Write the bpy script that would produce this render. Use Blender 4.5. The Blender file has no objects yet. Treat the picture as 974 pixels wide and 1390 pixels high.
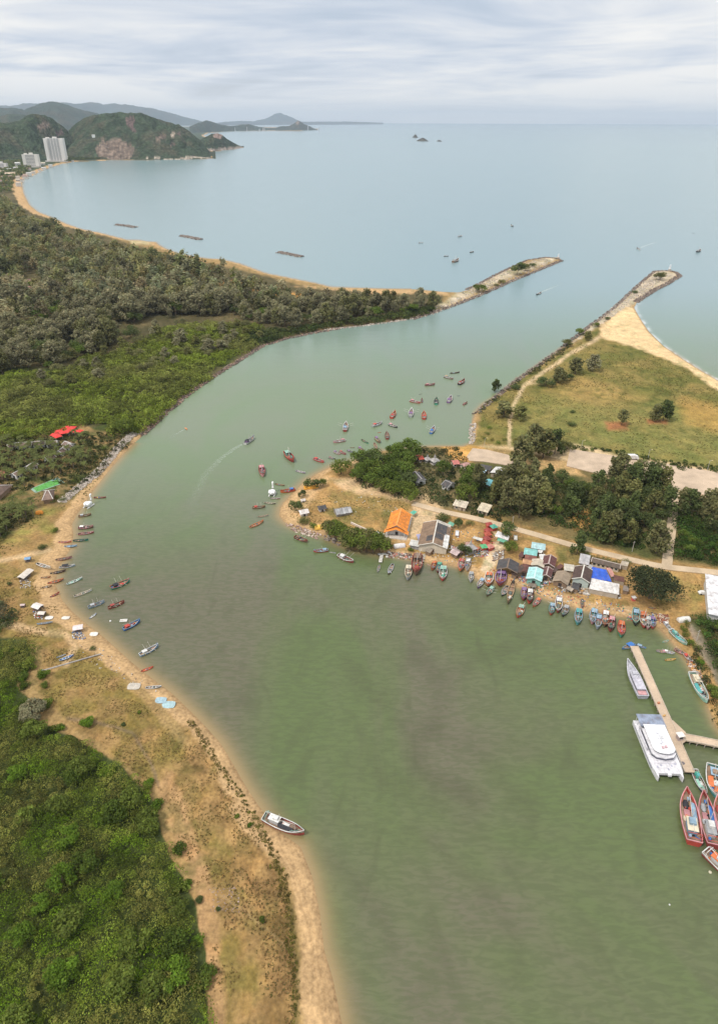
import bpy, math, random
import numpy as np
from math import sin, cos, pi, sqrt, atan2, radians
random.seed(7); RNG = np.random.default_rng(11)
SC = bpy.context.scene; COL = SC.collection
# ------------------------------------------------------------------ camera
CAMZ = 200.0; FPX = 902.0; CX, CY = 487.0, 650.0
PITCH = math.atan((650-163.0)/FPX); ROLL = radians(0.22)
F = np.array([0, cos(PITCH), -sin(PITCH)]); X0 = np.array([1., 0, 0]); U0 = np.array([0, sin(PITCH), cos(PITCH)])
R = cos(ROLL)*X0+sin(ROLL)*U0; U = -sin(ROLL)*X0+cos(ROLL)*U0
def ray(px, py):
    return F+(px-CX)/FPX*R-(py-CY)/FPX*U
def G(px, py, z=0.0):
    "the place in the world (at height z) seen at photo pixel px, py"
    d = ray(px, py); t = (CAMZ-z)/-d[2]
    return np.array([d[0]*t, d[1]*t, z])
def proj(p):
    v = np.asarray(p, float)-np.array([0, 0, CAMZ]); w = v@F
    return CX+FPX*(v@R)/w, CY-FPX*(v@U)/w
def up_to(px, py, dist):
    "point on the ray of a pixel at horizontal distance dist"
    d = ray(px, py); t = dist/math.hypot(d[0], d[1]); return np.array([d[0]*t, d[1]*t, CAMZ+d[2]*t])
cam = bpy.data.objects.new('camera', bpy.data.cameras.new('camera')); COL.objects.link(cam)
from mathutils import Matrix, Vector
M = Matrix(((R[0], U[0], -F[0], 0), (R[1], U[1], -F[1], 0), (R[2], U[2], -F[2], CAMZ), (0, 0, 0, 1)))
cam.matrix_world = M
cam.data.sensor_fit = 'VERTICAL'; cam.data.sensor_height = 36; cam.data.sensor_width = 36*974/1390
cam.data.lens = FPX/1390*36; cam.data.shift_y = -(695-650)/1390
cam.data.clip_start = 1; cam.data.clip_end = 200000
SC.camera = cam
# ------------------------------------------------------------------ noise
def vnoise(x, y, s, seed=0):
    x = np.asarray(x, float)/s; y = np.asarray(y, float)/s
    xi = np.floor(x).astype(np.int64); yi = np.floor(y).astype(np.int64)
    fx = x-xi; fy = y-yi; fx = fx*fx*(3-2*fx); fy = fy*fy*(3-2*fy)
    def h(a, b):
        n = (a*374761393+b*668265263+seed*1442695041) & 0x7fffffff
        n = ((n ^ (n >> 13))*1274126177) & 0x7fffffff
        return ((n ^ (n >> 16)) & 0xffff)/65535.0
    return ((h(xi, yi)*(1-fx)+h(xi+1, yi)*fx)*(1-fy)+(h(xi, yi+1)*(1-fx)+h(xi+1, yi+1)*fx)*fy)*2-1
def fbm(x, y, s, seed=0, o=4):
    r = 0; a = 1; t = 0
    for i in range(o):
        r = r+a*vnoise(x, y, s/2**i, seed+i*7); t += a; a *= .5
    return r/t
def inpoly(x, y, P):
    x = np.asarray(x, float); y = np.asarray(y, float); c = np.zeros(x.shape, bool); n = len(P)
    for i in range(n):
        x1, y1 = P[i]; x2, y2 = P[(i+1) % n]
        if y1 == y2: continue
        c ^= ((y1 > y) != (y2 > y)) & (x < (x2-x1)*(y-y1)/(y2-y1)+x1)
    return c
def segdist(x, y, P, closed=True):
    x = np.asarray(x, float); y = np.asarray(y, float); d = np.full(x.shape, 1e18); n = len(P)
    for i in range(n if closed else n-1):
        ax, ay = P[i][:2]; bx, by = P[(i+1) % n][:2]; ex, ey = bx-ax, by-ay; L = ex*ex+ey*ey+1e-9
        t = np.clip(((x-ax)*ex+(y-ay)*ey)/L, 0, 1)
        d = np.minimum(d, (x-ax-t*ex)**2+(y-ay-t*ey)**2)
    return np.sqrt(d)
def srgb(r, g, b, k=1.0):
    f = lambda c: (c/255/12.92 if c/255 <= .04045 else ((c/255+.055)/1.055)**2.4)*k
    return (f(r), f(g), f(b))
# ------------------------------------------------------------------ shorelines in photo pixels
WEST = [(500,1620),(478,1500),(464,1390),(452,1330),(440,1290),(434,1240),(424,1190),(408,1150),(392,1138),(372,1122),(352,1095),(335,1070),(318,1040),(300,1010),(278,985),(255,962),(232,940),(205,920),(180,900),(158,880),(135,860),(115,845),(98,830),(85,815),(76,795),(78,775),(88,758),(98,742),(100,725),(98,712),(104,700),(115,685),(124,670),(137,653),(152,634),(167,617),(182,602),(198,588),(215,575),(228,560),(245,545),(262,532),(285,517),(310,500),(335,484),(355,470),(385,460),(420,452),(455,446),(490,442),(530,437),(560,433),(580,428),(600,420),(625,411),(650,401),(680,388),(710,374),(735,364),(757,357),(762,353),(757,349),(735,350),(715,353),(695,362),(670,375),(650,386),(635,394),(620,397),(600,396),(570,393),(530,392),(490,391),(450,390),(425,384),(395,378),(360,371),(325,358),(300,352),(270,350),(245,345),(225,338),(214,332),(212,329),(190,326.5),(172,326),(168,324.5),(150,320),(135,316),(110,311),(90,304),(70,295),(52,288),(40,278),(32,262),(30,250),(32,243),(45,238),(60,230),(85,222),(105,219),(140,218),(175,217),(230,216),(282,216),(291,213),(272,207),(302,204),(330,200.5),(322,197),(290,190),(276,184),(284,180),(330,177.5),(380,177.5),(430,177),(432,175),(405,173.5),(300,172),(-900,171.5),(-900,1620)]
EAST = [(886,369),(868,385),(850,402),(830,420),(812,434),(795,446),(785,457),(770,466),(752,480),(735,492),(720,503),(700,517),(685,530),(670,540),(655,549),(645,560),(640,575),(641,590),(639,602),(628,606),(600,606),(570,607),(540,610),(520,612),(500,618),(485,624),(470,628),(452,632),(440,638),(428,644),(415,652),(405,662),(395,672),(385,682),(380,690),(379,700),(385,708),(395,714),(405,718),(420,722),(440,728),(460,738),(480,746),(505,750),(525,754),(545,757),(560,760),(590,766),(612,768),(630,773),(645,785),(655,790),(680,793),(700,797),(720,803),(740,813),(755,817),(770,822),(790,829),(810,832),(850,838),(870,842),(885,848),(895,855),(905,865),(918,880),(930,895),(942,915),(952,935),(960,960),(970,985),(985,1005),(1012,1035),(1040,1080),(1080,1150),(1140,1300),(1190,1620),(1800,1620),(1800,700),(1300,650),(1100,577),(1000,532),(974,517),(950,503),(925,487),(900,470),(880,450),(868,432),(860,418),(865,408),(885,395),(905,385),(922,374),(915,369),(900,367)]
def to_xy(P, z=0): return [tuple(G(x, y, z)[:2]) for x, y in P]
WXY, EXY = to_xy(WEST), to_xy(EAST)
def shore(x, y):
    "signed distance in metres to the waterline, positive on land"
    x = np.asarray(x, float); y = np.asarray(y, float)
    ins = inpoly(x, y, WXY) | inpoly(x, y, EXY)
    d = np.minimum(segdist(x, y, WXY), segdist(x, y, EXY))
    return np.where(ins, d, -d)
def zland(d, x=0, y=0):
    return np.where(d > 0, 1.7*(1-np.exp(-np.maximum(d, 0)/7)), -3.0*(1-np.exp(np.minimum(d, 0)/9)))
_hx, _hy = np.arange(-700, 960, 2.0), np.arange(60, 1560, 2.0)
_HG = shore(*np.meshgrid(_hx, _hy))
def H(x, y):
    i, j = (x-_hx[0])/2, (y-_hy[0])/2
    if 0 <= i < len(_hx)-1 and 0 <= j < len(_hy)-1:
        a, b = int(i), int(j); u, v = i-a, j-b
        d = (_HG[b, a]*(1-u)+_HG[b, a+1]*u)*(1-v)+(_HG[b+1, a]*(1-u)+_HG[b+1, a+1]*u)*v
        if d > 0: return 1.7*(1-math.exp(-d/7))
        return -3.0*(1-math.exp(d/9))
    return float(zland(shore(np.array([x]), np.array([y])))[0])
def P3(px, py, dz=0.0):
    "land point seen at a pixel"
    z = 1.4
    for _ in range(2):
        p = G(px, py, z); z = max(0.0, H(p[0], p[1]))
    p[2] = z+dz; return p
# ------------------------------------------------------------------ materials
def new_mat(name):
    m = bpy.data.materials.new(name); m.use_nodes = True; nt = m.node_tree
    return m, nt, nt.nodes['Principled BSDF']
def N(nt, t, **k):
    n = nt.nodes.new(t)
    for a, b in k.items():
        if a.startswith('i_'):
            n.inputs[a[2:].replace('_', ' ')].default_value = b
        else: setattr(n, a, b)
    return n
def noise_mul(nt, src, scale, lo, hi, coord='Object', detail=4, vec=None):
    tc = N(nt, 'ShaderNodeTexCoord'); nz = N(nt, 'ShaderNodeTexNoise'); nz.inputs['Scale'].default_value = scale; nz.inputs['Detail'].default_value = detail
    nt.links.new(vec if vec is not None else tc.outputs[coord], nz.inputs['Vector'])
    mr = N(nt, 'ShaderNodeMapRange'); mr.inputs[1].default_value = .3; mr.inputs[2].default_value = .7; mr.inputs[3].default_value = lo; mr.inputs[4].default_value = hi
    nt.links.new(nz.outputs[0], mr.inputs[0])
    vm = N(nt, 'ShaderNodeVectorMath', operation='SCALE'); nt.links.new(src, vm.inputs[0]); nt.links.new(mr.outputs[0], vm.inputs['Scale'])
    return vm.outputs[0], nz
def paint_mat(name, rough=.55, scale=1.2, lo=.72, hi=1.08, metal=0):
    "colour from the object's own colour, worn by noise"
    m, nt, b = new_mat(name); oi = N(nt, 'ShaderNodeObjectInfo')
    o, nz = noise_mul(nt, oi.outputs['Color'], scale, lo, hi)
    nt.links.new(o, b.inputs['Base Color']); b.inputs['Roughness'].default_value = rough; b.inputs['Metallic'].default_value = metal
    b.inputs['Specular IOR Level'].default_value = .3
    return m
PAINT = paint_mat('weathered_paint'); WALLM = paint_mat('rendered_wall', .85, .5, .8, 1.08); METAL = paint_mat('dull_metal', .5, .8, .8, 1.05)
def roof_mat(name, ribs):
    m, nt, b = new_mat(name); oi = N(nt, 'ShaderNodeObjectInfo'); tc = N(nt, 'ShaderNodeTexCoord')
    o, _ = noise_mul(nt, oi.outputs['Color'], .45, .62, 1.15)
    o, _ = noise_mul(nt, o, 2.5, .85, 1.1)
    w = N(nt, 'ShaderNodeTexWave'); w.bands_direction = 'X'; w.inputs['Scale'].default_value = ribs; nt.links.new(tc.outputs['Object'], w.inputs['Vector'])
    mr = N(nt, 'ShaderNodeMapRange'); mr.inputs[3].default_value = .82; mr.inputs[4].default_value = 1.05; nt.links.new(w.outputs['Fac'], mr.inputs[0])
    vm = N(nt, 'ShaderNodeVectorMath', operation='SCALE'); nt.links.new(o, vm.inputs[0]); nt.links.new(mr.outputs[0], vm.inputs['Scale'])
    rn = N(nt, 'ShaderNodeTexNoise'); rn.inputs['Scale'].default_value = .55; rn.inputs['Detail'].default_value = 7; nt.links.new(tc.outputs['Object'], rn.inputs['Vector'])
    rr = N(nt, 'ShaderNodeMapRange'); rr.inputs[1].default_value = .52; rr.inputs[2].default_value = .68; rr.inputs[4].default_value = .42; nt.links.new(rn.outputs[0], rr.inputs[0])
    mx = N(nt, 'ShaderNodeMix', data_type='RGBA'); nt.links.new(rr.outputs[0], mx.inputs[0]); nt.links.new(vm.outputs[0], mx.inputs[6]); mx.inputs[7].default_value = (.16, .10, .07, 1)
    nt.links.new(mx.outputs[2], b.inputs['Base Color']); b.inputs['Roughness'].default_value = .7
    bp = N(nt, 'ShaderNodeBump'); bp.inputs['Strength'].default_value = .4; bp.inputs['Distance'].default_value = .1
    nt.links.new(w.outputs['Fac'], bp.inputs['Height']); nt.links.new(bp.outputs[0], b.inputs['Normal'])
    return m
ROOF = roof_mat('sheet_roof', .55)
def col_mat(name, scale=.5, lo=.75, hi=1.2, rough=.9, bump=0, rnd=0.0):
    "colour from the mesh's colour attribute"
    m, nt, b = new_mat(name); at = N(nt, 'ShaderNodeVertexColor'); at.layer_name = 'Col'
    o, nz = noise_mul(nt, at.outputs[0], scale, lo, hi)
    if rnd:
        oi = N(nt, 'ShaderNodeObjectInfo'); mr = N(nt, 'ShaderNodeMapRange'); mr.inputs[3].default_value = 1-rnd; mr.inputs[4].default_value = 1+rnd
        nt.links.new(oi.outputs['Random'], mr.inputs[0]); vm = N(nt, 'ShaderNodeVectorMath', operation='SCALE')
        nt.links.new(o, vm.inputs[0]); nt.links.new(mr.outputs[0], vm.inputs['Scale']); o = vm.outputs[0]
    nt.links.new(o, b.inputs['Base Color']); b.inputs['Roughness'].default_value = rough; b.inputs['Specular IOR Level'].default_value = .2
    if bump:
        bp = N(nt, 'ShaderNodeBump'); bp.inputs['Strength'].default_value = .6; bp.inputs['Distance'].default_value = bump
        nt.links.new(nz.outputs[0], bp.inputs['Height']); nt.links.new(bp.outputs[0], b.inputs['Normal'])
    return m
LEAF = col_mat('foliage', .6, .8, 1.2, .8, rnd=.22); ROCKM = col_mat('boulder_rock', 1.2, .7, 1.2, .9, .15)
_nt = LEAF.node_tree; _b = _nt.nodes['Principled BSDF']; _tr = _nt.nodes.new('ShaderNodeBsdfTranslucent'); _mx = _nt.nodes.new('ShaderNodeMixShader'); _mx.inputs[0].default_value = .42
_nt.links.new(_b.inputs['Base Color'].links[0].from_socket, _tr.inputs['Color']); _nt.links.new(_b.outputs[0], _mx.inputs[1]); _nt.links.new(_tr.outputs[0], _mx.inputs[2]); _nt.links.new(_mx.outputs[0], _nt.nodes['Material Output'].inputs['Surface'])
BARK = paint_mat('bark', .9, 3, .6, 1.1)
def glass_mat():
    m, nt, b = new_mat('window_glass'); oi = N(nt, 'ShaderNodeObjectInfo'); nt.links.new(oi.outputs['Color'], b.inputs['Base Color'])
    b.inputs['Roughness'].default_value = .15; b.inputs['Specular IOR Level'].default_value = .7
    return m
GLASS = glass_mat()
# ------------------------------------------------------------------ objects
def link(name, data, mat=None, parent=None, color=None, smooth=False):
    o = bpy.data.objects.new(name, data); COL.objects.link(o)
    if mat is not None and data is not None and hasattr(data, 'materials') and not data.materials: data.materials.append(mat)
    if parent is not None: o.parent = parent
    if color is not None: o.color = (*color[:3], 1)
    return o
def tag(o, label=None, cat=None, group=None, kind=None):
    if label: o['label'] = label
    if cat: o['category'] = cat
    if group: o['group'] = group
    if kind: o['kind'] = kind
    return o
def empty(name, loc, rz=0, s=1.0, label=None, cat=None, group=None):
    o = bpy.data.objects.new(name, None); COL.objects.link(o); o.location = tuple(loc); o.rotation_euler = (0, 0, rz)
    o.scale = (s, s, s) if isinstance(s, (int, float)) else s; o.empty_display_size = 1
    return tag(o, label, cat, group)
def npmesh(name, verts, faces, cols=None, smooth=False):
    "faces: (n,4) or (n,3) int array; cols: per vertex rgb"
    me = bpy.data.meshes.new(name); v = np.asarray(verts, np.float32); f = np.asarray(faces, np.int32); k = f.shape[1]
    me.vertices.add(len(v)); me.vertices.foreach_set('co', v.ravel())
    me.loops.add(f.size); me.loops.foreach_set('vertex_index', f.ravel())
    me.polygons.add(len(f)); me.polygons.foreach_set('loop_start', np.arange(0, f.size, k, dtype=np.int32))
    me.polygons.foreach_set('use_smooth', np.full(len(f), smooth))
    me.update(calc_edges=True)
    if cols is not None:
        c = np.ones((len(v), 4), np.float32); c[:, :3] = cols
        a = me.color_attributes.new('Col', 'FLOAT_COLOR', 'POINT'); a.data.foreach_set('color', c.ravel())
    return me
class MB:
    def __init__(s): s.v = []; s.f = []
    def add(s, vs, fs):
        b = len(s.v); s.v += [tuple(map(float, p)) for p in vs]; s.f += [tuple(i+b for i in f) for f in fs]; return s
    def box(s, cx, cy, cz, sx, sy, sz, rz=0, top=1.0):
        c, n = cos(rz), sin(rz); vs = []
        for dz in (-.5, .5):
            k = top if dz > 0 else 1
            for dx, dy in ((-.5, -.5), (.5, -.5), (.5, .5), (-.5, .5)):
                x, y = dx*sx*k, dy*sy*k; vs.append((cx+x*c-y*n, cy+x*n+y*c, cz+dz*sz))
        return s.add(vs, [(3, 2, 1, 0), (4, 5, 6, 7), (0, 1, 5, 4), (1, 2, 6, 5), (2, 3, 7, 6), (3, 0, 4, 7)])
    def tube(s, pts, r, n=6, caps=True):
        pts = [Vector(p) for p in pts]; rr = r if isinstance(r, (list, tuple)) else [r]*len(pts); rings = []
        for i, p in enumerate(pts):
            d = (pts[min(i+1, len(pts)-1)]-pts[max(i-1, 0)]).normalized()
            a = d.cross(Vector((0, 0, 1)) if abs(d.z) < .9 else Vector((1, 0, 0))).normalized(); b = d.cross(a)
            rings.append([p+(a*cos(2*pi*k/n)+b*sin(2*pi*k/n))*rr[i] for k in range(n)])
        vs = [v for r_ in rings for v in r_]; fs = []
        for i in range(len(pts)-1):
            for k in range(n): fs.append((i*n+k, i*n+(k+1) % n, (i+1)*n+(k+1) % n, (i+1)*n+k))
        if caps: fs += [tuple(range(n))[::-1], tuple((len(pts)-1)*n+k for k in range(n))]
        return s.add(vs, fs)
    def loft(s, secs, close=False, cap=False):
        n = len(secs[0]); vs = [p for q in secs for p in q]; fs = []
        for i in range(len(secs)-1):
            for k in range(n if close else n-1): fs.append((i*n+k, i*n+(k+1) % n, (i+1)*n+(k+1) % n, (i+1)*n+k))
        if cap: fs += [tuple(range(n))[::-1], tuple((len(secs)-1)*n+k for k in range(n))]
        return s.add(vs, fs)
    def poly(s, pts, z0, z1):
        n = len(pts); vs = [(x, y, z0) for x, y in pts]+[(x, y, z1) for x, y in pts]
        return s.add(vs, [tuple(range(n))[::-1], tuple(range(n, 2*n))]+[(k, (k+1) % n, n+(k+1) % n, n+k) for k in range(n)])
    def blob(s, c, r, nu=10, nv=6, f=None):
        secs = []
        for j in range(nv+1):
            th = pi*j/nv; secs.append([(c[0]+r[0]*sin(th)*cos(2*pi*k/nu), c[1]+r[1]*sin(th)*sin(2*pi*k/nu), c[2]-r[2]*cos(th)) for k in range(nu)])
        return s.loft(secs, close=True)
    def mesh(s, name, smooth=False):
        me = bpy.data.meshes.new(name); me.from_pydata(s.v, [], s.f); me.update()
        if smooth: me.polygons.foreach_set('use_smooth', [True]*len(me.polygons))
        return me
    def build(s, name, mat, parent=None, color=None, smooth=False):
        return link(name, s.mesh(name, smooth), mat, parent, color)
# ------------------------------------------------------------------ ground: one sheet, with zones of its own colour
def rows(y0, y1, step):
    return np.arange(y0, y1, step)
def warp_grid(xs, ys):
    "grid of world points whose spacing grows with distance (level camera rows)"
    A, B = np.meshgrid(xs, ys)
    d0 = F[None, None, :]+((A-CX)/FPX)[..., None]*X0-((B-CY)/FPX)[..., None]*U0
    t = CAMZ/-d0[..., 2]; X, Y = d0[..., 0]*t, d0[..., 1]*t
    v = np.stack([X, Y, 0*X-CAMZ], -1); w = v@F
    return CX+FPX*(v@R)/w, CY-FPX*(v@U)/w, X, Y
def grid_faces(nr, nc):
    i = np.arange(nr*nc).reshape(nr, nc)
    return np.stack([i[:-1, :-1], i[1:, :-1], i[1:, 1:], i[:-1, 1:]], -1).reshape(-1, 4)
ys = np.concatenate([np.arange(171.5, 200, .75), np.arange(200, 260, 1.2), np.arange(260, 1000, 1.9), np.arange(1000, 1560, 3.2)])
xs = np.arange(-180, 1240, 2.2)
PX, PY, GX, GY = warp_grid(xs, ys)
D = shore(GX, GY)
GZ = zland(D)+np.where(D > 3, .25*fbm(GX, GY, 30, 3)*np.minimum(1, D/20), 0)
# pixel coordinates wobbled by world-space noise so that zone borders are uneven
sc = np.clip((PY-163)/600, .05, 1.2)
WX = PX+7*sc*fbm(GX, GY, 22, 5)+4*sc*fbm(GX, GY, 6, 6, 2); WY = PY+5*sc*fbm(GX, GY, 22, 9)+3*sc*fbm(GX, GY, 6, 10, 2)
C = np.zeros(PX.shape+(3,)); C[:] = (.30, .20, .085)
def zone(P, col, soft=2.5, amt=1.0, col2=None, s2=15, seed=1):
    xs_ = [p[0] for p in P]; ys_ = [p[1] for p in P]; pad = 14
    m = (WX > min(xs_)-pad) & (WX < max(xs_)+pad) & (WY > min(ys_)-pad) & (WY < max(ys_)+pad)
    if not m.any(): return
    x, y = WX[m], WY[m]; d = segdist(x, y, P); s = np.where(inpoly(x, y, P), d, -d)
    a = np.clip(.5+s/(2*soft), 0, 1)*amt
    c = np.array(col)[None, :]*np.ones((x.size, 1))
    if col2 is not None:
        w = np.clip(.5+1.6*fbm(GX[m], GY[m], s2, seed), 0, 1)[:, None]; c = c*(1-w)+np.array(col2)*w
    C[m] = C[m]*(1-a[:, None])+c*a[:, None]
def stroke(P, w, col, soft=1.5, amt=1.0):
    xs_ = [p[0] for p in P]; ys_ = [p[1] for p in P]; pad = 14+w
    m = (PX > min(xs_)-pad) & (PX < max(xs_)+pad) & (PY > min(ys_)-pad) & (PY < max(ys_)+pad)
    x = .6*PX[m]+.4*WX[m]; y = .6*PY[m]+.4*WY[m]
    d = segdist(x, y, P, False); a = np.clip(.5+(w/2-d)/(2*soft), 0, 1)*amt
    C[m] = C[m]*(1-a[:, None])+np.array(col)*a[:, None]
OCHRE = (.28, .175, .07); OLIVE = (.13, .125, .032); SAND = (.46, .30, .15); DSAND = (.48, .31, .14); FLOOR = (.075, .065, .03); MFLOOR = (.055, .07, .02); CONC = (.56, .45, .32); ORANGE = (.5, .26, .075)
# west land
zone([(-200,172),(330,172),(330,226),(-200,262)], (.05, .07, .035), 1)
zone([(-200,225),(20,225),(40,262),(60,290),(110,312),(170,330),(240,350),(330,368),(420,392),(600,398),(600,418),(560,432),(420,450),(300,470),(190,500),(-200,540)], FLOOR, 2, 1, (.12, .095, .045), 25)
zone([(170,324),(215,328),(212,333),(180,333)], (.45, .36, .2), .8)
zone([(285,384),(330,381),(345,386),(300,389)], ORANGE, 1.2); zone([(340,395),(415,402),(395,408),(350,402)], ORANGE, 1.5); zone([(140,395),(215,393),(215,399),(150,400)], DSAND, 1.2)
zone([(400,390),(600,395),(610,402),(480,399)], SAND, 1.2)
zone([(620,398),(690,366),(740,351),(757,350),(750,356),(700,374),(640,402),(590,424),(560,430),(600,412)], (.5, .42, .31), 1, 1, (.33, .27, .15), 12)
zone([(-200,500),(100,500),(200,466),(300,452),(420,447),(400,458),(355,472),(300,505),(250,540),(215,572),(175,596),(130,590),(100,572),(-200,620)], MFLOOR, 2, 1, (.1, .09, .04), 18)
zone([(-200,590),(110,590),(190,590),(165,618),(140,645),(110,680),(60,700),(0,740),(-200,760)], (.09, .095, .03), 3, 1, (.24, .16, .07), 7)
zone([(-200,735),(10,735),(60,690),(95,690),(90,735),(30,760),(10,862),(-200,862)], OCHRE, 3, 1, (.25, .21, .06), 10)
zone([(0,770),(60,790),(110,870),(200,960),(300,1080),(360,1180),(395,1290),(400,1500),(270,1500),(285,1250),(220,1080),(110,1000),(50,940),(60,880),(0,870)], OCHRE, 4, 1, (.19, .14, .042), 7, 4)
zone([(250,960),(300,1050),(345,1110),(380,1190),(398,1280),(400,1500),(350,1500),(350,1250),(310,1130),(250,1030)], (.17, .10, .04), 7, .75, (.36, .22, .085), 5, 8)
zone([(230,1050),(262,1110),(280,1180),(300,1260),(310,1500),(275,1500),(270,1220),(235,1120),(205,1070)], (.42, .25, .12), 4, .7)
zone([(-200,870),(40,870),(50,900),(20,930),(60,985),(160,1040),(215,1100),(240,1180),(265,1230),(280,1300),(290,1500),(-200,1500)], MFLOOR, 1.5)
stroke([(0,850),(40,858),(90,862),(105,880),(90,905)], 9, (.47, .32, .17), 3); stroke([(0,765),(40,757),(70,750)], 6, (.47, .33, .18), 2)
stroke([(95,980),(130,985),(180,1000),(205,1040),(215,1070)], 4, (.2, .14, .09), 2, .7); stroke([(285,1212),(330,1240),(400,1300)], 3, (.35, .24, .12), 2, .5)
# east land
zone([(640,600),(655,552),(700,520),(760,480),(812,446),(812,458),(850,470),(905,490),(974,525),(1240,620),(1240,720),(974,650),(850,625),(770,612),(700,612)], OLIVE, 2.5, 1, (.215, .165, .052), 22, 12)
zone([(740,540),(974,560),(1240,640),(1240,710),(974,640),(850,618),(700,606),(690,575)], (.15, .16, .045), 14, .75, (.22, .19, .06), 16, 6)
zone([(920,545),(974,550),(1100,585),(1100,620),(974,592),(930,575)], ORANGE, 7, .4); zone([(745,518),(790,512),(880,545),(800,552),(735,535)], (.4, .25, .09), 6, .45)
zone([(820,575),(850,575),(850,585),(825,585)], (.34, .13, .06), 3, .8); zone([(875,572),(905,572),(905,578),(880,578)], (.34, .13, .06), 2, .8)
zone([(812,446),(835,427),(858,416),(872,436),(902,466),(950,500),(1100,572),(1300,660),(1300,690),(1100,600),(974,533),(930,502),(880,482),(840,468),(815,460)], (.64, .46, .25), 1.6)
zone([(780,455),(830,415),(884,368),(920,370),(915,380),(860,412),(830,430),(800,452),(770,470)], (.5, .41, .30), 1, 1, (.38, .32, .22), 6)
stroke([(690,606),(690,590),(692,572),(697,550),(705,535),(712,524),(735,508),(758,493),(775,480),(795,470),(812,460)], 4.5, (.52, .38, .22), 1.5); stroke([(712,524),(745,520)], 3, (.5, .35, .2), 1.5, .7)
zone([(380,700),(395,670),(430,645),(480,628),(540,612),(625,606),(660,640),(700,705),(840,750),(974,775),(1240,800),(1240,1000),(974,1000),(940,915),(880,845),(780,825),(640,785),(560,758),(440,728)], (.42, .25, .10), 2, 1, (.27, .17, .065), 9, 2)
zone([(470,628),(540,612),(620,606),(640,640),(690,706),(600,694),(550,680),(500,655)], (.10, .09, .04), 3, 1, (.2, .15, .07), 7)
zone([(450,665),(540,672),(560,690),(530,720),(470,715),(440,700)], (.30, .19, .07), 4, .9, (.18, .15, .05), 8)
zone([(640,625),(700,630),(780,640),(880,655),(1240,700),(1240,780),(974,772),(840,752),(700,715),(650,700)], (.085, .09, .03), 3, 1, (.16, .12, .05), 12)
zone([(640,604),(700,615),(775,632),(830,655),(974,682),(1240,730),(1240,690),(974,642),(850,622),(770,606),(700,610)], (.5, .37, .21), 2)
zone([(600,606),(640,603),(660,612),(636,630),(612,628)], (.6, .32, .1), 3); zone([(700,626),(770,630),(790,650),(720,640)], DSAND, 3)
zone([(770,700),(800,696),(805,716),(775,722)], ORANGE, 4, .7)
zone([(450,655),(485,653),(540,664),(600,690),(590,697),(520,676),(470,668)], (.52, .36, .2), 3)
zone([(560,690),(600,700),(570,735),(540,740)], (.5, .36, .21), 3); zone([(655,760),(672,735),(668,725),(682,732),(676,760),(650,788),(640,785)], (.55, .42, .27), 2)
zone([(870,772),(950,780),(955,836),(925,836),(880,825)], (.36, .225, .085), 4, 1, (.24, .19, .06), 7); zone([(715,735),(770,745),(765,770),(755,770),(750,745)], (.17, .15, .05), 3, .8); zone([(775,745),(800,752),(790,775),(765,768)], (.16, .14, .05), 3, .7)
stroke([(938,855),(950,880),(965,905),(985,945),(1020,1010)], 13, (.27, .21, .15), 2); zone([(930,840),(960,836),(1100,850),(1100,1000),(985,960),(955,890)], (.07, .08, .03), 4, .8)
zone([(385,698),(395,675),(425,652),(450,650),(440,665),(415,690),(420,715),(400,716)], (.56, .37, .19), 4, .8)
stroke([(300,1040),(335,1100),(372,1145),(398,1190),(415,1260),(430,1330),(445,1420)], 6, (.52, .37, .21), 2, .7)
stroke([(255,972),(300,1032),(345,1108),(372,1165),(395,1240),(402,1310),(402,1420)], 7, (.12, .095, .03), 3, .7)
# strips along the water follow the real distance to it
nz = fbm(GX, GY, 9, 21)
wd = np.where(PX < 500, np.interp(PY, [225, 260, 330, 440, 480, 600, 680, 760, 850, 950, 1100, 1560], [30, 26, 9, 2, 1.5, 3.5, 8, 9, 10, 5.5, 7, 9]), np.interp(PY, [300, 596, 600, 640, 655, 700, 760, 840, 862, 900], [2, 2, .6, .6, 4, 5, 5, 7, 2, .5]))
a = np.clip((wd*(1+.55*nz)-D)/1.6+.5, 0, 1)*(D < 60)
bl = np.clip((fbm(GX, GY, 5, 61)-.05)*5, 0, 1)*np.clip((fbm(GX, GY, 26, 62)+.25)*2, 0, 1)*.6; C = C*(1-bl[..., None])+C*np.array((.5, .62, .5))*bl[..., None]
bl = np.clip((fbm(GX, GY, 3.5, 65)-.12)*5, 0, 1)*.35; C = C*(1-bl[..., None])+C*np.array((1.35, 1.2, 1.1))*bl[..., None]
wet = np.exp(-np.abs(D)/1.6)[..., None]; sandc = np.array(SAND)*(1-.35*wet)
C = C*(1-a[..., None])+sandc*a[..., None]
mud = np.clip((3.2-D)/1.5, 0, 1)*((PX > 190) & (PX < 560) & (PY > 430) & (PY < 600)); C = C*(1-mud[..., None])+np.array((.13, .085, .06))*mud[..., None]
stroke([(372,1152),(400,1200),(417,1265),(430,1340),(440,1420)], 1.6, (.34, .21, .1), .8, .6); stroke([(378,1150),(407,1200),(424,1265),(437,1340),(447,1420)], 1.6, (.34, .21, .1), .8, .6)
C *= (1+.16*fbm(GX, GY, 4, 31, 3)+.08*fbm(GX, GY, 45, 33))[..., None]; C = np.clip(C, .01, .8)
me = npmesh('ground', np.stack([GX, GY, GZ], -1).reshape(-1, 3), grid_faces(*PX.shape)[:, ::1], C.reshape(-1, 3), True)
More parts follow.
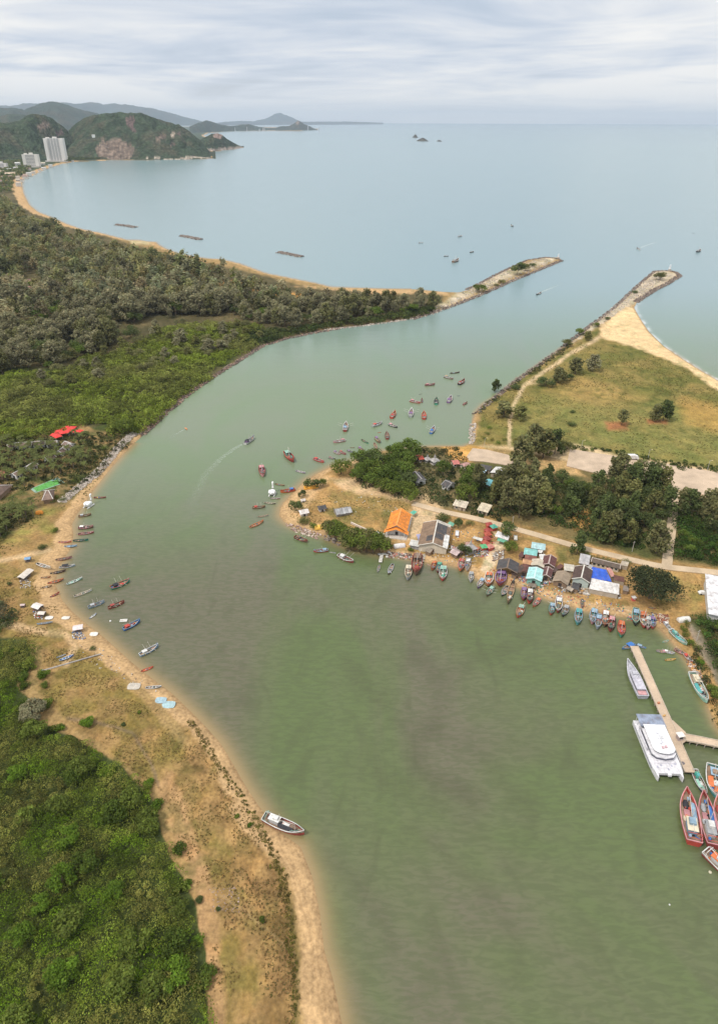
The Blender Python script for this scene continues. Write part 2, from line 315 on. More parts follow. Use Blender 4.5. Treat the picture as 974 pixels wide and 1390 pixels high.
def ground_mat():
    m, nt, b = new_mat('ground_soil'); at = N(nt, 'ShaderNodeVertexColor'); at.layer_name = 'Col'
    o, n1 = noise_mul(nt, at.outputs[0], .9, .7, 1.25, detail=7)
    o, n2 = noise_mul(nt, o, .12, .85, 1.15, detail=5)
    nt.links.new(o, b.inputs['Base Color']); b.inputs['Roughness'].default_value = .95; b.inputs['Specular IOR Level'].default_value = .1
    bp = N(nt, 'ShaderNodeBump'); bp.inputs['Strength'].default_value = .7; bp.inputs['Distance'].default_value = .35
    nt.links.new(n1.outputs[0], bp.inputs['Height']); nt.links.new(bp.outputs[0], b.inputs['Normal']); return m
g = link('ground', me, ground_mat()); tag(g, 'sandy and grassy river banks and the wooded coast', kind='structure')
# ------------------------------------------------------------------ water
ys2 = np.concatenate([np.array([167.05, 167.5, 168, 168.6, 169.3, 170, 171, 172, 173.5]), np.arange(175, 260, 2.5), np.arange(260, 1000, 2.6), np.arange(1000, 1620, 4)])
xs2 = np.concatenate([np.arange(-900, -20, 40), np.arange(-20, 1000, 2.8), np.arange(1000, 1900, 40)])
QX, QY, SX, SY = warp_grid(xs2, ys2)
# rows stay level with the true horizon: undo the camera roll in the far rows
SD = shore(SX, SY)
sh = np.clip(np.exp(np.minimum(SD, 0)/np.where(QX < 520, 4.2, 2.6)), 0, 1); sh = np.where(SD > 0, 1, sh)
jet = ((QY < 470) & (QX > 560)) | ((QY > 430) & (QY < 600) & (QX < 640)); sh = np.where(jet, sh*.15, sh)
foam = np.exp(-np.abs(SD+1.2)/1.3)*((QX > 855) & (QY > 405) & (QY < 700)); foam = np.clip(foam, 0, 1)*(.05+.7*np.clip(vnoise(SX, SY, 7, 4)+.6, 0, 1))
sea = np.clip((SY-240)/800, 0, 1)**.8
wc = np.stack([sh, sea, foam], -1)
wme = npmesh('sea_water', np.stack([SX, SY, 0*SX], -1).reshape(-1, 3), grid_faces(*QX.shape), wc.reshape(-1, 3), True)
sx_ = QX+10*fbm(SX, SY, 14, 81)+5*fbm(SX, SY, 5, 82); sy_ = QY+10*fbm(SX, SY, 14, 83)+5*fbm(SX, SY, 5, 84); silt = np.zeros(QX.shape)
for P, w_, am in (([(560,885),(600,930),(592,975),(560,1008),(575,1050),(640,1085)], 16, .8), ([(720,870),(650,892),(602,925)], 13, .7), ([(640,1000),(682,1050),(722,1105),(705,1160)], 15, .6), ([(470,900),(520,955),(560,1000)], 12, .6), ([(640,815),(662,850),(725,868)], 12, .7), ([(600,840),(640,870),(700,905),(760,900)], 10, .45), ([(650,1200),(690,1260),(700,1330)], 14, .6), ([(450,1170),(500,1210),(530,1290)], 12, .5), ([(480,1040),(560,1075),(650,1130)], 18, .4), ([(590,1000),(700,1010),(790,1040)], 14, .4), ([(240,840),(300,900),(340,990)], 22, .25), ([(560,1130),(640,1190),(660,1230)], 11, .5)):
    m = (QX > min(p[0] for p in P)-60) & (QX < max(p[0] for p in P)+60) & (QY > min(p[1] for p in P)-60) & (QY < max(p[1] for p in P)+60)
    d = segdist(sx_[m], sy_[m], P, False); silt[m] = np.maximum(silt[m], am*np.exp(-(d/w_)**2)*(.55+.45*fbm(SX[m], SY[m], 9, 88)))
a_ = wme.color_attributes.new('Silt', 'FLOAT_COLOR', 'POINT'); cc_ = np.ones((silt.size, 4), np.float32); cc_[:, :3] = np.clip(silt*.62, 0, 1).ravel()[:, None]; a_.data.foreach_set('color', cc_.ravel())
def water_mat():
    m, nt, b = new_mat('murky_water'); at = N(nt, 'ShaderNodeVertexColor'); at.layer_name = 'Col'; sp = N(nt, 'ShaderNodeSeparateColor'); nt.links.new(at.outputs[0], sp.inputs[0])
    tc = N(nt, 'ShaderNodeTexCoord')
    def mp(sx, sy, rz=0):
        k = N(nt, 'ShaderNodeMapping'); k.inputs['Scale'].default_value = (sx, sy, 1); k.inputs['Rotation'].default_value = (0, 0, rz); nt.links.new(tc.outputs['Object'], k.inputs[0]); return k.outputs[0]
    def nzz(v, sc_, det, dist=0):
        n = N(nt, 'ShaderNodeTexNoise'); n.inputs['Scale'].default_value = sc_; n.inputs['Detail'].default_value = det; n.inputs['Distortion'].default_value = dist; nt.links.new(v, n.inputs['Vector']); return n.outputs[0]
    def rng(v, a, b_, c=0, d=1):
        r = N(nt, 'ShaderNodeMapRange'); r.interpolation_type = 'SMOOTHSTEP'; nt.links.new(v, r.inputs[0])
        for i, q in enumerate((a, b_, c, d)): r.inputs[i+1].default_value = q
        return r.outputs[0]
    def mix(f, a, b_):
        x = N(nt, 'ShaderNodeMix', data_type='RGBA')
        for s_, q in ((0, f), (6, a), (7, b_)):
            if isinstance(q, (tuple, float)): x.inputs[s_].default_value = (*q, 1) if isinstance(q, tuple) else q
            else: nt.links.new(q, x.inputs[s_])
        return x.outputs[2]
    sw = nzz(mp(.011, .006, .5), 1, 5, 1.4)
    river = mix(rng(sw, .39, .60), WC['green'], WC['brown'])
    sw2 = nzz(mp(.045, .018, .45), 1, 5, 2.6)
    river = mix(rng(sw2, .52, .75, 0, .35), river, WC['dark'])
    rip = nzz(mp(.22, .75, .3), 1, 6, .8)
    river = mix(rng(rip, .38, .62, 0, .5), river, (.075, .09, .04))  # light and dark of the ripples put into the water colour, besides the bump
    si = N(nt, 'ShaderNodeVertexColor'); si.layer_name = 'Silt'; river = mix(si.outputs[0], river, WC['dark'])
    c = mix(rng(sp.outputs[1], .02, .38), river, mix(rng(sw, .3, .7), (.15, .205, .115), (.165, .20, .13)))
    c = mix(rng(sp.outputs[1], .4, .95), c, WC['sea'])
    c = mix(rng(sp.outputs[0], .03, 1, 0, 1), c, WC['shallow'])
    c = mix(sp.outputs[2], c, (.75, .75, .75))
    nt.links.new(c, b.inputs['Base Color']); b.inputs['Roughness'].default_value = .2; b.inputs['IOR'].default_value = 1.333
    w1 = nzz(mp(.35, .9, .25), 1, 6, .3)
    w2 = nzz(mp(.05, .12, .4), 1, 3, .5)
    ad = N(nt, 'ShaderNodeMath', operation='MULTIPLY_ADD'); nt.links.new(w2, ad.inputs[0]); ad.inputs[1].default_value = 1.5; nt.links.new(w1, ad.inputs[2])
    bp = N(nt, 'ShaderNodeBump'); bp.inputs['Strength'].default_value = .35; bp.inputs['Distance'].default_value = .4; nt.links.new(ad.outputs[0], bp.inputs['Height']); nt.links.new(bp.outputs[0], b.inputs['Normal'])
    return m
WC = dict(green=(.098, .130, .048), brown=(.126, .116, .075), dark=(.062, .06, .032), sea=(.20, .285, .30), shallow=(.27, .195, .095))
w = link('sea_water', wme, water_mat()); tag(w, 'calm murky green river opening into a pale blue sea', kind='structure')
# ------------------------------------------------------------------ pavements as sheets 4 mm and more above the ground
def conc_mat(name, c, sc_=.15):
    m, nt, b = new_mat(name); rgb = N(nt, 'ShaderNodeRGB'); rgb.outputs[0].default_value = (*c, 1)
    o, _ = noise_mul(nt, rgb.outputs[0], sc_, .8, 1.12, detail=8); o, _ = noise_mul(nt, o, 1.5, .9, 1.08)
    nt.links.new(o, b.inputs['Base Color']); b.inputs['Roughness'].default_value = .9; return m
CONCM = conc_mat('pale_concrete', (.50, .38, .27))
def sheet(name, P, z, mat, label):
    xy = [G(x, y, 1.7)[:2] for x, y in P]; mb = MB(); n = len(xy)
    mb.add([(x, y, z) for x, y in xy]+[(x, y, z-.6) for x, y in xy], [tuple(range(n))]+[(k, n+k, n+(k+1) % n, (k+1) % n) for k in range(n)])
    o = mb.build(name, mat); tag(o, label, kind='structure'); return o
sheet('pavement', [(773,610),(849,622),(903,630),(974,642),(1200,682),(1200,722),(974,676),(912,664),(860,652),(800,641),(768,633)][::-1], 2.12, CONCM, 'wide pale concrete strip behind the casuarina trees')
sheet('pavement', [(641,609),(660,611),(697,620),(696,634),(676,630),(655,627),(636,626),(633,620)][::-1], 2.12, CONCM, 'short concrete apron at the river end of the field')
def ribbon(name, P, w, z, mat, label):
    pts = []
    q = [G(x, y, 1.7)[:2] for x, y in P]
    for i in range(len(q)-1):
        for k in range(6): pts.append(q[i]+(q[i+1]-q[i])*k/6)
    pts.append(q[-1]); pts = np.array(pts)
    for _ in range(3): pts[1:-1] = (pts[:-2]+2*pts[1:-1]+pts[2:])/4
    t = np.gradient(pts, axis=0); t /= np.linalg.norm(t, axis=1)[:, None]; nrm = np.stack([-t[:, 1], t[:, 0]], -1); mb = MB()
    mb.loft([[(*(p+n_*w/2), z-.5), (*(p+n_*w/2), z), (*(p-n_*w/2), z), (*(p-n_*w/2), z-.5)] for p, n_ in zip(pts, nrm)])
    o = mb.build(name, mat); tag(o, label, kind='structure'); return o
ROADM = conc_mat('village_road', (.50, .38, .25)); DIRTM = conc_mat('dirt_road', (.36, .28, .2))
ribbon('road', [(560,684),(600,695),(640,703),(675,712),(697,718),(730,727),(770,739),(800,747),(850,759),(880,766),(900,770),(974,778),(1100,792),(1230,806)], 4.6, 2.1, ROADM, 'narrow concrete village road running behind the houses')
ribbon('road', [(904,768),(908,735),(911,712),(914,690),(916,668)], 5, 2.09, ROADM, 'short lane from the village road up to the concrete strip')
# ------------------------------------------------------------------ light, sky, air
SUN_EL, SUN_AZ = radians(58), radians(-125)      # azimuth measured from +Y clockwise
sl = bpy.data.lights.new('sun', 'SUN'); sl.energy = 2.8; sl.angle = radians(9); sl.color = (1, .95, .88)
so = bpy.data.objects.new('sun', sl); COL.objects.link(so)
sd_ = Vector((sin(SUN_AZ)*cos(SUN_EL), cos(SUN_AZ)*cos(SUN_EL), sin(SUN_EL))); so.rotation_euler = (-sd_).to_track_quat('-Z', 'Y').to_euler(); so.location = (0, 0, 900)
wd_ = bpy.data.worlds.new('World'); SC.world = wd_; wd_.use_nodes = True; nt = wd_.node_tree; bg = nt.nodes['Background']
sky = N(nt, 'ShaderNodeTexSky'); sky.sky_type = 'NISHITA'; sky.sun_disc = False; sky.sun_elevation = SUN_EL; sky.sun_rotation = SUN_AZ; sky.air_density = 1; sky.dust_density = 2
bg.inputs['Strength'].default_value = .1
tc = N(nt, 'ShaderNodeTexCoord'); sx = N(nt, 'ShaderNodeSeparateXYZ'); nt.links.new(tc.outputs['Generated'], sx.inputs[0])
def mth(op, a, b=None, c=None):
    n = N(nt, 'ShaderNodeMath', operation=op)
    for i, q in enumerate((a, b, c)):
        if q is None: continue
        if isinstance(q, (int, float)): n.inputs[i].default_value = q
        else: nt.links.new(q, n.inputs[i])
    return n.outputs[0]
zz = mth('ADD', mth('MAXIMUM', sx.outputs[2], 0), .07)
cu = mth('DIVIDE', sx.outputs[0], zz); cv = mth('DIVIDE', sx.outputs[1], zz)
cb = N(nt, 'ShaderNodeCombineXYZ'); nt.links.new(cu, cb.inputs[0]); nt.links.new(cv, cb.inputs[1])
def cn(sc_, det, seed, dist=0.0, scl=(1, 1, 1)):
    mp = N(nt, 'ShaderNodeMapping'); mp.inputs['Location'].default_value = (seed, seed*.7, seed*.3); mp.inputs['Scale'].default_value = scl; mp.inputs['Rotation'].default_value = (0, 0, .35); nt.links.new(cb.outputs[0], mp.inputs[0])
    n = N(nt, 'ShaderNodeTexNoise'); n.inputs['Scale'].default_value = sc_; n.inputs['Detail'].default_value = det; n.inputs['Distortion'].default_value = dist; n.inputs['Roughness'].default_value = .55; nt.links.new(mp.outputs[0], n.inputs['Vector']); return n.outputs[0]
def smooth(v, a, b, c=0, d=1):
    r = N(nt, 'ShaderNodeMapRange'); r.interpolation_type = 'SMOOTHSTEP'; nt.links.new(v, r.inputs[0])
    for i, q in enumerate((a, b, c, d)): r.inputs[i+1].default_value = q
    return r.outputs[0]
def mixc(f, a, b_):
    x = N(nt, 'ShaderNodeMix', data_type='RGBA')
    for s_, q in ((0, f), (6, a), (7, b_)):
        if isinstance(q, (tuple, float)): x.inputs[s_].default_value = (*q, 1) if isinstance(q, tuple) else q
        else: nt.links.new(q, x.inputs[s_])
    return x.outputs[2]
big = cn(.33, 4, 3.1, .7, (.9, .8, 1)); fine = cn(.9, 5, 7.7, .9, (.6, .9, 1))
cov = mth('ADD', mth('MULTIPLY', big, .65), mth('MULTIPLY', fine, .35))
cloud = mixc(smooth(cov, .40, .59), (6.3, 6.95, 7.95), (9.7, 9.6, 9.4))       # grey-blue underside to pale lit cloud
clear = mixc(.5, sky.outputs[0], (5.9, 6.9, 8.7))
col = mixc(smooth(cov, .30, .46, .0, 1), clear, cloud)
hz = mth('SUBTRACT', 1, smooth(sx.outputs[2], 0, .07)); col = mixc(mth('MULTIPLY', hz, .75), col, (8.75, 8.8, 8.85))
boost = smooth(sx.outputs[2], .15, .8, 1, 1.35)
vm = N(nt, 'ShaderNodeVectorMath', operation='SCALE'); nt.links.new(col, vm.inputs[0]); nt.links.new(boost, vm.inputs['Scale'])
nt.links.new(vm.outputs[0], bg.inputs['Color'])
# the air: one even box of haze
HZ = 2.5e-5
hm = bpy.data.materials.new('haze_air'); hm.use_nodes = True; hn = hm.node_tree; hn.nodes.clear()
ho = hn.nodes.new('ShaderNodeOutputMaterial'); pv = hn.nodes.new('ShaderNodeVolumePrincipled'); pv.inputs['Color'].default_value = (.71, .85, 1, 1); pv.inputs['Density'].default_value = HZ; pv.inputs['Anisotropy'].default_value = 0.0
hn.links.new(pv.outputs[0], ho.inputs['Volume'])
hz_o = MB().box(0, 20000, 397, 116000, 80000, 806).build('haze', hm); tag(hz_o, 'thin bluish sea haze over the whole coast', kind='stuff')
SC.view_settings.view_transform = 'Standard'; SC.view_settings.look = 'None'; SC.view_settings.gamma = 1; SC.view_settings.exposure = 0
try: SC.view_settings.use_curve_mapping = False
except Exception: pass
cy = SC.cycles; cy.max_bounces = 4; cy.diffuse_bounces = 2; cy.glossy_bounces = 2; cy.transmission_bounces = 2; cy.volume_bounces = 0; cy.transparent_max_bounces = 4; cy.use_denoising = True
cy.caustics_reflective = False; cy.caustics_refractive = False
# ------------------------------------------------------------------ hills: ridge lines at their real distance, with a front and a back slope
def hill(name, sil, base, depth, col, label, rock=(), rough=1.0, extra=0, nt_=26, nz_amp=1.0):
    xs_ = np.linspace(sil[0][0], sil[-1][0], int(min(260, max(24, (sil[-1][0]-sil[0][0])*1.6))))
    top = np.interp(xs_, [p[0] for p in sil], [p[1] for p in sil]); bs = np.interp(xs_, [p[0] for p in base], [p[1] for p in base])
    V = []; Cc = []
    ts = np.linspace(0, 2, nt_*2+1)
    for x, ty, by in zip(xs_, top, bs):
        b = G(x, by, 0); db = math.hypot(b[0], b[1]); u = b[:2]/db; dr = db+depth
        r = up_to(x, ty, dr); Hh = max(r[2], 1.0)
        for t in ts:
            if t <= 1: f = t**.85*(1-.25*t)+.25*t*sin(pi*t/2); f = sin(t*pi/2)**1.15
            else: f = cos((t-1)*pi/2)
            dd = db+depth*t; p = u*dd
            V.append((p[0], p[1], max(-2, Hh*f))); Cc.append(col)
    V = np.array(V); Cc = np.array(Cc, float); hgt = V[:, 2].copy(); mx = hgt.max()
    k = np.clip(hgt/(mx*.3+1), 0, 1)
    s = depth*.5
    slope_t = np.tile(ts, len(xs_)); onr = np.exp(-((slope_t-1)/.12)**2)
    V[:, 2] += k*(1-onr)*mx*.19*rough*fbm(V[:, 0], V[:, 1], s, 5, 5)+k*nz_amp*depth*.010*fbm(V[:, 0], V[:, 1], depth*.04, 9, 3)
    n2 = fbm(V[:, 0], V[:, 1], depth*.07, 13, 4); Cc *= (1+.6*n2)[:, None]; bw = np.clip(fbm(V[:, 0], V[:, 1], depth*.12, 23, 4)*2.2, 0, 1)[:, None]*.55; Cc = Cc*(1-bw)+np.array((.105, .085, .055))*bw; V[:, 2] -= k*(1-onr)*mx*.09*rough*(1-np.abs(fbm(V[:, 0], V[:, 1], depth*.22, 35, 3))*2.2)**2
    Cc = np.clip(Cc, .012, .6)
    P = [proj(v) for v in V]; px = np.array([p[0] for p in P]); py = np.array([p[1] for p in P])
    for poly, rc in rock:
        wob = 2.5*fbm(V[:, 0], V[:, 1], depth*.05, 4, 3)
        m = inpoly(px+wob, py+wob, poly) & (slope_t <= 1.02)
        st = vnoise(px, py*.2, 1.3, 3)[m, None]*.28+vnoise(px, py, 4, 8)[m, None]*.25+1
        Cc[m] = np.array(rc)*st
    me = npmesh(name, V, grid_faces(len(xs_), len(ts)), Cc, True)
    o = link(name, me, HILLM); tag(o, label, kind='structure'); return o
def hill_mat():
    m, nt, b = new_mat('wooded_slope'); at = N(nt, 'ShaderNodeVertexColor'); at.layer_name = 'Col'
    tc = N(nt, 'ShaderNodeTexCoord'); vo = N(nt, 'ShaderNodeTexVoronoi'); vo.inputs['Scale'].default_value = .055; nt.links.new(tc.outputs['Object'], vo.inputs['Vector'])
    mr = N(nt, 'ShaderNodeMapRange'); mr.inputs[1].default_value = 0; mr.inputs[2].default_value = .8; mr.inputs[3].default_value = 1.35; mr.inputs[4].default_value = .6; nt.links.new(vo.outputs['Distance'], mr.inputs[0])
    vm = N(nt, 'ShaderNodeVectorMath', operation='SCALE'); nt.links.new(at.outputs[0], vm.inputs[0]); nt.links.new(mr.outputs[0], vm.inputs['Scale'])
    nt.links.new(vm.outputs[0], b.inputs['Base Color']); b.inputs['Roughness'].default_value = .95; b.inputs['Specular IOR Level'].default_value = .1
    bp = N(nt, 'ShaderNodeBump'); bp.invert = True; bp.inputs['Strength'].default_value = 1; bp.inputs['Distance'].default_value = 9; nt.links.new(vo.outputs['Distance'], bp.inputs['Height']); nt.links.new(bp.outputs[0], b.inputs['Normal']); return m
HILLM = hill_mat(); GR = (.045, .065, .035); RK = (.20, .15, .115); RKD = (.13, .09, .08)
hill('hill', [(-60,178),(-20,171),(0,169),(20,168),(38,165),(48,158),(60,155.5),(72,156),(82,161),(92,170),(100,178),(108,186),(112,200)], [(-60,224),(0,221),(50,219),(112,214)], 500, GR, 'wooded hill with a bare rock face, behind the white tower',
     rock=[([(50,171),(56,167),(67,166),(66,172),(60,175),(52,176)], RK), ([(74,178),(85,176),(88,184),(78,184)], RKD)])
hill('hill', [(92,192),(100,178),(108,170),(116,165),(126,160),(138,156),(155,154),(172,153),(190,154),(205,156),(215,160),(232,166),(250,172),(262,180),(272,189),(281,200),(287,210),(293,215.5)], [(92,216),(140,217),(200,217),(260,216.5),(287,215.5),(293,215.6)], 560, GR, 'large rounded wooded headland with brown cliffs at its foot',
     rock=[([(131,203),(135,196),(140,191),(144,192),(150,190),(155,186),(162,188),(168,192),(178,199),(184,201),(180,208),(176,216),(150,216.5),(140,214),(132,210)], RK), ([(170,158),(180,157),(184,164),(180,172),(190,178),(182,180),(172,170)], RKD), ([(212,187),(218,182),(226,183),(222,187),(214,190)], RK), ([(231,181),(237,180),(236,185),(232,186)], (.4, .32, .25)), ([(240,180),(246,180),(245,184),(240,184)], RKD), ([(230,194),(236,193),(237,196),(231,197)], RKD), ([(200,215),(285,213.5),(292,215.8),(200,217)], (.4, .34, .27))])
hill('hill', [(262,196),(275,189),(285,184),(290,181.5),(298,181),(303,183),(310,189),(320,195),(327,199),(331,200.5)], [(262,206),(290,205),(310,203.5),(331,200.7)], 230, GR, 'small wooded point with a bare rock top beyond the headland',
     rock=[([(289,184),(292,181),(301,181.5),(303,184),(299,188),(291,187)], (.36, .25, .2)), ([(270,203),(300,201),(329,198),(331,201),(300,205),(270,207)], (.33, .27, .22))])
hill('mountain', [(-80,150),(-20,147),(0,146.5),(12,148),(25,147),(40,150),(52,146),(62,142),(74,139),(82,138.5),(90,140),(104,145),(120,150),(135,154),(150,158),(175,168)], [(-80,186),(175,181)], 2200, (.05, .07, .05), 'blue-green peaked mountain behind the white towers', rough=.8)
hill('mountain', [(-60,166),(0,160),(18,156),(32,155),(45,158),(60,163),(80,172)], [(-60,192),(80,190)], 1200, (.05, .07, .04), 'low green foothill at the edge of the picture')
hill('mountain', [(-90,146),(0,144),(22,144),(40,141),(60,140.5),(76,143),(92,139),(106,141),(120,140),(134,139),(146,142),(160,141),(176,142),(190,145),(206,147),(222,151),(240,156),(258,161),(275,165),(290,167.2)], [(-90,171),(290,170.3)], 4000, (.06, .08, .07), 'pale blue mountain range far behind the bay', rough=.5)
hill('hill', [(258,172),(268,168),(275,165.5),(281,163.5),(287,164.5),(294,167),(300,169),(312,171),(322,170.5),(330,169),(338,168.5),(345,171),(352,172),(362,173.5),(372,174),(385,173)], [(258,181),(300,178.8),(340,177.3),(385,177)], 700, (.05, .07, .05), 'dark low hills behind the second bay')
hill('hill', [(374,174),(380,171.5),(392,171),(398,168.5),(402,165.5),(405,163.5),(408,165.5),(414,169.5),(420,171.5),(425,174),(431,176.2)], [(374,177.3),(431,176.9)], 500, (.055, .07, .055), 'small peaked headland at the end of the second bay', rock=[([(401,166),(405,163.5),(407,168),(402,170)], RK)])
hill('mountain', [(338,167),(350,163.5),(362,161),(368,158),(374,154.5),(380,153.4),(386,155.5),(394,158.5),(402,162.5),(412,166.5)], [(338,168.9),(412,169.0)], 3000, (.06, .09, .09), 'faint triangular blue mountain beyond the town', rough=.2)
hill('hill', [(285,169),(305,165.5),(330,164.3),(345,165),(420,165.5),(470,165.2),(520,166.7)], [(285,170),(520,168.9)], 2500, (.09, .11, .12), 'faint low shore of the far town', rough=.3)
for sil, base, lab in (([(559,186.6),(561,184.5),(563,182),(564.5,183),(567,186.8)], [(559,187),(567,187.2)], 'northern peaked rock islet out at sea'),
                       ([(565,191),(569,188.5),(573,187),(576,188),(581,191.6)], [(565,191.6),(581,192.1)], 'broad low rock islet, widest of the three at sea'),
                       ([(592,191.8),(595,190),(597,190.6),(599,192.1)], [(592,192),(599,192.5)], 'smallest rock islet of the three at sea')):
    o = hill('islet', sil, base, 160, (.09, .085, .07), lab, rough=.5); o['kind'] = 'structure'
# ------------------------------------------------------------------ boulders
def ico():
    t = (1+5**.5)/2; v = np.array([(-1,t,0),(1,t,0),(-1,-t,0),(1,-t,0),(0,-1,t),(0,1,t),(0,-1,-t),(0,1,-t),(t,0,-1),(t,0,1),(-t,0,-1),(-t,0,1)], float)
    f = np.array([(0,11,5),(0,5,1),(0,1,7),(0,7,10),(0,10,11),(1,5,9),(5,11,4),(11,10,2),(10,7,6),(7,1,8),(3,9,4),(3,4,2),(3,2,6),(3,6,8),(3,8,9),(4,9,5),(2,4,11),(6,2,10),(8,6,7),(9,8,1)])
    return v/np.linalg.norm(v[0]), f
IV, IF_ = ico()
def boulders(name, path, n, width, size, cols, label, z0=0.0, zt=None, closed=False):
    q = np.array([G(x, y, .5)[:2] for x, y in path]); seg = np.linalg.norm(np.diff(q, axis=0), axis=1); cum = np.concatenate([[0], np.cumsum(seg)])
    V, Fc, Cc = [], [], []
    for i in range(n):
        s = RNG.random()*cum[-1]; k = min(np.searchsorted(cum, s)-1, len(seg)-1); k = max(k, 0); u = (s-cum[k])/seg[k]
        d = (q[k+1]-q[k])/seg[k]; nr = np.array([-d[1], d[0]]); p = q[k]+(q[k+1]-q[k])*u+nr*(RNG.random()-.5)*width
        r = size*(.5+RNG.random()); a = RNG.normal(size=(3, 3)); Q, _ = np.linalg.qr(a)
        v = (IV*(1+.25*RNG.normal(size=(12, 1))))*np.array([1, .8, .65]); v = v@Q*r
        zb = max(H(p[0], p[1]), z0)
        V.append(v+np.array([p[0], p[1], zb+r*.2])); Fc.append(IF_+12*i); c = np.array(cols[RNG.integers(len(cols))])*(.75+.5*RNG.random()); Cc.append(np.tile(c, (12, 1)))
    o = link(name, npmesh(name, np.concatenate(V), np.concatenate(Fc), np.concatenate(Cc)), ROCKM); tag(o, label, kind='stuff'); return o
PR = [(.42, .36, .30), (.36, .30, .25), (.5, .44, .38)]; DR = [(.16, .12, .10), (.22, .17, .14), (.12, .09, .08)]; MR = [(.3, .25, .2), (.2, .155, .13)]
boulders('boulders', [(84,684),(97,672),(112,660),(130,645),(146,628),(160,610),(176,594),(190,585)], 2000, 6, .5, PR, 'pale boulder revetment above the beach by the resort', .5)
boulders('boulders', [(194,590),(228,558),(262,530),(310,498),(335,483),(357,469),(390,459),(430,451),(460,446)], 1100, 4, .8, DR+[(.3, .2, .15)], 'brown rocks along the foot of the mangrove bank')
boulders('boulders', [(440,448),(490,442),(530,437),(560,432)], 250, 4, .8, PR, 'pale stones along the wooded bank below the casuarinas')
boulders('boulders', [(560,433),(600,420),(650,401),(700,379),(735,364.5),(762,353.5)], 1500, 6, .9, DR+MR, 'dark stone armour on the river side of the western jetty')
boulders('boulders', [(762,353),(740,349.6),(715,353),(695,362),(670,374),(650,385),(632,393)], 900, 5, .9, MR+DR, 'stone armour on the sea side of the western jetty')
boulders('boulders', [(572,429),(610,414),(660,393),(700,376),(745,358),(735,352),(700,364),(660,384),(625,400)], 1200, 15, .7, PR, 'pale loose stone covering the top of the western jetty')
boulders('boulders', [(645,562),(700,517),(752,480),(795,446),(830,420),(868,385),(888,368)], 1500, 5, .85, DR+MR, 'dark stones along the river side of the eastern jetty')
boulders('boulders', [(888,368),(915,368.5),(922,374),(905,385),(885,395),(862,410)], 1100, 7, .95, DR+MR, 'dark stone armour on the sea side of the eastern jetty')
boulders('boulders', [(815,437),(850,408),(880,382),(905,374),(890,380),(860,406)], 900, 13, .7, PR, 'pale loose stone covering the top of the eastern jetty')
boulders('boulders', [(641,575),(640,590),(640,602)], 120, 4, .8, PR, 'stones on the bank beside the concrete apron')
boulders('boulders', [(440,727),(462,738)], 60, 4, .6, MR, 'rocks on the shore below the mangrove clump')
for P, w, lab in (([(158,304.8),(171,306.2),(184,308.5)], 14, 'most distant of three offshore rock breakwaters'), ([(246,319.8),(260,322.2),(273,325)], 13, 'middle one of three offshore rock breakwaters'), ([(378,342),(394,345),(410,348.3)], 12, 'nearest of three offshore rock breakwaters')):
    q = [G(x, y, .5) for x, y in P]; mb = MB(); secs = []
    for i in range(25):
        u = i/24*2; k = min(int(u), 1); p = q[k]+(q[k+1]-q[k])*(u-k); d = q[2]-q[0]; d = d/np.linalg.norm(d); nr = np.array([-d[1], d[0], 0]); e = sin(pi*min(1, (.04+i/24)/.12)/2) if i < 3 else (sin(pi*min(1, (1.04-i/24)/.12)/2) if i > 21 else 1)
        h = 2.0*e; ww = w/2*e
        secs.append([tuple(p+nr*ww*a+np.array([0, 0, z*h-.6+random.uniform(-.25, .25)])) for a, z in ((-1, 0), (-.6, .7), (-.25, 1), (.25, 1), (.6, .7), (1, 0))])
    mb.loft(secs, cap=True); base = mb.build('breakwater', PAINT, None, (.17, .14, .115)); tag(base, lab, 'breakwater', 'rock breakwaters off the beach')
    V, Fc, Cc = [], [], []
    for i in range(420):
        u = RNG.random()*1.98; k = int(u); p = q[k]+(q[k+1]-q[k])*(u-k)+nr*RNG.normal()*w*.27; r = 1.0*(.5+RNG.random()); Q, _ = np.linalg.qr(RNG.normal(size=(3, 3)))
        v = (IV*(1+.25*RNG.normal(size=(12, 1))))@Q*r; off = np.dot(p-q[k]-(q[k+1]-q[k])*(u-k), nr)/w*2
        V.append(v+np.array([p[0], p[1], max(-.2, 1.3*(1-abs(off)))])); Fc.append(IF_+12*i); Cc.append(np.tile(np.array((DR+MR)[RNG.integers(5)])*(.8+.4*RNG.random()), (12, 1)))
    rb_ = link('rubble', npmesh('rubble', np.concatenate(V), np.concatenate(Fc), np.concatenate(Cc)), ROCKM, base); rb_['kind'] = 'stuff'
# ------------------------------------------------------------------ vegetation
def leaves(cent, nrm, size, col, jit=.17):
    "one quad per leaf clump: centres (n,3), facing nrm (n,3) loosely"
    n = len(cent); a = RNG.normal(size=(n, 3)); d = nrm+a*.75; d /= np.linalg.norm(d, axis=1)[:, None]
    t = np.cross(d, RNG.normal(size=(n, 3))); t /= np.linalg.norm(t, axis=1)[:, None]+1e-9; b = np.cross(d, t)
    s = (np.asarray(size)*(.6+.8*RNG.random(n)))[:, None]; s2 = s*(.45+.5*RNG.random(n))[:, None]
    k = .35*s*RNG.normal(size=(n, 1))
    V = np.stack([cent-t*s, cent-b*s2+d*k, cent+t*s, cent+b*s2+d*k*.5], 1).reshape(-1, 3)
    Fq = np.arange(4*n).reshape(n, 4); cc = np.asarray(col)*(1+jit*RNG.normal(size=(n, 1)))
    cc = cc*(1+.05*RNG.normal(size=(n, 3))*np.array([1, .4, .6])); return V, Fq, np.repeat(np.clip(cc, .004, .6), 4, axis=0)
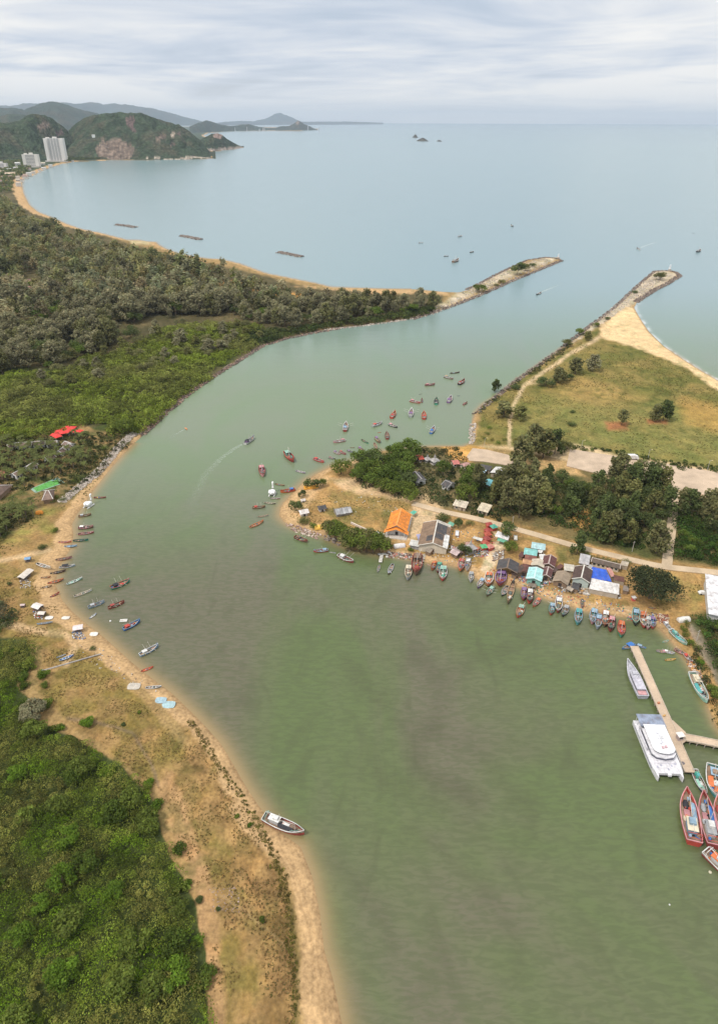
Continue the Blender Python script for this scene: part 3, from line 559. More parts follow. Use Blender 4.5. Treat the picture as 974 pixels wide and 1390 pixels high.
def crown(kind, n, leaf):
    "unit crown: height 1 above the ground, returns leaf centres, outward directions, colours"
    C_, D_, K_ = [], [], []
    if kind == 'casuarina':
        nb = 22; bl = []
        for i in range(nb):
            h = .22+.76*(i+RNG.random())/nb; w = .30*(1-((h-.45)/.60)**2 if h > .45 else .75+.25*(h-.2)/.25); w = max(w, .05)
            a = RNG.random()*2*pi; rr = w*(.35+.65*RNG.random()); bl.append((rr*cos(a), rr*sin(a), h, .085+.07*RNG.random(), .11+.05*RNG.random()))
    elif kind == 'broadleaf':
        nb = 17; bl = []
        for i in range(nb):
            a = RNG.random()*2*pi; e = math.asin(RNG.random()*.98-.12); rr = .34*(.5+.5*RNG.random()); bl.append((rr*cos(a)*cos(e)*1.25, rr*sin(a)*cos(e)*1.25, .56+.30*sin(e), .15+.08*RNG.random(), .13+.06*RNG.random()))
    elif kind == 'giant':
        nb = 70; bl = []
        for i in range(nb):
            a = RNG.random()*2*pi; e = math.asin(RNG.random()*.95-.1); rr = .84*(RNG.random()**.4); bl.append((rr*cos(a)*cos(e), rr*sin(a)*cos(e), .40+.52*sin(math.acos(min(1, rr*cos(e))))*(.75+.25*RNG.random()), .20+.08*RNG.random(), .14+.05*RNG.random()))
    elif kind == 'mangrove':
        nb = 13; bl = []
        for i in range(nb):
            a = RNG.random()*2*pi; e = math.asin(RNG.random()*.9); rr = .42*(.6+.4*RNG.random()); bl.append((rr*cos(a)*cos(e)*1.2, rr*sin(a)*cos(e)*1.2, .42+.36*sin(e), .19+.08*RNG.random(), .17+.06*RNG.random()))
    else:
        nb = 8; bl = []
        for i in range(nb):
            a = RNG.random()*2*pi; rr = .5*RNG.random()**.5; bl.append((rr*cos(a), rr*sin(a), .35+.3*RNG.random()*(1-rr), .28+.14*RNG.random(), .26+.1*RNG.random()))
    per = n//nb
    for (x, y, z, r, rz) in bl:
        u = RNG.normal(size=(per, 3)); u /= np.linalg.norm(u, axis=1)[:, None]; q = (.55+.5*RNG.random((per, 1)))
        c = np.array([x, y, z])+u*q*np.array([r, r, rz]); tone = .78+.44*RNG.random()
        C_.append(c); D_.append(u+np.array([0, 0, .35])); K_.append(np.full(per, tone))
    return np.concatenate(C_), np.concatenate(D_), np.concatenate(K_)
BASEC = dict(casuarina=(.215, .208, .085), broadleaf=(.125, .175, .03), mangrove=(.15, .19, .032), giant=(.075, .09, .038), bush=(.10, .145, .02), grey=(.28, .26, .145), dark=(.115, .145, .045), yellow=(.22, .19, .04), lime=(.13, .21, .02), olive=(.2, .195, .065))
PROTO = {}
def proto(kind, colk, n, leaf, nv=4):
    key = (kind, colk, n)
    if key in PROTO: return PROTO[key]
    out = []
    for v in range(nv):
        c, d, k = crown(kind, n, leaf); V, Fq, cc = leaves(c, d, leaf, np.array(BASEC[colk])[None, :]*k[:, None]); me = npmesh('crown_'+kind, V, Fq, cc); me.materials.append(LEAF)
        tb = MB(); hh = {'casuarina': .8, 'broadleaf': .5, 'giant': .4, 'mangrove': .4, 'bush': .3}[kind]
        r0 = {'casuarina': .018, 'broadleaf': .03, 'giant': .05, 'mangrove': .025, 'bush': .02}[kind]
        tb.tube([(0, 0, -.06), (.01, .0, hh*.4), (.02, .01, hh)], [r0, r0*.75, r0*.3], 6)
        for q in range(5 if kind != 'bush' else 3):
            a = RNG.random()*6.28; l = .22 if kind != 'giant' else .65; z1 = hh*(.45+.1*q); tb.tube([(.01, 0, z1), (l*.5*cos(a), l*.5*sin(a), z1+.08), (l*cos(a), l*sin(a), z1+.2)], [r0*.5, r0*.35, r0*.15], 5)
        tm = tb.mesh('trunk_'+kind); tm.materials.append(BARK); out.append((me, tm))
    PROTO[key] = out; return out
TREES = []
def tree(kind, colk, p, h, label, group=None, n=500, leaf=.045, w=1.0, nv=4, name=None, cat='tree'):
    pr = proto(kind, colk, n, leaf, nv)[RNG.integers(nv)]
    e = empty(name or {'casuarina': 'casuarina_tree', 'broadleaf': 'broadleaf_tree', 'giant': 'spreading_tree', 'mangrove': 'mangrove_tree', 'bush': 'bush'}[kind], p, RNG.random()*6.28, (h*w, h*w*(.9+.2*RNG.random()), h), label, 'bush' if kind == 'bush' else cat, group)
    link('crown', pr[0], None, e, (.3, .3, .3)); link('trunk', pr[1], None, e, (.16, .12, .09)); return e
def fill(P, spacing, jitter=.45, seed=0, minshore=2.0, rag=0):
    "roughly even scatter of ground points inside a photo-pixel polygon"
    q = [G(x, y, 1.5)[:2] for x, y in P]; xa = [a[0] for a in q]; ya = [a[1] for a in q]
    X, Y = np.meshgrid(np.arange(min(xa), max(xa), spacing), np.arange(min(ya), max(ya), spacing)); X = X.ravel()+RNG.normal(size=X.size)*spacing*jitter; Y = Y.ravel()+RNG.normal(size=Y.size)*spacing*jitter
    m = inpoly(X+rag*fbm(X, Y, rag*3+1, 71, 3)*1.5, Y+rag*fbm(X, Y, rag*3+1, 72, 3)*1.5, q); X, Y = X[m], Y[m]; d = shore(X, Y); m = d > minshore; return X[m], Y[m], zland(d[m])
def merged(name, pts, hts, kinds, n, leaf, label, mat=LEAF, wid=1.0):
    V, Fq, Cc = [], [], []; off = 0
    kk = {}
    for (kind, colk) in set(kinds):
        kk[(kind, colk)] = []
        for v in range(7):
            c, d, k = crown(kind, n, leaf); kk[(kind, colk)].append(leaves(c, d, leaf, np.array(BASEC[colk])[None, :]*k[:, None]))
    for i, (p, h) in enumerate(zip(pts, hts)):
        v, f, c = kk[kinds[i]][RNG.integers(7)]; a = RNG.random()*6.28; ca, sa = cos(a), sin(a)
        w = wid*(.85+.3*RNG.random()); q = np.empty_like(v); q[:, 0] = (v[:, 0]*ca-v[:, 1]*sa)*h*w+p[0]; q[:, 1] = (v[:, 0]*sa+v[:, 1]*ca)*h*w+p[1]; q[:, 2] = v[:, 2]*h+p[2]
        V.append(q); Fq.append(f+off); off += len(v); tn = 1+.22*RNG.normal(); Cc.append(np.clip(c*tn*np.array([1+.08*RNG.normal(), 1, 1]), .004, .5))
    o = link(name, npmesh(name, np.concatenate(V), np.concatenate(Fq), np.concatenate(Cc)), mat); o.color = (.3, .3, .3, 1); tag(o, label, kind='stuff'); return o
def canopy(name, P, spacing, height, dome, per, leaf, col, label, col2=None, s2=12, minshore=1.5, rag=2.2):
    X, Y, Z = fill(P, spacing, .35, minshore=minshore, rag=spacing*rag); V, Fq, Cc = [], [], []; n = len(X)
    w = np.clip(.5+1.5*fbm(X, Y, s2, 41), 0, 1)[:, None]; base = np.array(col)*(1-w)+np.array(col2 if col2 is not None else col)*w
    edge = np.ones(n); big = 1+.5*fbm(X, Y, spacing*5, 17)
    r = dome*(.55+.75*RNG.random(n))*big; ht = height*(.6+.5*RNG.random(n))*big
    u = RNG.normal(size=(n, per, 3)); u[..., 2] = np.abs(u[..., 2]); u /= np.linalg.norm(u, axis=2)[..., None]; q = .75+.3*RNG.random((n, per, 1))
    c = np.stack([X, Y, Z+ht-r*.75], -1)[:, None, :]+u*q*r[:, None, None]*np.array([1, 1, .75]); c[..., 2] = np.maximum(c[..., 2], Z[:, None]+.2*RNG.random((n, per)))
    tone = np.clip(1+.3*RNG.normal(size=(n, 1))+.5*fbm(X, Y, spacing*4, 27)[:, None], .35, 2)[:, :, None]; cc = base[:, None, :]*tone*np.ones((n, per, 1))
    V, Fq, C3 = leaves(c.reshape(-1, 3), (u+np.array([0, 0, .4])).reshape(-1, 3), leaf, cc.reshape(-1, 3), .2)
    o = link(name, npmesh(name, V, Fq, C3), LEAF); o.color = (.3, .3, .3, 1); tag(o, label, kind='stuff'); return o
# --- the mangrove thickets
R8 = [(-120,868),(30,868),(46,873),(53,884),(48,900),(30,912),(18,930),(15,948),(30,965),(60,985),(75,1000),(110,1015),(125,1040),(160,1045),(195,1080),(210,1105),(218,1140),(240,1175),(252,1205),(268,1240),(275,1290),(282,1340),(288,1440),(290,1560),(-160,1560)]
canopy('mangrove_thicket', R8, 1.9, 3.6, 2.0, 80, .21, (.125, .20, .012), 'dense bright green thicket filling the near river bank', (.21, .205, .048), 9)
canopy('mangrove_thicket', [(-80,812),(10,818),(28,838),(24,852),(5,860),(-80,866)], 1.6, 3.0, 1.7, 60, .25, (.06, .10, .015), 'small round thicket between the dirt tracks on the near bank', (.16, .15, .09), 6)
R6 = [(-150,512),(60,508),(110,492),(170,474),(215,455),(240,444),(300,440),(335,438),(352,446),(352,468),(330,482),(300,500),(262,527),(245,541),(215,570),(200,583),(178,594),(150,592),(145,575),(115,573),(100,580),(60,590),(20,600),(-150,615)]
canopy('mangrove_thicket', R6, 4.2, 4.6, 4.2, 100, .52, (.20, .25, .032), 'wide olive green mangrove flat beside the river bend', (.22, .23, .06), 40, 2.0)
canopy('mangrove_thicket', [(340,470),(370,462),(430,452),(500,444),(560,436),(600,421),(592,414),(540,428),(480,436),(400,446),(340,455)], 4.5, 5.0, 4.0, 90, .6, (.05, .075, .02), 'strip of green mangroves along the foot of the casuarina wood', (.09, .11, .03), 30, 2.0)
canopy('undergrowth', [(640,650),(700,650),(780,665),(850,690),(900,720),(895,752),(840,745),(760,722),(700,706),(640,695)], 3.6, 2.6, 2.6, 60, .42, (.045, .08, .015), 'green undergrowth among the trees behind the village road', (.08, .10, .03), 14)
canopy('undergrowth', [(920,700),(970,705),(1120,720),(1120,785),(975,768),(917,757)], 3.0, 3.6, 2.8, 80, .4, (.045, .085, .014), 'bright green scrub between the lane and the picture edge', (.07, .10, .02), 14)
canopy('undergrowth', [(480,628),(560,614),(620,608),(640,640),(650,690),(600,690),(560,678),(490,655)], 4, 2.0, 2.4, 40, .45, (.05, .075, .02), 'low shrubs and weeds between the houses of the village', (.09, .09, .035), 14)
canopy('undergrowth', [(946,842),(1000,838),(1120,860),(1120,970),(1020,1000),(992,955),(972,900)], 2.8, 3.2, 2.6, 80, .34, (.05, .09, .018), 'bright green scrub between the dirt road and the picture edge', (.075, .11, .02), 14)
canopy('scrub', [(700,502),(752,468),(790,446),(800,448),(770,474),(720,508),(690,528),(650,562),(645,556)], 3.5, 1.8, 1.9, 46, .42, (.06, .08, .025), 'strip of low scrub on the river side of the dirt track', (.12, .11, .04), 14)
canopy('scrub', [(700,602),(770,604),(850,618),(974,638),(1160,668),(1160,674),(974,643.5),(850,623.5),(770,610),(700,608)], 3.2, 1.9, 1.9, 50, .4, (.06, .09, .018), 'line of low bushes on the field edge above the concrete strip', (.11, .13, .03), 14)
canopy('scrub', [(250,972),(262,975),(300,1032),(330,1075),(352,1110),(372,1150),(392,1195),(398,1250),(402,1310),(406,1400),(398,1400),(392,1310),(386,1230),(362,1160),(338,1105),(300,1050),(270,1005)], .95, .55, .6, 30, .14, (.12, .12, .02), 'dark green creeping plants on the dune edge above the beach', (.13, .11, .025), 12, rag=.9)
canopy('undergrowth', [(-60,600),(95,590),(150,586),(178,600),(150,622),(112,652),(95,665),(60,650),(30,668),(-60,680)], 3.4, 1.8, 1.9, 44, .36, (.065, .085, .022), 'garden shrubs and low plants round the resort palms', (.11, .105, .04), 9)
canopy('undergrowth', [(-60,690),(45,690),(52,702),(28,714),(0,732),(-60,760)], 2.8, 1.6, 1.7, 44, .34, (.06, .08, .02), 'low green plants under the palm plantation', (.1, .1, .035), 9)
canopy('undergrowth', [(925,868),(940,872),(962,905),(985,955),(1005,1000),(985,1003),(965,968),(950,925),(935,892)], 2.3, 1.8, 1.7, 50, .3, (.06, .09, .02), 'green plants along the creek bank below the dirt road', (.11, .11, .04), 9)
# --- grass tufts on the dry ground
def tufts(name, P, spacing, size, cols, label, thr=.1, s=9):
    X, Y, Z = fill(P, spacing, .5); nzv = fbm(X, Y, s, 77); m = nzv > thr-.25*RNG.random(len(X)); X, Y, Z = X[m], Y[m], Z[m]; n = len(X); per = 5
    c = np.stack([X, Y, Z+size*.4], -1)[:, None, :]+RNG.normal(size=(n, per, 3))*size*np.array([.6, .6, .15]); k = np.array(cols)[RNG.integers(len(cols), size=n)]; k = np.repeat(k, per, axis=0)
    V, Fq, Cc = leaves(c.reshape(-1, 3), np.tile([0, 0, 1.], (n*per, 1)), size*.6, k, .22); o = link(name, npmesh(name, V, Fq, Cc), LEAF); o.color = (.3, .3, .3, 1); tag(o, label, kind='stuff')
tufts('dry_grass', [(0,770),(60,790),(100,868),(190,955),(250,975),(300,1055),(350,1120),(385,1200),(398,1290),(400,1450),(292,1450),(285,1250),(222,1080),(120,1000),(60,950),(60,880),(0,870)], .85, .3, [(.24, .18, .065), (.17, .15, .045), (.3, .2, .08), (.22, .14, .055)], 'dry grass and weeds on the sandy near bank', .12, 7)
tufts('dry_grass', [(655,552),(700,522),(760,484),(812,450),(850,470),(905,490),(974,528),(1120,590),(1120,650),(974,630),(850,612),(770,605),(700,606),(650,600)], 2.6, .5, [(.17, .15, .045), (.13, .13, .035), (.22, .17, .06)], 'rough grass of the flat field beside the eastern jetty', .12, 18)
tufts('dry_grass', [(392,700),(400,680),(450,672),(540,678),(556,692),(530,722),(470,716),(420,712)], 1.5, .4, [(.13, .14, .035), (.26, .19, .07)], 'patchy grass on the sandy point', .1, 8)
tufts('dry_grass', [(870,775),(950,782),(955,834),(880,825)], 1.3, .35, [(.15, .14, .04), (.25, .19, .07)], 'thin grass of the yard beside the white shed', .15, 8)
tufts('dry_grass', [(-60,600),(120,590),(190,588),(150,640),(110,678),(60,700),(0,760),(-60,860)], 1.8, .5, [(.12, .13, .035), (.09, .11, .025), (.2, .17, .06)], 'weeds and low plants between the resort and the beach', 0, 9)
# --- the casuarina wood on the far bank
R5 = [(-150,272),(6,272),(32,300),(60,312),(110,331),(150,343),(190,351),(240,362),(270,369),(320,381),(360,396),(420,407),(480,413),(540,415),(585,412),(600,415),(560,425),(500,434),(430,444),(380,448),(330,436),(250,436),(215,446),(160,470),(110,488),(60,505),(0,508),(-150,512)]
CLEAR = [[(285,384),(330,381),(345,388),(300,391)], [(340,396),(412,402),(395,409),(350,404)], [(30,372),(55,372),(55,396),(30,396)], [(140,398),(215,396),(215,400),(145,402)], [(240,468),(300,462),(330,470),(260,480)], [(10,340),(18,340),(18,372),(8,372)]]
X, Y, Z = fill(R5, 11.6, .42, minshore=8); keep = np.ones(len(X), bool); pp = [proj((x, y, z)) for x, y, z in zip(X, Y, Z)]; px = np.array([p[0] for p in pp]); py = np.array([p[1] for p in pp])
for c in CLEAR: keep &= ~inpoly(px, py, c)
dens = fbm(X, Y, 70, 55); low = (py > 432) & (dens < -.05) & (px < 330); keep &= ~low; keep &= (px < 1000)
X, Y, Z, px, py = X[keep], Y[keep], Z[keep], px[keep], py[keep]; dist = np.hypot(X, Y)
hts = 14.5+7*RNG.random(len(X))+4*fbm(X, Y, 90, 8); hts = hts*np.clip(1.05+.22*RNG.normal(size=len(X)), .6, 1.5); hts = np.where((py > 380) & (px > 330), hts*.8, hts)
kr = RNG.random(len(X)); gn = fbm(X, Y, 60, 91)
kinds = [('casuarina', 'grey') if (k < .28 or (q > 390 and k < .62)) else (('broadleaf', 'broadleaf') if k > .90 else (('mangrove', 'dark') if k > .83 else ('casuarina', 'casuarina'))) for k, g, q in zip(kr, gn, py)]
vis = (px > -5); order = np.argsort(np.where(vis, dist, 1e9)); near = order[:290]; ns = set(near.tolist())
for i in near:
    k, c = kinds[i]; wz = 'below the beach' if px[i] > 340 else ('above the mangrove flat' if px[i] > 150 else 'behind the resort')
    if k == 'casuarina' and c == 'grey': lab, gp = 'pale grey-green feathery casuarina in the wood '+wz, 'pale casuarinas in the wood '+wz
    elif k == 'casuarina': lab, gp = 'olive green feathery casuarina in the wood '+wz, 'olive casuarinas in the wood '+wz
    else: lab, gp = 'round-crowned green tree in the casuarina wood '+wz, 'round trees in the wood '+wz
    tree(k, c, (X[i], Y[i], Z[i]), hts[i]*(.62 if k != 'casuarina' else 1), lab, gp, n=1300, leaf=.033, w=1.25)
rest = [i for i in range(len(X)) if i not in ns]
merged('casuarina_wood', [(X[i], Y[i], Z[i]) for i in rest], [hts[i]*(.62 if kinds[i][0] != 'casuarina' else 1) for i in rest], [kinds[i] for i in rest], 220, .055, 'far part of the casuarina wood along the bay', wid=1.25)
Xf, Yf, Zf = fill([(-400,212),(20,216),(45,224),(34,240),(26,250),(28,262),(-400,275)], 17, .35, minshore=30); ok = RNG.random(len(Xf)) < .8
merged('coastal_woodland', [(x, y, z) for x, y, z, k in zip(Xf, Yf, Zf, ok) if k], [9+5*RNG.random() for k in ok if k], [('broadleaf', 'dark') if RNG.random() < .6 else ('casuarina', 'casuarina') for k in ok if k], 60, .13, 'far trees round the hotels of the bay', wid=1.3)
Xf, Yf, Zf = fill([(85,216),(110,214),(150,213),(132,217.5),(90,220.5)], 16, .35, minshore=14)
merged('coastal_woodland', list(zip(Xf, Yf, Zf)), [9+4*RNG.random() for _ in Xf], [('broadleaf', 'dark') for _ in Xf], 60, .13, 'trees between the white tower and the headland beach', wid=1.3)
SPR = fill([(20,505),(120,470),(240,440),(330,440),(380,452),(340,470),(250,500),(150,520),(40,530)], 24, .42)
for i, (x, y, z) in enumerate(zip(*SPR)): tree('casuarina' if i % 3 else 'mangrove', ['casuarina', 'grey', 'olive'][i % 3], (x, y, z), (8.5 if i % 3 else 6)+3*RNG.random(), 'scattered bushy casuarina standing in the mangrove flat' if i % 3 else 'scattered round bush standing in the mangrove flat', 'scattered casuarinas in the mangrove flat' if i % 3 else 'scattered bushes in the mangrove flat', n=1000, leaf=.04, w=1.5)
SPR = fill([(20,880),(60,900),(75,985),(140,1035),(215,1080),(262,1190),(285,1290),(290,1440),(270,1440),(258,1290),(225,1180),(190,1100),(110,1030),(40,970),(5,930)], 6.5, .45)
for i, (x, y, z) in enumerate(zip(*SPR)): tree('bush', ['mangrove', 'lime', 'bush'][i % 3], (x, y, z), 2.0+1.6*RNG.random(), 'low green bush along the ragged edge of the near thicket', 'bushes along the edge of the near thicket', n=800, leaf=.07, w=1.1)
SPR = fill([(-60,930),(10,950),(60,1000),(150,1060),(200,1110),(245,1210),(262,1300),(270,1450),(-60,1450)], 13, .45)
for i, (x, y, z) in enumerate(zip(*SPR)): tree('mangrove', ['mangrove', 'bush', 'lime'][int(RNG.integers(3))], (x, y, z+.8), 4.6+2.2*RNG.random(), 'taller crown standing out of the bright near thicket', 'taller crowns in the near thicket', n=1500, leaf=.045, w=1.15)
# --- single trees: (px, py of the foot, kind, colour, height m, width, label)
SINGLE = [
 (246,466,'casuarina','grey',11,1.7,'pale rounded casuarina standing alone on the mangrove flat'), (284,478,'casuarina','grey',9.5,1.9,'grey bushy casuarina on the mangrove flat nearest the river bend'), (302,476,'casuarina','grey',8,1.8,'lower grey casuarina beside the one nearest the river bend'),
 (168,588,'mangrove','mangrove',9,1.2,'broad round mangrove where the flat meets the boulder revetment'), (48,972,'mangrove','grey',6.6,1.25,'large grey-green round tree at the corner of the near thicket'), (120,984,'bush','lime',3.4,1.1,'bright green round bush on the dry ground of the near bank'),
 (100,1010,'bush','mangrove',2.6,1.0,'dull green bush beside the thicket edge below the bright bush'), (148,1052,'bush','lime',2.8,1.2,'yellow-green bush poking out of the thicket edge'), (203,1066,'bush','lime',2.3,1.2,'bright small bush right of the thicket by the line of stones'),
 (127,882,'bush','dark',1.9,1.0,'small dark green bush on the sand above the long pole'), (14,794,'bush','dark',2,1.1,'flat dark bush left of the shacks on the near bank'), (75,722,'bush','mangrove',2.8,1.3,'green bush between the resort grass and the beach track'), (58,744,'bush','dark',2.2,1.6,'long low hedge-like bush beside the beach track'),
 (340,1122,'bush','lime',1.5,1.0,'small bright bush on the dune edge by the stranded boat'), (322,1110,'bush','mangrove',1.3,1.0,'tiny green bush on the dune above the stranded boat'), (357,1250,'bush','mangrove',1.5,1,'small green bush low on the dune near the picture bottom'), (272,1222,'bush','dark',1.8,1.0,'dark bush beside the lower thicket edge'), (296,1234,'bush','dark',1.1,1.0,'tiny dark bush right of the lower thicket edge'), (190,968,'bush','mangrove',1.3,1,'tiny green bush on open dry ground below the beach hut'), (168,984,'bush','dark',1.2,1.1,'tiny dark shrub beside the line of stones'),
 (683,566,'casuarina','casuarina',9,1.9,'wide bushy tree left of the dirt track in the field'), (706,570,'casuarina','olive',8,1.7,'wide bushy tree right of the dirt track in the field'), (672,532,'casuarina','dark',8,1.1,'dark tree on the river edge of the field'), (700,528,'bush','dark',3.5,1.6,'dark shrub beside the fork of the dirt track'),
 (740,524,'mangrove','dark',6,1.8,'low dark spreading tree right of the track fork'), (757,520,'casuarina','casuarina',10,1.5,'dark casuarina in the clump right of the track fork'), (780,508,'casuarina','casuarina',11,1.4,'casuarina at the middle of the clump in the field'), (804,503,'casuarina','grey',11,1.4,'greyish casuarina at the sea end of the clump in the field'), (768,516,'mangrove','dark',5,1.5,'short dark tree in front of the clump in the field'),
 (843,577,'casuarina','casuarina',9,1.1,'lone slim tree on the open field'), (887,572,'casuarina','casuarina',10,1.15,'shorter one of the close pair of trees on the open field'), (899,571,'casuarina','dark',12,1.15,'taller one of the close pair of trees on the open field'),
 (776,578,'bush','dark',2.4,1.6,'low dark shrub in the middle of the field'), (776,560,'bush','dark',1.6,1.8,'flat dark shrub above the middle of the field'),
 (797,462,'casuarina','olive',7,1.3,'small tree at the top bend of the dirt track'), (808,443,'bush','mangrove',4,1.4,'green bush where the eastern jetty meets the land'), (785,455,'mangrove','mangrove',6,1.2,'round green tree on the river edge below the eastern jetty'), (768,470,'mangrove','olive',6,1.4,'olive tree on the river edge beside the dirt track'), (823,434,'bush','dark',2.5,1.2,'small dark bush on the root of the eastern jetty'),
 (895,380,'mangrove','olive',7,1.4,'low spreading bush near the end of the eastern jetty'), (860,398,'bush','dark',2.5,1.6,'flat shrub midway along the eastern jetty'),
 (702,373,'mangrove','dark',11,1.1,'tallest dark tree on the western jetty'), (712,367,'mangrove','olive',6,1.3,'lower bush right of the tall tree on the western jetty'), (722,362,'bush','dark',4,1.2,'bush closest to the beacon on the western jetty'), (680,385,'bush','olive',4,1.1,'small bush left of the tall tree on the western jetty'), (650,396,'mangrove','mangrove',6,1.6,'round green bush at the root of the western jetty'), (673,389,'bush','olive',2.5,1.2,'tiny bush between the two larger ones on the western jetty'),
 (880,812,'giant','giant',13.5,1.02,'huge dark round tree beside the blue and white roofs'),
 (722,620,'casuarina','casuarina',17,1.1,'tall casuarina between the concrete apron and the field'), (706,634,'casuarina','casuarina',17,1.0,'tall casuarina at the end of the concrete apron'), (736,622,'casuarina','olive',15,1.2,'brownish casuarina at the field corner by the apron'), (752,616,'casuarina','dark',13,1.1,'dark casuarina at the corner of the wide concrete strip'),
 (765,612,'mangrove','olive',6,1.2,'low tree at the near corner of the wide concrete strip'), (646,668,'casuarina','casuarina',18,.95,'tallest pointed casuarina among the village roofs'), (782,753,'casuarina','dark',14,.95,'dark casuarina standing in front of the village road'), (810,722,'casuarina','dark',15,1.0,'dark casuarina just behind the village road'), (686,727,'mangrove','dark',9,1.0,'dark green tree on the village road beside the white awning'), (691,748,'mangrove','mangrove',6.5,1.1,'green tree below the white awning'), (630,752,'mangrove','dark',6.5,1.0,'dark round tree beside the small spired pavilion'), (621,717,'broadleaf','dark',6,1,'small tree behind the white pickup truck'), (600,705,'bush','dark',4,1.6,'shrubs behind the large brown hall'), (557,748,'bush','mangrove',2.6,1,'small bush at the foot of the landing stage'), (637,712,'bush','olive',2.6,1.5,'scrub on the yard beside the road'),
 (401,693,'mangrove','dark',7,1.1,'dark round tree by the beach of the sandy point'), (410,675,'mangrove','dark',5,1.0,'small dark tree beside the orange tarpaulin'), (424,663,'mangrove','dark',7.5,1.15,'dark tree at the tip of the sandy point'), (411,710,'bush','olive',4,1.4,'grey-green bush beside the white hut on the point'), (425,716,'bush','mangrove',3.6,1.2,'green bush at the south beach of the point'), (438,660,'mangrove','mangrove',5,1.1,'small tree beside the path on the point'),
]
for (x, y, k, c, h, w_, lab) in SINGLE:
    big = k == 'giant' or y > 880; h *= 1 if (k == 'giant' or y > 640) else (1.75 if (y < 405 or k == 'bush' and y < 440) else 1.32); tree(k, c, P3(x, y), h, lab, n=5200 if k == 'giant' else (3000 if y > 940 else 1100), leaf=.034 if k == 'giant' else (.05 if y > 940 else .045), w=w_, nv=1 if k == 'giant' else 4)
# mangroves on the south shore of the point
for i, (x, y, h) in enumerate([(447,728,8),(455,733,9),(463,736,8),(472,741,8.5),(480,744,8),(488,748,9),(497,749,9),(506,751,9.5),(515,750,8.5),(520,747,7),(468,730,7.5),(484,736,8),(500,740,8.5),(452,722,7),(512,742,8)]):
    tree('mangrove', 'mangrove' if i % 3 else 'olive', P3(x, y), h*1.15, 'rounded mangrove in the clump on the south shore of the point', 'mangroves on the south shore of the point', w=1.05, n=1100)
def grove(P, spacing, mix_, hr, labf, group, n=1000, leaf=.04, w=1.1, avoid=()):
    X, Y, Z = fill(P, spacing, .32)
    for x, y, z in zip(X, Y, Z):
        q = proj((x, y, z))
        if any(inpoly(np.array([q[0]]), np.array([q[1]]), a)[0] for a in avoid): continue
        k, c = mix_[RNG.integers(len(mix_))]; h = hr[0]+(hr[1]-hr[0])*RNG.random(); h *= 1.0 if k == 'casuarina' else .66
        lab = labf % {'casuarina': 'tall feathery casuarina', 'broadleaf': 'round-crowned green tree', 'mangrove': 'low rounded tree'}[k]
        tree(k, c, (x, y, z), h, lab, group+' ('+{'casuarina': 'casuarinas', 'broadleaf': 'round crowns', 'mangrove': 'low crowns'}[k]+')', n=n, leaf=leaf, w=w)
CA, CG, BL, MG, DK, OL = ('casuarina', 'casuarina'), ('casuarina', 'olive'), ('broadleaf', 'broadleaf'), ('mangrove', 'mangrove'), ('broadleaf', 'dark'), ('casuarina', 'dark')
grove([(470,632),(500,622),(545,614),(600,610),(622,612),(632,632),(640,645),(640,680),(602,684),(590,650),(555,665),(480,648),(455,645)], 8.6, [BL, BL, MG, BL, DK], (14, 19), '%s among the village houses on the point', 'trees of the village', avoid=[[(562,612),(606,612),(606,644),(562,644)], [(560,636),(582,636),(582,672),(560,672)], [(598,645),(622,645),(622,680),(598,680)], [(606,618),(640,618),(640,648),(606,648)]])
grove([(478,642),(548,650),(566,672),(560,680),(520,668),(470,652)], 8, [BL, MG, BL], (12, 16), '%s beside the sandy path of the point', 'trees beside the path of the point')
grove([(668,668),(690,650),(740,655),(745,712),(700,704),(672,690)], 8.5, [CA, CA, CG], (14, 19), '%s between the cyan roof and the village road', 'trees between the cyan roof and the road', w=1.0)
grove([(700,650),(760,645),(800,660),(800,690),(760,712),(745,700),(740,668)], 9.5, [BL, DK, MG, OL], (10, 14), '%s in the middle of the wood behind the road', 'trees in the middle of the wood')
grove([(798,668),(850,662),(900,680),(905,700),(895,752),(850,748),(808,735),(800,700)], 9.5, [CA, CG, OL, DK], (13, 18), '%s left of the lane in the wood behind the road', 'trees left of the lane')
grove([(815,652),(870,655),(905,668),(900,682),(850,672)], 8, [CA, CG, OL], (15, 20), '%s leaning over the concrete strip', 'casuarinas over the concrete strip')
grove([(922,690),(985,700),(1090,720),(1090,742),(975,725),(922,718)], 9, [CA, OL, DK], (12, 17), '%s right of the lane below the concrete strip', 'trees right of the lane')
grove([(925,730),(1090,750),(1090,782),(975,768),(920,760)], 8.5, [BL, MG, BL], (7, 10), '%s in the scrub right of the lane', 'low trees right of the lane')
grove([(962,850),(1060,860),(1060,960),(1015,980),(990,920)], 7.5, [BL, MG], (6, 9), '%s beyond the dirt road by the creek', 'trees beyond the dirt road')
grove([(955,935),(975,945),(1010,1000),(985,1000),(965,968)], 6.5, [MG], (6, 8), '%s on the creek bank by the moored green boat', 'trees on the creek bank', n=1600, leaf=.038)
for i, (x, y) in enumerate([(935,875),(928,862),(926,856),(930,849),(950,900),(944,882),(955,862)]):
    tree('bush', 'mangrove' if i % 2 else 'lime', P3(x, y), 3.0, 'green bush on the bank between the creek and the dirt road', 'bushes between the creek and the dirt road', w=1.1)
for i, (x, y) in enumerate([(660,590),(668,598),(676,602),(684,598),(700,598),(716,600),(728,604),(740,604),(664,582),(655,596),(735,594),(790,752),(800,758),(812,762),(822,764),(835,768),(848,766)]):
    tree('bush', ['mangrove', 'yellow', 'lime'][i % 3] if i < 11 else ['dark', 'olive'][i % 2], P3(x, y), 2.6 if i < 11 else 3.6, 'garden shrub at the corner of the field by the apron' if i < 11 else 'dusty shrub along the roofs below the village road', 'garden shrubs by the apron' if i < 11 else 'shrubs below the village road', w=1.2)
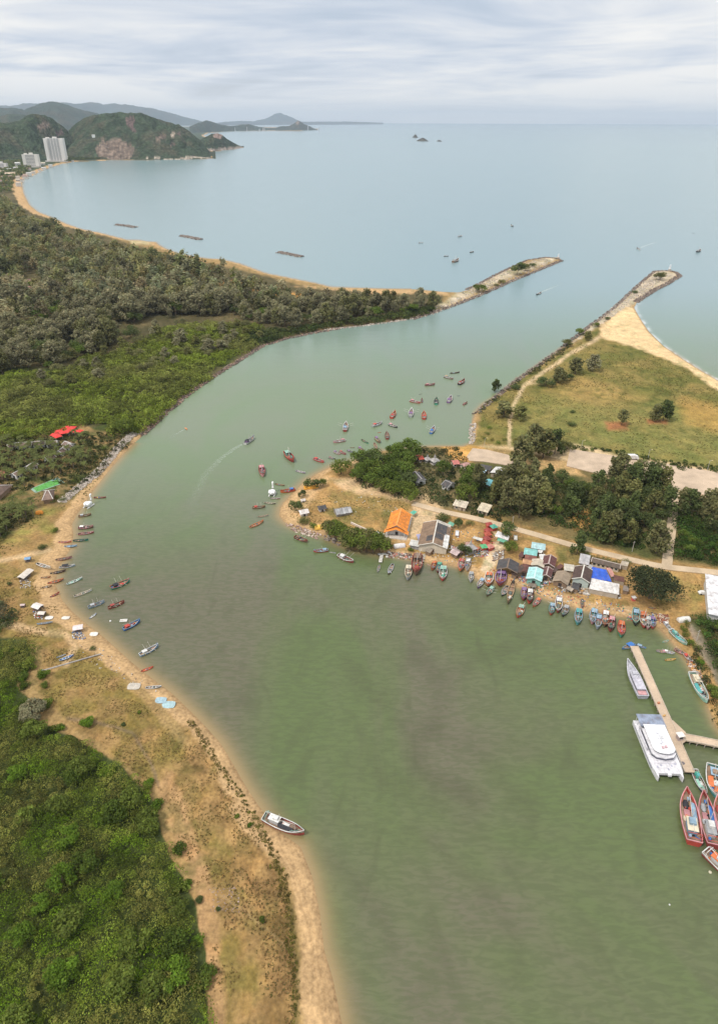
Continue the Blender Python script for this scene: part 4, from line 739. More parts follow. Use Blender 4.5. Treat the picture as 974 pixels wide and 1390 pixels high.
# --- palms of the resort
def palm_proto():
    out = []
    for v in range(3):
        fr = MB(); tr = MB(); tr.tube([(0, 0, -.3), (.15, .05, 3), (.1, 0, 6.2)], [.22, .16, .12], 6)
        for i in range(17):
            a = 2*pi*i/17+random.uniform(-.2, .2); e = random.uniform(.05, .95); L = random.uniform(2.6, 3.4); pts = []
            for s in range(6):
                t = s/5; rr = L*t*cos(e*.75); z = 6.3+L*t*sin(e)*.8-1.7*t*t*(1.2-e*.5); pts.append((.1+rr*cos(a), rr*sin(a), z, .5*(1-abs(t-.4))*.95))
            for s in range(5):
                for side in (-1, 1):
                    for q in range(2):
                        p0 = pts[s]; p1 = pts[s+1]; u0, u1 = q/2, q/2+.34; A = [p0[k]*(1-u0)+p1[k]*u0 for k in range(4)]; B = [p0[k]*(1-u1)+p1[k]*u1 for k in range(4)]
                        ox, oy = -sin(a)*side, cos(a)*side; w0 = A[3]+.12
                        fr.add([(A[0], A[1], A[2]), (B[0], B[1], B[2]), (B[0]+ox*w0+cos(a)*.25, B[1]+oy*w0+sin(a)*.25, B[2]-.28), (A[0]+ox*w0+cos(a)*.2, A[1]+oy*w0+sin(a)*.2, A[2]-.28)], [(0, 1, 2, 3)])
        m = fr.mesh('palm_crown'); ca = m.color_attributes.new('Col', 'FLOAT_COLOR', 'POINT'); cc = np.ones((len(m.vertices), 4), np.float32); k = np.repeat(1+.25*RNG.normal(size=len(m.vertices)//4), 4); cc[:, :3] = np.array((.15, .17, .05))*k[:, None]; ca.data.foreach_set('color', np.clip(cc, .01, 1).ravel()); m.materials.append(LEAF)
        t = tr.mesh('palm_trunk'); t.materials.append(BARK); out.append((m, t))
    return out
PALMS = palm_proto()
def palm(p, s, label, group):
    m, t = PALMS[RNG.integers(3)]; e = empty('palm_tree', p, RNG.random()*6.28, s, label, 'palm tree', group); link('crown', m, None, e, (.3, .3, .3)); link('trunk', t, None, e, (.2, .16, .12))
for P, lab, sp in (([(-30,600),(90,606),(95,625),(40,655),(-30,660)], 'coconut palm in the garden of the resort', 6.0), ([(30,668),(50,650),(110,615),(125,618),(125,636),(60,648),(28,662)], 'coconut palm below the diagonal row of resort roofs', 5.8), ([(-30,690),(20,688),(50,690),(50,702),(28,712),(0,735),(-30,760)], 'coconut palm in the plantation at the picture edge', 4.6), ([(95,590),(125,592),(128,606),(100,612)], 'coconut palm beside the red canopies', 6.5)):
    X, Y, Z = fill(P, sp, .3)
    for x, y, z in zip(X, Y, Z): palm((x, y, z), .82+.3*RNG.random(), lab, lab.replace('coconut palm', 'coconut palms'))
for i, (x, y) in enumerate([(92,668),(78,676),(86,680),(100,655),(112,650),(72,682),(130,622),(140,610)]):
    tree('bush', 'mangrove' if i % 2 else 'dark', P3(x, y), 2.6, 'green shrub between the resort and the boulder revetment', 'shrubs behind the boulder revetment', w=1.2)
# ------------------------------------------------------------------ buildings
WHT = (.72, .70, .66); CREAM = (.62, .54, .42); RUST = (.145, .055, .04); DBR = (.085, .05, .038); BRN = (.24, .17, .12); GRY = (.36, .34, .33); DGR = (.07, .065, .065); TEAL = (.26, .60, .56); CYAN = (.22, .62, .68); BLUEC = (.03, .12, .62); ORG = (.85, .27, .03); PINK = (.62, .30, .25); GLS = (.03, .04, .05); WOODC = (.25, .17, .11); REDC = (.42, .06, .045); GRN = (.05, .30, .15); TAN = (.42, .34, .25)
def house(r1, r2, W, wh, rh, roofc, wallc, label, cat='house', kind='gable', over=.6, cap=None, group=None, name='house', wins=2, door=True, wallin=.0, patch=(), z=None):
    "r1, r2: photo pixels of the two ends of the ridge; W: width of the roof in metres"
    zz = 1.5 if z is None else z; A = G(*r1, zz+wh+rh); B = G(*r2, zz+wh+rh); c = (A+B)/2; L = float(np.linalg.norm((B-A)[:2])); a = atan2(B[1]-A[1], B[0]-A[0]); g = H(c[0], c[1]) if z is None else z
    e = empty(name, (c[0], c[1], g), a, 1, label, cat, group)
    w2, l2 = W/2, L/2; wi, li = w2-over, l2-over
    if kind != 'open':
        mb = MB()
        if kind == 'gable':
            mb.loft([[(x, -wi, -.4), (x, -wi, wh), (x, 0, wh+rh*wi/w2-.12), (x, wi, wh), (x, wi, -.4)] for x in (-li, li)], close=True, cap=True)
        elif kind == 'shed':
            mb.loft([[(x, -wi, -.4), (x, -wi, wh-.08), (x, wi, wh+rh*.9-.08), (x, wi, -.4)] for x in (-li, li)], close=True, cap=True)
        else: mb.box(0, 0, (wh-.5)/2, 2*li, 2*wi, wh+.3)
        wl = mb.build('wall', WALLM, e, wallc)
    else:
        wl = None
        for x in (-li, -li/3, li/3, li) if L > 9 else (-li, li):
            for y in (-wi, wi): MB().tube([(x, y, -.4), (x, y, wh)], .12, 5).build('post', PAINT, e, WOODC)
    t = .09; mb = MB()
    if kind in ('gable', 'open'):
        for s in (-1, 1): mb.loft([[(x, 0, wh+rh), (x, s*w2, wh-.02), (x, s*w2, wh-.02-t), (x, 0, wh+rh-t)] for x in (-l2, l2)], close=True, cap=True)
    elif kind == 'hip':
        k = min(l2*.8, w2); z0 = wh-.02
        mb.add([(-l2, -w2, z0), (l2, -w2, z0), (l2, w2, z0), (-l2, w2, z0), (-l2+k, 0, wh+rh), (l2-k, 0, wh+rh), (-l2, -w2, z0-t), (l2, -w2, z0-t), (l2, w2, z0-t), (-l2, w2, z0-t)], [(0, 1, 5, 4), (1, 2, 5), (2, 3, 4, 5), (3, 0, 4), (9, 8, 7, 6), (0, 6, 7, 1), (1, 7, 8, 2), (2, 8, 9, 3), (3, 9, 6, 0)])
    elif kind == 'shed':
        mb.loft([[(x, -w2, wh), (x, w2, wh+rh), (x, w2, wh+rh-t), (x, -w2, wh-t)] for x in (-l2, l2)], close=True, cap=True)
    else:
        mb.box(0, 0, wh+t/2, L, W, t*2)
    rf = mb.build('roof', ROOF, e, roofc)
    if cap is not None:
        if kind in ('gable', 'open'):
            cm = MB(); cm.loft([[(x, -.3, wh+rh-.05), (x, 0, wh+rh+.1), (x, .3, wh+rh-.05), (x, 0, wh+rh-.02)] for x in (-l2, l2)], close=True, cap=True).build('ridge_cap', PAINT, rf, cap)
            for s in (-1, 1):
                for x in (-l2, l2): MB().loft([[(x+dx, 0, wh+rh+.07), (x+dx, s*w2, wh+.06), (x+dx, s*w2, wh-.2), (x+dx, 0, wh+rh-.2)] for dx in (-.16, .16)], close=True, cap=True).build('bargeboard', PAINT, rf, cap)
        elif kind == 'hip':
            k = min(l2*.8, w2); MB().tube([(-l2+k, 0, wh+rh+.05), (l2-k, 0, wh+rh+.05)], .22, 5).build('ridge_cap', PAINT, rf, cap)
            for sx in (-1, 1):
                for sy in (-1, 1): MB().tube([(sx*(l2-k), 0, wh+rh+.05), (sx*l2, sy*w2, wh+.03)], .2, 5).build('hip_cap', PAINT, rf, cap)
    for (x0, x1, s, u0, u1, pc) in patch:      # sheets of another colour laid on one slope: x range and slope range as fractions
        pz = lambda u: wh+rh*(1-u)+.05; MB().loft([[(x*l2, s*u0*w2, pz(u0)), (x*l2, s*u1*w2, pz(u1)), (x*l2, s*u1*w2, pz(u1)-.04), (x*l2, s*u0*w2, pz(u0)-.04)] for x in (x0, x1)], close=True, cap=True).build('roof_panel', ROOF, rf, pc)
    if wl is not None and wins:
        for s in (-1, 1):
            n = wins
            for i in range(n):
                x = -li+2*li*(i+.5+(.0 if not door else 0))/n
                if door and s < 0 and i == n//2: continue
                f = MB(); f.box(x, s*(wi+.02), wh*.56, 1.3, .10, 1.2); fo = f.build('window', PAINT, wl, (.5, .47, .42)); MB().box(x, s*(wi+.05), wh*.56, 1.1, .09, 1.0).build('pane', GLASS, fo, GLS)
        if door:
            d = MB(); d.box(-li+2*li*(n//2+.5)/n, -(wi+.02), 1.0, 1.0, .10, 2.0); d.build('door', PAINT, e, (.18, .12, .08))
        for s in (-1, 1):
            d = MB(); d.box(s*(li+.02), 0, min(1.2, wh*.5), .10, min(1.6, wi), min(2.1, wh*.8)); d.build('doorway', PAINT, wl, (.05, .04, .04))
    return e
# the orange-roofed hall: two tiers of roof
h_ = house((544.5,690), (538,713), 11.5, 3.4, 3.6, ORG, WHT, 'tall hall with a steep bright orange two-tier roof on the sandy point', 'temple hall', over=1.0, cap=(.8, .36, .1), wins=4)
A = G(540, 705, 4); a_ = h_.rotation_euler[2]
mb = MB()
for s in (-1, 1): mb.loft([[(x, 0, 5.4), (x, s*6.6, 2.7), (x, s*6.6, 2.58), (x, 0, 5.28)] for x in (7.6, 11.0)], close=True, cap=True)
pr_ = mb.build('porch_roof', ROOF, h_, ORG)
for s in (-1, 1): MB().tube([(10.6, s*4.6, -.4), (10.6, s*4.6, 3.4)], .2, 6).build('column', PAINT, h_, WHT)
MB().loft([[(x, -5.2, 3.2), (x, 0, 5.9), (x, 5.2, 3.2), (x, 0, 5.3)] for x in (7.2, 7.5)], close=True, cap=True).build('gable_board', PAINT, h_, (.75, .15, .12))
MB().box(0, 0, -.05, 24, 12, .5).build('plinth', PAINT, h_, (.6, .55, .48))
house((593.5,706), (587,737), 15.5, 3.6, 2.6, (.24, .155, .095), CREAM, 'large brown hall with a dark patched east slope and white front gable by the river', 'hall', cap=(.66, .62, .55), wins=5,
      patch=[(-.8, .0, 1, .05, .75, DGR), (.05, .5, 1, .05, .6, DGR), (-.1, .98, 1, .66, 1.0, WHT), (.3, .75, -1, .1, .5, DGR), (-.99, -.8, 1, .05, .95, (.55, .5, .42))])
house((570,724), (576,737), 4.5, 2.6, .5, (.36, .35, .52), GRY, 'small lean-to with a lilac sheet roof beside the large brown hall', 'lean-to', kind='shed', wins=0)
house((556,735), (573,738), 5, 2.4, .4, (.62, .6, .55), GRY, 'low shed with a white sheet roof between the hall and the shore', 'shed', kind='shed', wins=0)
house((563,640), (572,650), 7, 3, 1.6, DGR, WHT, 'black-roofed house with a white wall among the village trees', cap=GRY)
house((604,652), (613,656), 8, 3, 1.7, DGR, WHT, 'dark-roofed house among the trees, right of the black-roofed one', cap=GRY)
for x, y, lab in ((579.6, 623, 'left of two small spired pavilions among the trees'), (589.5, 626, 'right and larger of two small spired pavilions among the trees'), (637.5, 745, 'small grey spired pavilion on the yard by the landing beach')):
    p = P3(x, y+4); e = empty('pavilion', p, .5, 1.15 if 'larger' in lab or 'grey' in lab else .9, lab, 'pavilion')
    for sx in (-1, 1):
        for sy in (-1, 1): MB().tube([(sx*1.6, sy*1.6, -.3), (sx*1.6, sy*1.6, 2.6)], .12, 5).build('column', PAINT, e, WHT)
    rr = MB().loft([[(r*cx_, r*cy_, z_) for cx_, cy_ in ((-1, -1), (1, -1), (1, 1), (-1, 1))] for r, z_ in ((2.5, 2.5), (1.3, 3.4), (.5, 4.0), (.3, 5.2), (.05, 6.4))], close=True, cap=True).build('roof', ROOF, e, (.45, .42, .4))
    MB().box(0, 0, .1, 3.8, 3.8, .3).build('floor', PAINT, e, (.5, .45, .4))
house((566,619), (573,618), 7, 2.6, 1.3, (.62, .09, .05), CREAM, 'small house with a bright red roof at the north shore of the point')
house((613,626), (622,625), 6, 2.6, 1.2, (.62, .2, .17), CREAM, 'faded pink-red roofed house beside the orange sand')
house((627,631), (636,628), 6, 2.6, 1.2, (.55, .3, .27), CREAM, 'dusty pink roofed shed beside the concrete apron', 'shed')
house((616,681), (634,685), 6, 2.6, 1.0, (.68, .58, .45), TAN, 'low cream-roofed shed above the village road, the nearer to the large brown hall', 'shed', kind='shed')
house((650,686), (665,690), 7.5, 2.6, 1.2, (.66, .56, .4), TAN, 'square cream-roofed shed above the village road by the casuarinas', 'shed', kind='shed')
house((659,651), (672,656), 7.5, 3, 1.1, CYAN, TAN, 'house with a bright cyan sheet roof among the trees', cap=None)
house((671,642), (679,634), 6.5, 3, .8, WHT, TAN, 'white-roofed house just above the cyan roof')
house((652,631), (667,634), 6.5, 2.8, 1.2, DGR, TAN, 'dark long roof beside the concrete apron')
house((651,638), (659,640), 3.5, 2.5, .4, (.45, .6, .7), GRY, 'little light blue sheet roof below the dark long roof', 'shed', kind='shed', wins=0)
# awnings and tents
def awning(P, h, col, label, cat='awning', post=(.4, .38, .35), sag=.0):
    q = [G(x, y, 1.5+h) for x, y in P]; c = sum(q)/len(q); g = H(c[0], c[1]); e = empty('awning', (c[0], c[1], g), 0, 1, label, cat)
    loc = [(p[0]-c[0], p[1]-c[1]) for p in q]; n = len(loc); mb = MB()
    top = [(x, y, h) for x, y in loc]; mid = (0, 0, h+.5)
    mb.add(top+[mid]+[(x, y, h-.06) for x, y in loc]+[(0, 0, h+.42)], [(k, (k+1) % n, n) for k in range(n)]+[((k+1) % n+n+1, k+n+1, 2*n+1) for k in range(n)]+[(k, k+n+1, (k+1) % n+n+1, (k+1) % n) for k in range(n)]); mb.build('canopy', ROOF, e, col)
    for x, y in loc: MB().tube([(x*.96, y*.96, -.3), (x*.96, y*.96, h-.03)], .07, 5).build('post', METAL, e, post)
    return e
awning([(671,728),(675,721),(691.5,727),(689,734)][::-1], 2.8, (.72, .68, .66), 'long white awning beside the village road, with a green one below it')
awning([(674,734),(676,729),(688,733),(687,738)][::-1], 2.3, (.15, .42, .27), 'green awning under the edge of the long white awning')
awning([(641,730.5),(643,728),(655,731.5),(653,735)][::-1], 2.4, (.68, .65, .58), 'cream canopy on the sandy yard left of the red stalls')
awning([(607,711),(610,708),(617,711),(614,715)][::-1], 2.4, (.2, .5, .35), 'small green canopy at the east end of the large brown hall')
awning([(556,696),(561,693),(566,695),(561,699)][::-1], 2.4, (.12, .5, .35), 'small green parasol-like tent right of the orange roof')
for i, (x, y, c1, lab) in enumerate([(663,716,REDC,'red ornamental stall closest to the village road'), (669,719,(.1,.42,.3),'green-topped stall at the head of the red row'), (661,724,REDC,'second red stall below the road'), (661,729,(.5,.09,.05),'bright red stall in the middle of the row'), (660,735,(.36,.06,.05),'red stall just below the middle of the row'), (657.5,741,(.5,.1,.06),'red stall with a raised roof above the landing ramp'), (656,746,(.12,.5,.22),'green-topped stall near the foot of the red row'), (664,746,(.65,.25,.2),'faded red mat-like stall roof on the landing ramp')]):
    p = P3(x, y); e = empty('stall', p, .25+.2*(i % 3), .95, lab, 'stall'); MB().box(0, 0, .75, 2.6, 2.6, 1.7).build('counter', PAINT, e, (.55, .1, .07))
    MB().loft([[(r*cx_, r*cy_, z_) for cx_, cy_ in ((-1, -1), (1, -1), (1, 1), (-1, 1))] for r, z_ in ((2.0, 2.3), (1.2, 2.8), (1.25, 2.85), (.6, 3.05))], close=True, cap=True).build('roof', ROOF, e, c1)
    for sx in (-1, 1):
        for sy in (-1, 1): MB().tube([(sx*1.5, sy*1.5, -.2), (sx*1.5, sy*1.5, 2.35)], .07, 5).build('post', PAINT, e, REDC)
house((614,744), (624,749), 5.5, 2.2, .9, (.55, .42, .40), WOODC, 'pinkish patched hut near the landing beach', 'hut', wins=1)
# the cluster on the beach
house((691,757), (688,770), 10.5, 3, 2.2, DGR, WOODC, 'open shed with a black gabled roof beside the landing ramp', 'shed', kind='open', cap=BRN, over=.7)
house((700,767), (706,775), 6.5, 2.4, 1.2, DBR, WOODC, 'rusty lean-to right of the black-roofed open shed', 'lean-to', kind='shed', wins=0)
house((721,738), (740,741), 6, 3, .9, (.45, .66, .68), WHT, 'pale blue and white roofed house furthest back in the shore cluster')
house((711,746), (729,749), 6.5, 2.8, 1.0, TEAL, TAN, 'long teal sheet roof at the back of the shore cluster')
house((712,753.5), (728,756), 5, 2.6, .9, (.23, .085, .06), WOODC, 'dark red-brown roof directly below the long teal one')
house((709,759.5), (722,762), 4.5, 2.5, .8, (.55, .30, .15), WOODC, 'orange-tan roof in the middle of the shore cluster')
house((714,765), (711,775), 5.5, 2.5, 1.1, RUST, WOODC, 'rust brown roof left of the pale turquoise one')
house((731,758), (729,767), 6.5, 3, 1.0, (.60, .52, .40), TAN, 'tan sheet roof touching the top of the pale turquoise roof')
house((728,769), (724.5,784), 7.6, 3.1, 1.1, (.42, .74, .72), (.25, .5, .42), 'pale turquoise roofed house facing the beach', cap=(.6, .78, .75), wins=3)
house((747,753), (744,765), 6.5, 3, 1.5, (.13, .045, .04), WOODC, 'upper one of two dark red-brown roofs with a pale ridge', cap=(.5, .4, .36))
house((744,769), (741,780), 5, 2.7, 1.2, (.125, .05, .045), WOODC, 'lower one of two dark red-brown roofs with a pale ridge', cap=(.5, .4, .36))
house((735,752), (737,760), 3, 2.6, .5, WHT, WHT, 'small white block between the teal and the dark red roofs', 'shed', kind='shed', wins=0)
house((766,774), (760,788), 7.5, 2.6, 1.6, (.34, .26, .18), WOODC, 'thatched tan hut with its gable towards the beach', 'hut', wins=1)
house((765,769), (779,771), 5, 2.4, .6, (.60, .55, .46), TAN, 'low beige roof behind the thatched hut', 'shed', kind='shed', wins=0)
house((792.5,767), (788.5,784), 8.6, 4.2, 2.0, DBR, (.5, .56, .5), 'dark brown gabled house with a wide white ridge and pale green wall', cap=(.70, .66, .58), wins=3)
house((786,757), (800,760), 8, 2.8, .8, (.5, .48, .48), TAN, 'grey-white metal roof behind the brown gabled house', kind='shed')
house((803,757), (842,766.5), 4.6, 2.8, 1.2, (.12, .085, .06), CREAM, 'long narrow dark brown roof with a pale edge behind the blue roof', cap=(.45, .38, .32), wins=6)
def slabroof(P, h, col, label, tilt=.5, cat='shed', wallc=TAN, cap=None):
    q = [G(x, y, 1.5+h) for x, y in P]; c = sum(q)/4; g = H(c[0], c[1]); e = empty('shed', (c[0], c[1], g), 0, 1, label, cat); loc = [(p[0]-c[0], p[1]-c[1]) for p in q]; hz_ = [h+tilt, h+tilt, h-tilt*.5, h-tilt*.5]
    MB().add([(x, y, z) for (x, y), z in zip(loc, hz_)]+[(x, y, z-.12) for (x, y), z in zip(loc, hz_)], [(0, 1, 2, 3), (7, 6, 5, 4)]+[(k, k+4, (k+1) % 4+4, (k+1) % 4) for k in range(4)]).build('roof', ROOF, e, col)
    MB().add([(x*.93, y*.93, -.4) for x, y in loc]+[(x*.93, y*.93, z-.16) for (x, y), z in zip(loc, hz_)], [(3, 2, 1, 0), (4, 5, 6, 7)]+[(k, (k+1) % 4, (k+1) % 4+4, k+4) for k in range(4)]).build('wall', WALLM, e, wallc)
    return e
slabroof([(802.6,770.6),(821.5,774.7),(829.7,789.5),(799.8,784)], 3.2, BLUEC, 'bright blue sheet roof above the long white roof on the beach')
wr = slabroof([(801.8,785.8),(839.6,793.8),(839.6,806.5),(799,798.5)], 3.0, (.74, .70, .66), 'long white roof facing the beach under the bright blue one', wallc=(.45, .38, .3))
slabroof([(821.5,771.5),(829,773),(834,782),(829,783)], 2.8, PINK, 'salmon coloured roof wedged beside the blue one', .3)
slabroof([(832,781),(846,784),(847,790),(833,787)], 2.6, RUST, 'rusty roof between the blue roof and the huge dark tree', .3)
slabroof([(843,762),(853,764),(851,769),(841,767)], 2.6, (.5, .42, .32), 'small tan roof at the end of the long narrow dark brown one', .3)
ww = slabroof([(955.5,781),(1008,790),(1016,846),(961,832.5)], 5.0, (.74, .72, .72), 'large white warehouse roof cut by the picture edge', .8, 'warehouse', (.6, .58, .55))
for r1, r2, w_, c1, k_, lab in (((705,751), (711,753), 4, (.13,.05,.04), 'shed', 'small dark rust roof left of the long teal one'), ((730,746), (736,748), 3.5, WHT, 'shed', 'small white roof between the teal and dark red roofs'), ((749,771), (755,774), 3.5, DBR, 'shed', 'low dark lean-to right of the lower dark red roof'),
      ((776,793), (786,796), 4.5, DGR, 'shed', 'low black lean-to in front of the pale green wall'), ((757,767), (762,770), 3.5, RUST, 'shed', 'little rusty roof behind the thatched hut'), ((696,774), (703,777), 4, DBR, 'shed', 'low dark roof in front of the open black-roofed shed'), ((845,797), (853,799), 3.5, (.3,.24,.2), 'shed', 'grey-brown lean-to at the river end of the long white roof'),
      ((798,768), (803,770), 3.2, (.4,.38,.36), 'shed', 'grey sheet roof squeezed between the brown house and the blue roof'), ((717,789), (728,791), 3.2, (.2,.16,.12), 'open', 'low dark awning on the beach side of the turquoise house'), ((579,743), (586,746), 4, (.34,.28,.22), 'shed', 'brown lean-to against the front of the large brown hall'),
      ((632,736), (640,739), 3.5, (.5,.3,.25), 'open', 'faded pink awning near the grey spired pavilion'), ((644,742), (650,744), 3, (.5,.14,.08), 'open', 'small red awning left of the stalls'), ((770,795), (778,799), 3, (.4,.33,.25), 'open', 'tan awning over the gear below the thatched hut')):
    house(r1, r2, w_, 2.2, .6, c1, WOODC, lab, 'lean-to', kind=k_, wins=0, door=False, over=.3)
p = P3(858.7, 815); e = empty('kiosk', p, .2, 1, 'tiny red and white kiosk in the shade of the huge dark tree', 'kiosk'); MB().box(0, 0, .9, 1.5, 1.3, 1.9).build('wall', PAINT, e, (.62, .12, .1)); MB().box(0, 0, 1.95, 2.0, 1.8, .15).build('roof', PAINT, e, WHT); MB().box(0, -.67, 1.2, .9, .06, .6).build('counter_window', PAINT, e, (.8, .7, .65))
# poles, truck, cars
def lamp(x, y, h, label):
    p = P3(x, y); e = empty('street_lamp', p, 0, 1, label, 'street lamp', 'street lamps on the field edge'); MB().tube([(0, 0, -.2), (0, 0, h), (.5, 0, h+.35), (1.3, 0, h+.4)], [.12, .09, .07, .06], 6).build('pole', METAL, e, (.55, .53, .5)); MB().box(1.5, 0, h+.38, .9, .4, .18).build('lamp_head', METAL, e, (.75, .6, .3))
lamp(878.5, 623, 6.5, 'street lamp with a yellow head beside the white truck'); lamp(959, 639, 7, 'street lamp with a yellow head nearest the picture edge'); lamp(788.6, 608, 5.5, 'street lamp at the near corner of the concrete strip'); lamp(657, 604, 5, 'street lamp by the garden shrubs at the apron')
for x, y, h, lab in ((857, 749, 6.5, 'wooden utility pole standing beside the village road'), (944, 871, 6.5, 'white utility pole between the creek and the dirt road'), (695, 712, 5.5, 'pale utility pole beside the road under the casuarinas')):
    p = P3(x, y); e = empty('utility_pole', p, .4, 1, lab, 'pole'); MB().tube([(0, 0, -.3), (0, 0, h)], [.15, .1], 6).build('pole', PAINT, e, (.55, .5, .45)); MB().box(0, 0, h-.6, 1.8, .12, .12).build('crossarm', PAINT, e, (.4, .35, .3))
def vehicle(x, y, ang, L, W, Hh, kind, col, label, cat):
    p = P3(x, y); p[2] = max(p[2], 2.1) if kind == 'truck' else p[2]; e = empty(cat.replace(' ', '_'), p, ang, 1, label, cat)
    if kind == 'truck':
        MB().box(-L*.12, 0, Hh*.55+.3, L*.74, W, Hh*.8).build('cargo_box', PAINT, e, col); cb = MB().loft([[(x_, -W/2*.95, .5), (x_, W/2*.95, .5), (x_, W/2*.9, z_), (x_, -W/2*.9, z_)] for x_, z_ in ((L*.27, Hh*.85), (L*.4, Hh*.85), (L*.5, Hh*.5))], close=True, cap=True).build('cab', PAINT, e, col)
    else:
        MB().loft([[(x_, -W/2, .35), (x_, W/2, .35), (x_, W/2*.96, z_), (x_, -W/2*.96, z_)] for x_, z_ in ((-L/2, .95), (-L*.2, 1.0), (L*.25, 1.0), (L/2, .8))], close=True, cap=True).build('body', PAINT, e, col)
        cb = MB().loft([[(x_, -W/2*.9, .95), (x_, W/2*.9, .95), (x_, W/2*.75, z_), (x_, -W/2*.75, z_)] for x_, z_ in ((-L*.42, 1.0), (-L*.32, 1.6), (L*.08, 1.6), (L*.22, 1.0))], close=True, cap=True).build('cabin', PAINT, e, col)
    MB().box(L*(.46 if kind == 'truck' else .155), 0, Hh*.72 if kind == 'truck' else 1.32, .1, W*.7, .4).build('windscreen', GLASS, cb, GLS)
    for sx in (-.32, .32):
        for sy in (-1, 1): MB().tube([(sx*L, sy*W/2*.8, .42), (sx*L, sy*W/2*1.02, .42)], .42, 10).build('wheel', PAINT, e, (.03, .03, .03))
vehicle(856, 624, .03, 9.0, 2.6, 3.2, 'truck', (.75, .73, .70), 'white box truck parked on the wide concrete strip', 'truck')
vehicle(620, 725, 1.4, 5.0, 2.0, 1.6, 'car', (.7, .7, .72), 'white pickup car parked on the sandy yard by the small tree', 'car')
vehicle(953.5, 806, .0, 4.6, 2.0, 1.6, 'car', (.75, .73, .7), 'white car parked against the large white warehouse', 'car')
vehicle(699, 731, 1.4, 4.4, 1.9, 1.6, 'car', (.62, .6, .55), 'pale car parked between the white awning and the dirt turn-off', 'car')
# walls and fences on the point
def wallrun(P, h, w, col, label, name='wall', cat='wall'):
    q = [P3(x, y) for x, y in P]; e = empty(name, q[0], 0, 1, label, cat)
    for a, b in zip(q[:-1], q[1:]):
        d = b-a; L = float(np.hypot(d[0], d[1])); MB().box((a+b)[0]/2-q[0][0], (a+b)[1]/2-q[0][1], h/2-.2, L, w, h+.4, atan2(d[1], d[0])).build('wall_panel', WALLM, e, col)
wallrun([(476,711),(491,718),(507,725)], 1.3, .6, (.6, .5, .42), 'low whitish wall along the grass above the mangrove clump', 'boundary_wall')
wallrun([(510,724),(521,728)], 1.2, 1.6, (.6, .56, .5), 'short white wall segment left of the orange hall', 'boundary_wall')
# huts on the point
for x, y, s, c1, lab in ((436.5, 691, 1, DGR, 'small black-roofed hut on the grass of the point'), (412, 697, 1.1, (.75, .68, .62), 'little white hut at the beach of the point'), (411, 679, .6, (.7, .62, .55), 'tiny white shrine beside the dark round tree')):
    p = P3(x, y+2); e = empty('hut', p, .4, s, lab, 'hut'); MB().box(0, 0, 1.0, 3.4, 3.0, 2.3).build('wall', WALLM, e, (.6, .55, .5)); MB().loft([[(x_, -2.3, 2.0), (x_, 0, 3.2), (x_, 2.3, 2.0), (x_, 0, 3.0)] for x_ in (-2.5, 2.5)], close=True, cap=True).build('roof', ROOF, e, c1); MB().box(0, -1.53, .8, 1.0, .1, 1.8).build('door', PAINT, e, (.06, .05, .05))
p = P3(464, 697); e = empty('ruined_house', p, .35, 1, 'ruined house with a collapsed grey plank roof on the grass of the point', 'house')
MB().box(0, 0, 1.0, 8, 5.5, 2.2).build('wall', WALLM, e, (.3, .27, .24))
for i in range(9):
    x = -4.2+i*1.05; MB().loft([[(x+a, -3.5, 1.9+random.uniform(-.4, .2)), (x+a, 0, 3.6), (x+a, 0, 3.5), (x+a, -3.5, 1.8)] for a in (0, .95)], close=True, cap=True).build('roof_plank', ROOF, e, (.42+random.uniform(-.1, .12),)*3)
for i in range(6):
    x = -4.2+i*1.5; MB().loft([[(x+a, 3.5, 1.9), (x+a, 0, 3.6), (x+a, 0, 3.5), (x+a, 3.5, 1.8)] for a in (0, .8)], close=True, cap=True).build('roof_plank', ROOF, e, (.30, .27, .25))
for x, y, c1, L_, W_, lab in ((422, 662, (.75, .36, .05), 9, 4, 'orange tarpaulin spread at the tip of the sandy point'), (433, 717, (.8, .46, .08), 5.5, 4.2, 'orange-yellow tarpaulin tent beside the mangrove clump'), (541.8, 742, (.66, .62, .6), 6.4, 3.2, 'white tarpaulin-covered oval hut on the shore below the orange hall'), (927, 842, (.72, .68, .62), 6, 3.2, 'white covered mound beside the creek mouth'), (54, 697, (.8, .3, .04), 4, 2.8, 'orange and yellow tent in the grass below the resort')):
    p = P3(x, y); e = empty('tarpaulin_tent', p, .2, 1, lab, 'tarpaulin')
    MB().loft([[(x_, W_/2*cos(a)*k, max(0, 1.9*sin(a)*k)) for a in np.linspace(0, pi, 9)] for x_, k in ((-L_/2, .6), (-L_/2+.4, .9), (0, 1), (L_/2-.4, .9), (L_/2, .6))], cap=True).build('tarpaulin', PAINT, e, c1); MB().tube([(-L_/2, 0, 1.25), (L_/2, 0, 1.25)], .08, 5).build('pole', PAINT, e, WOODC)
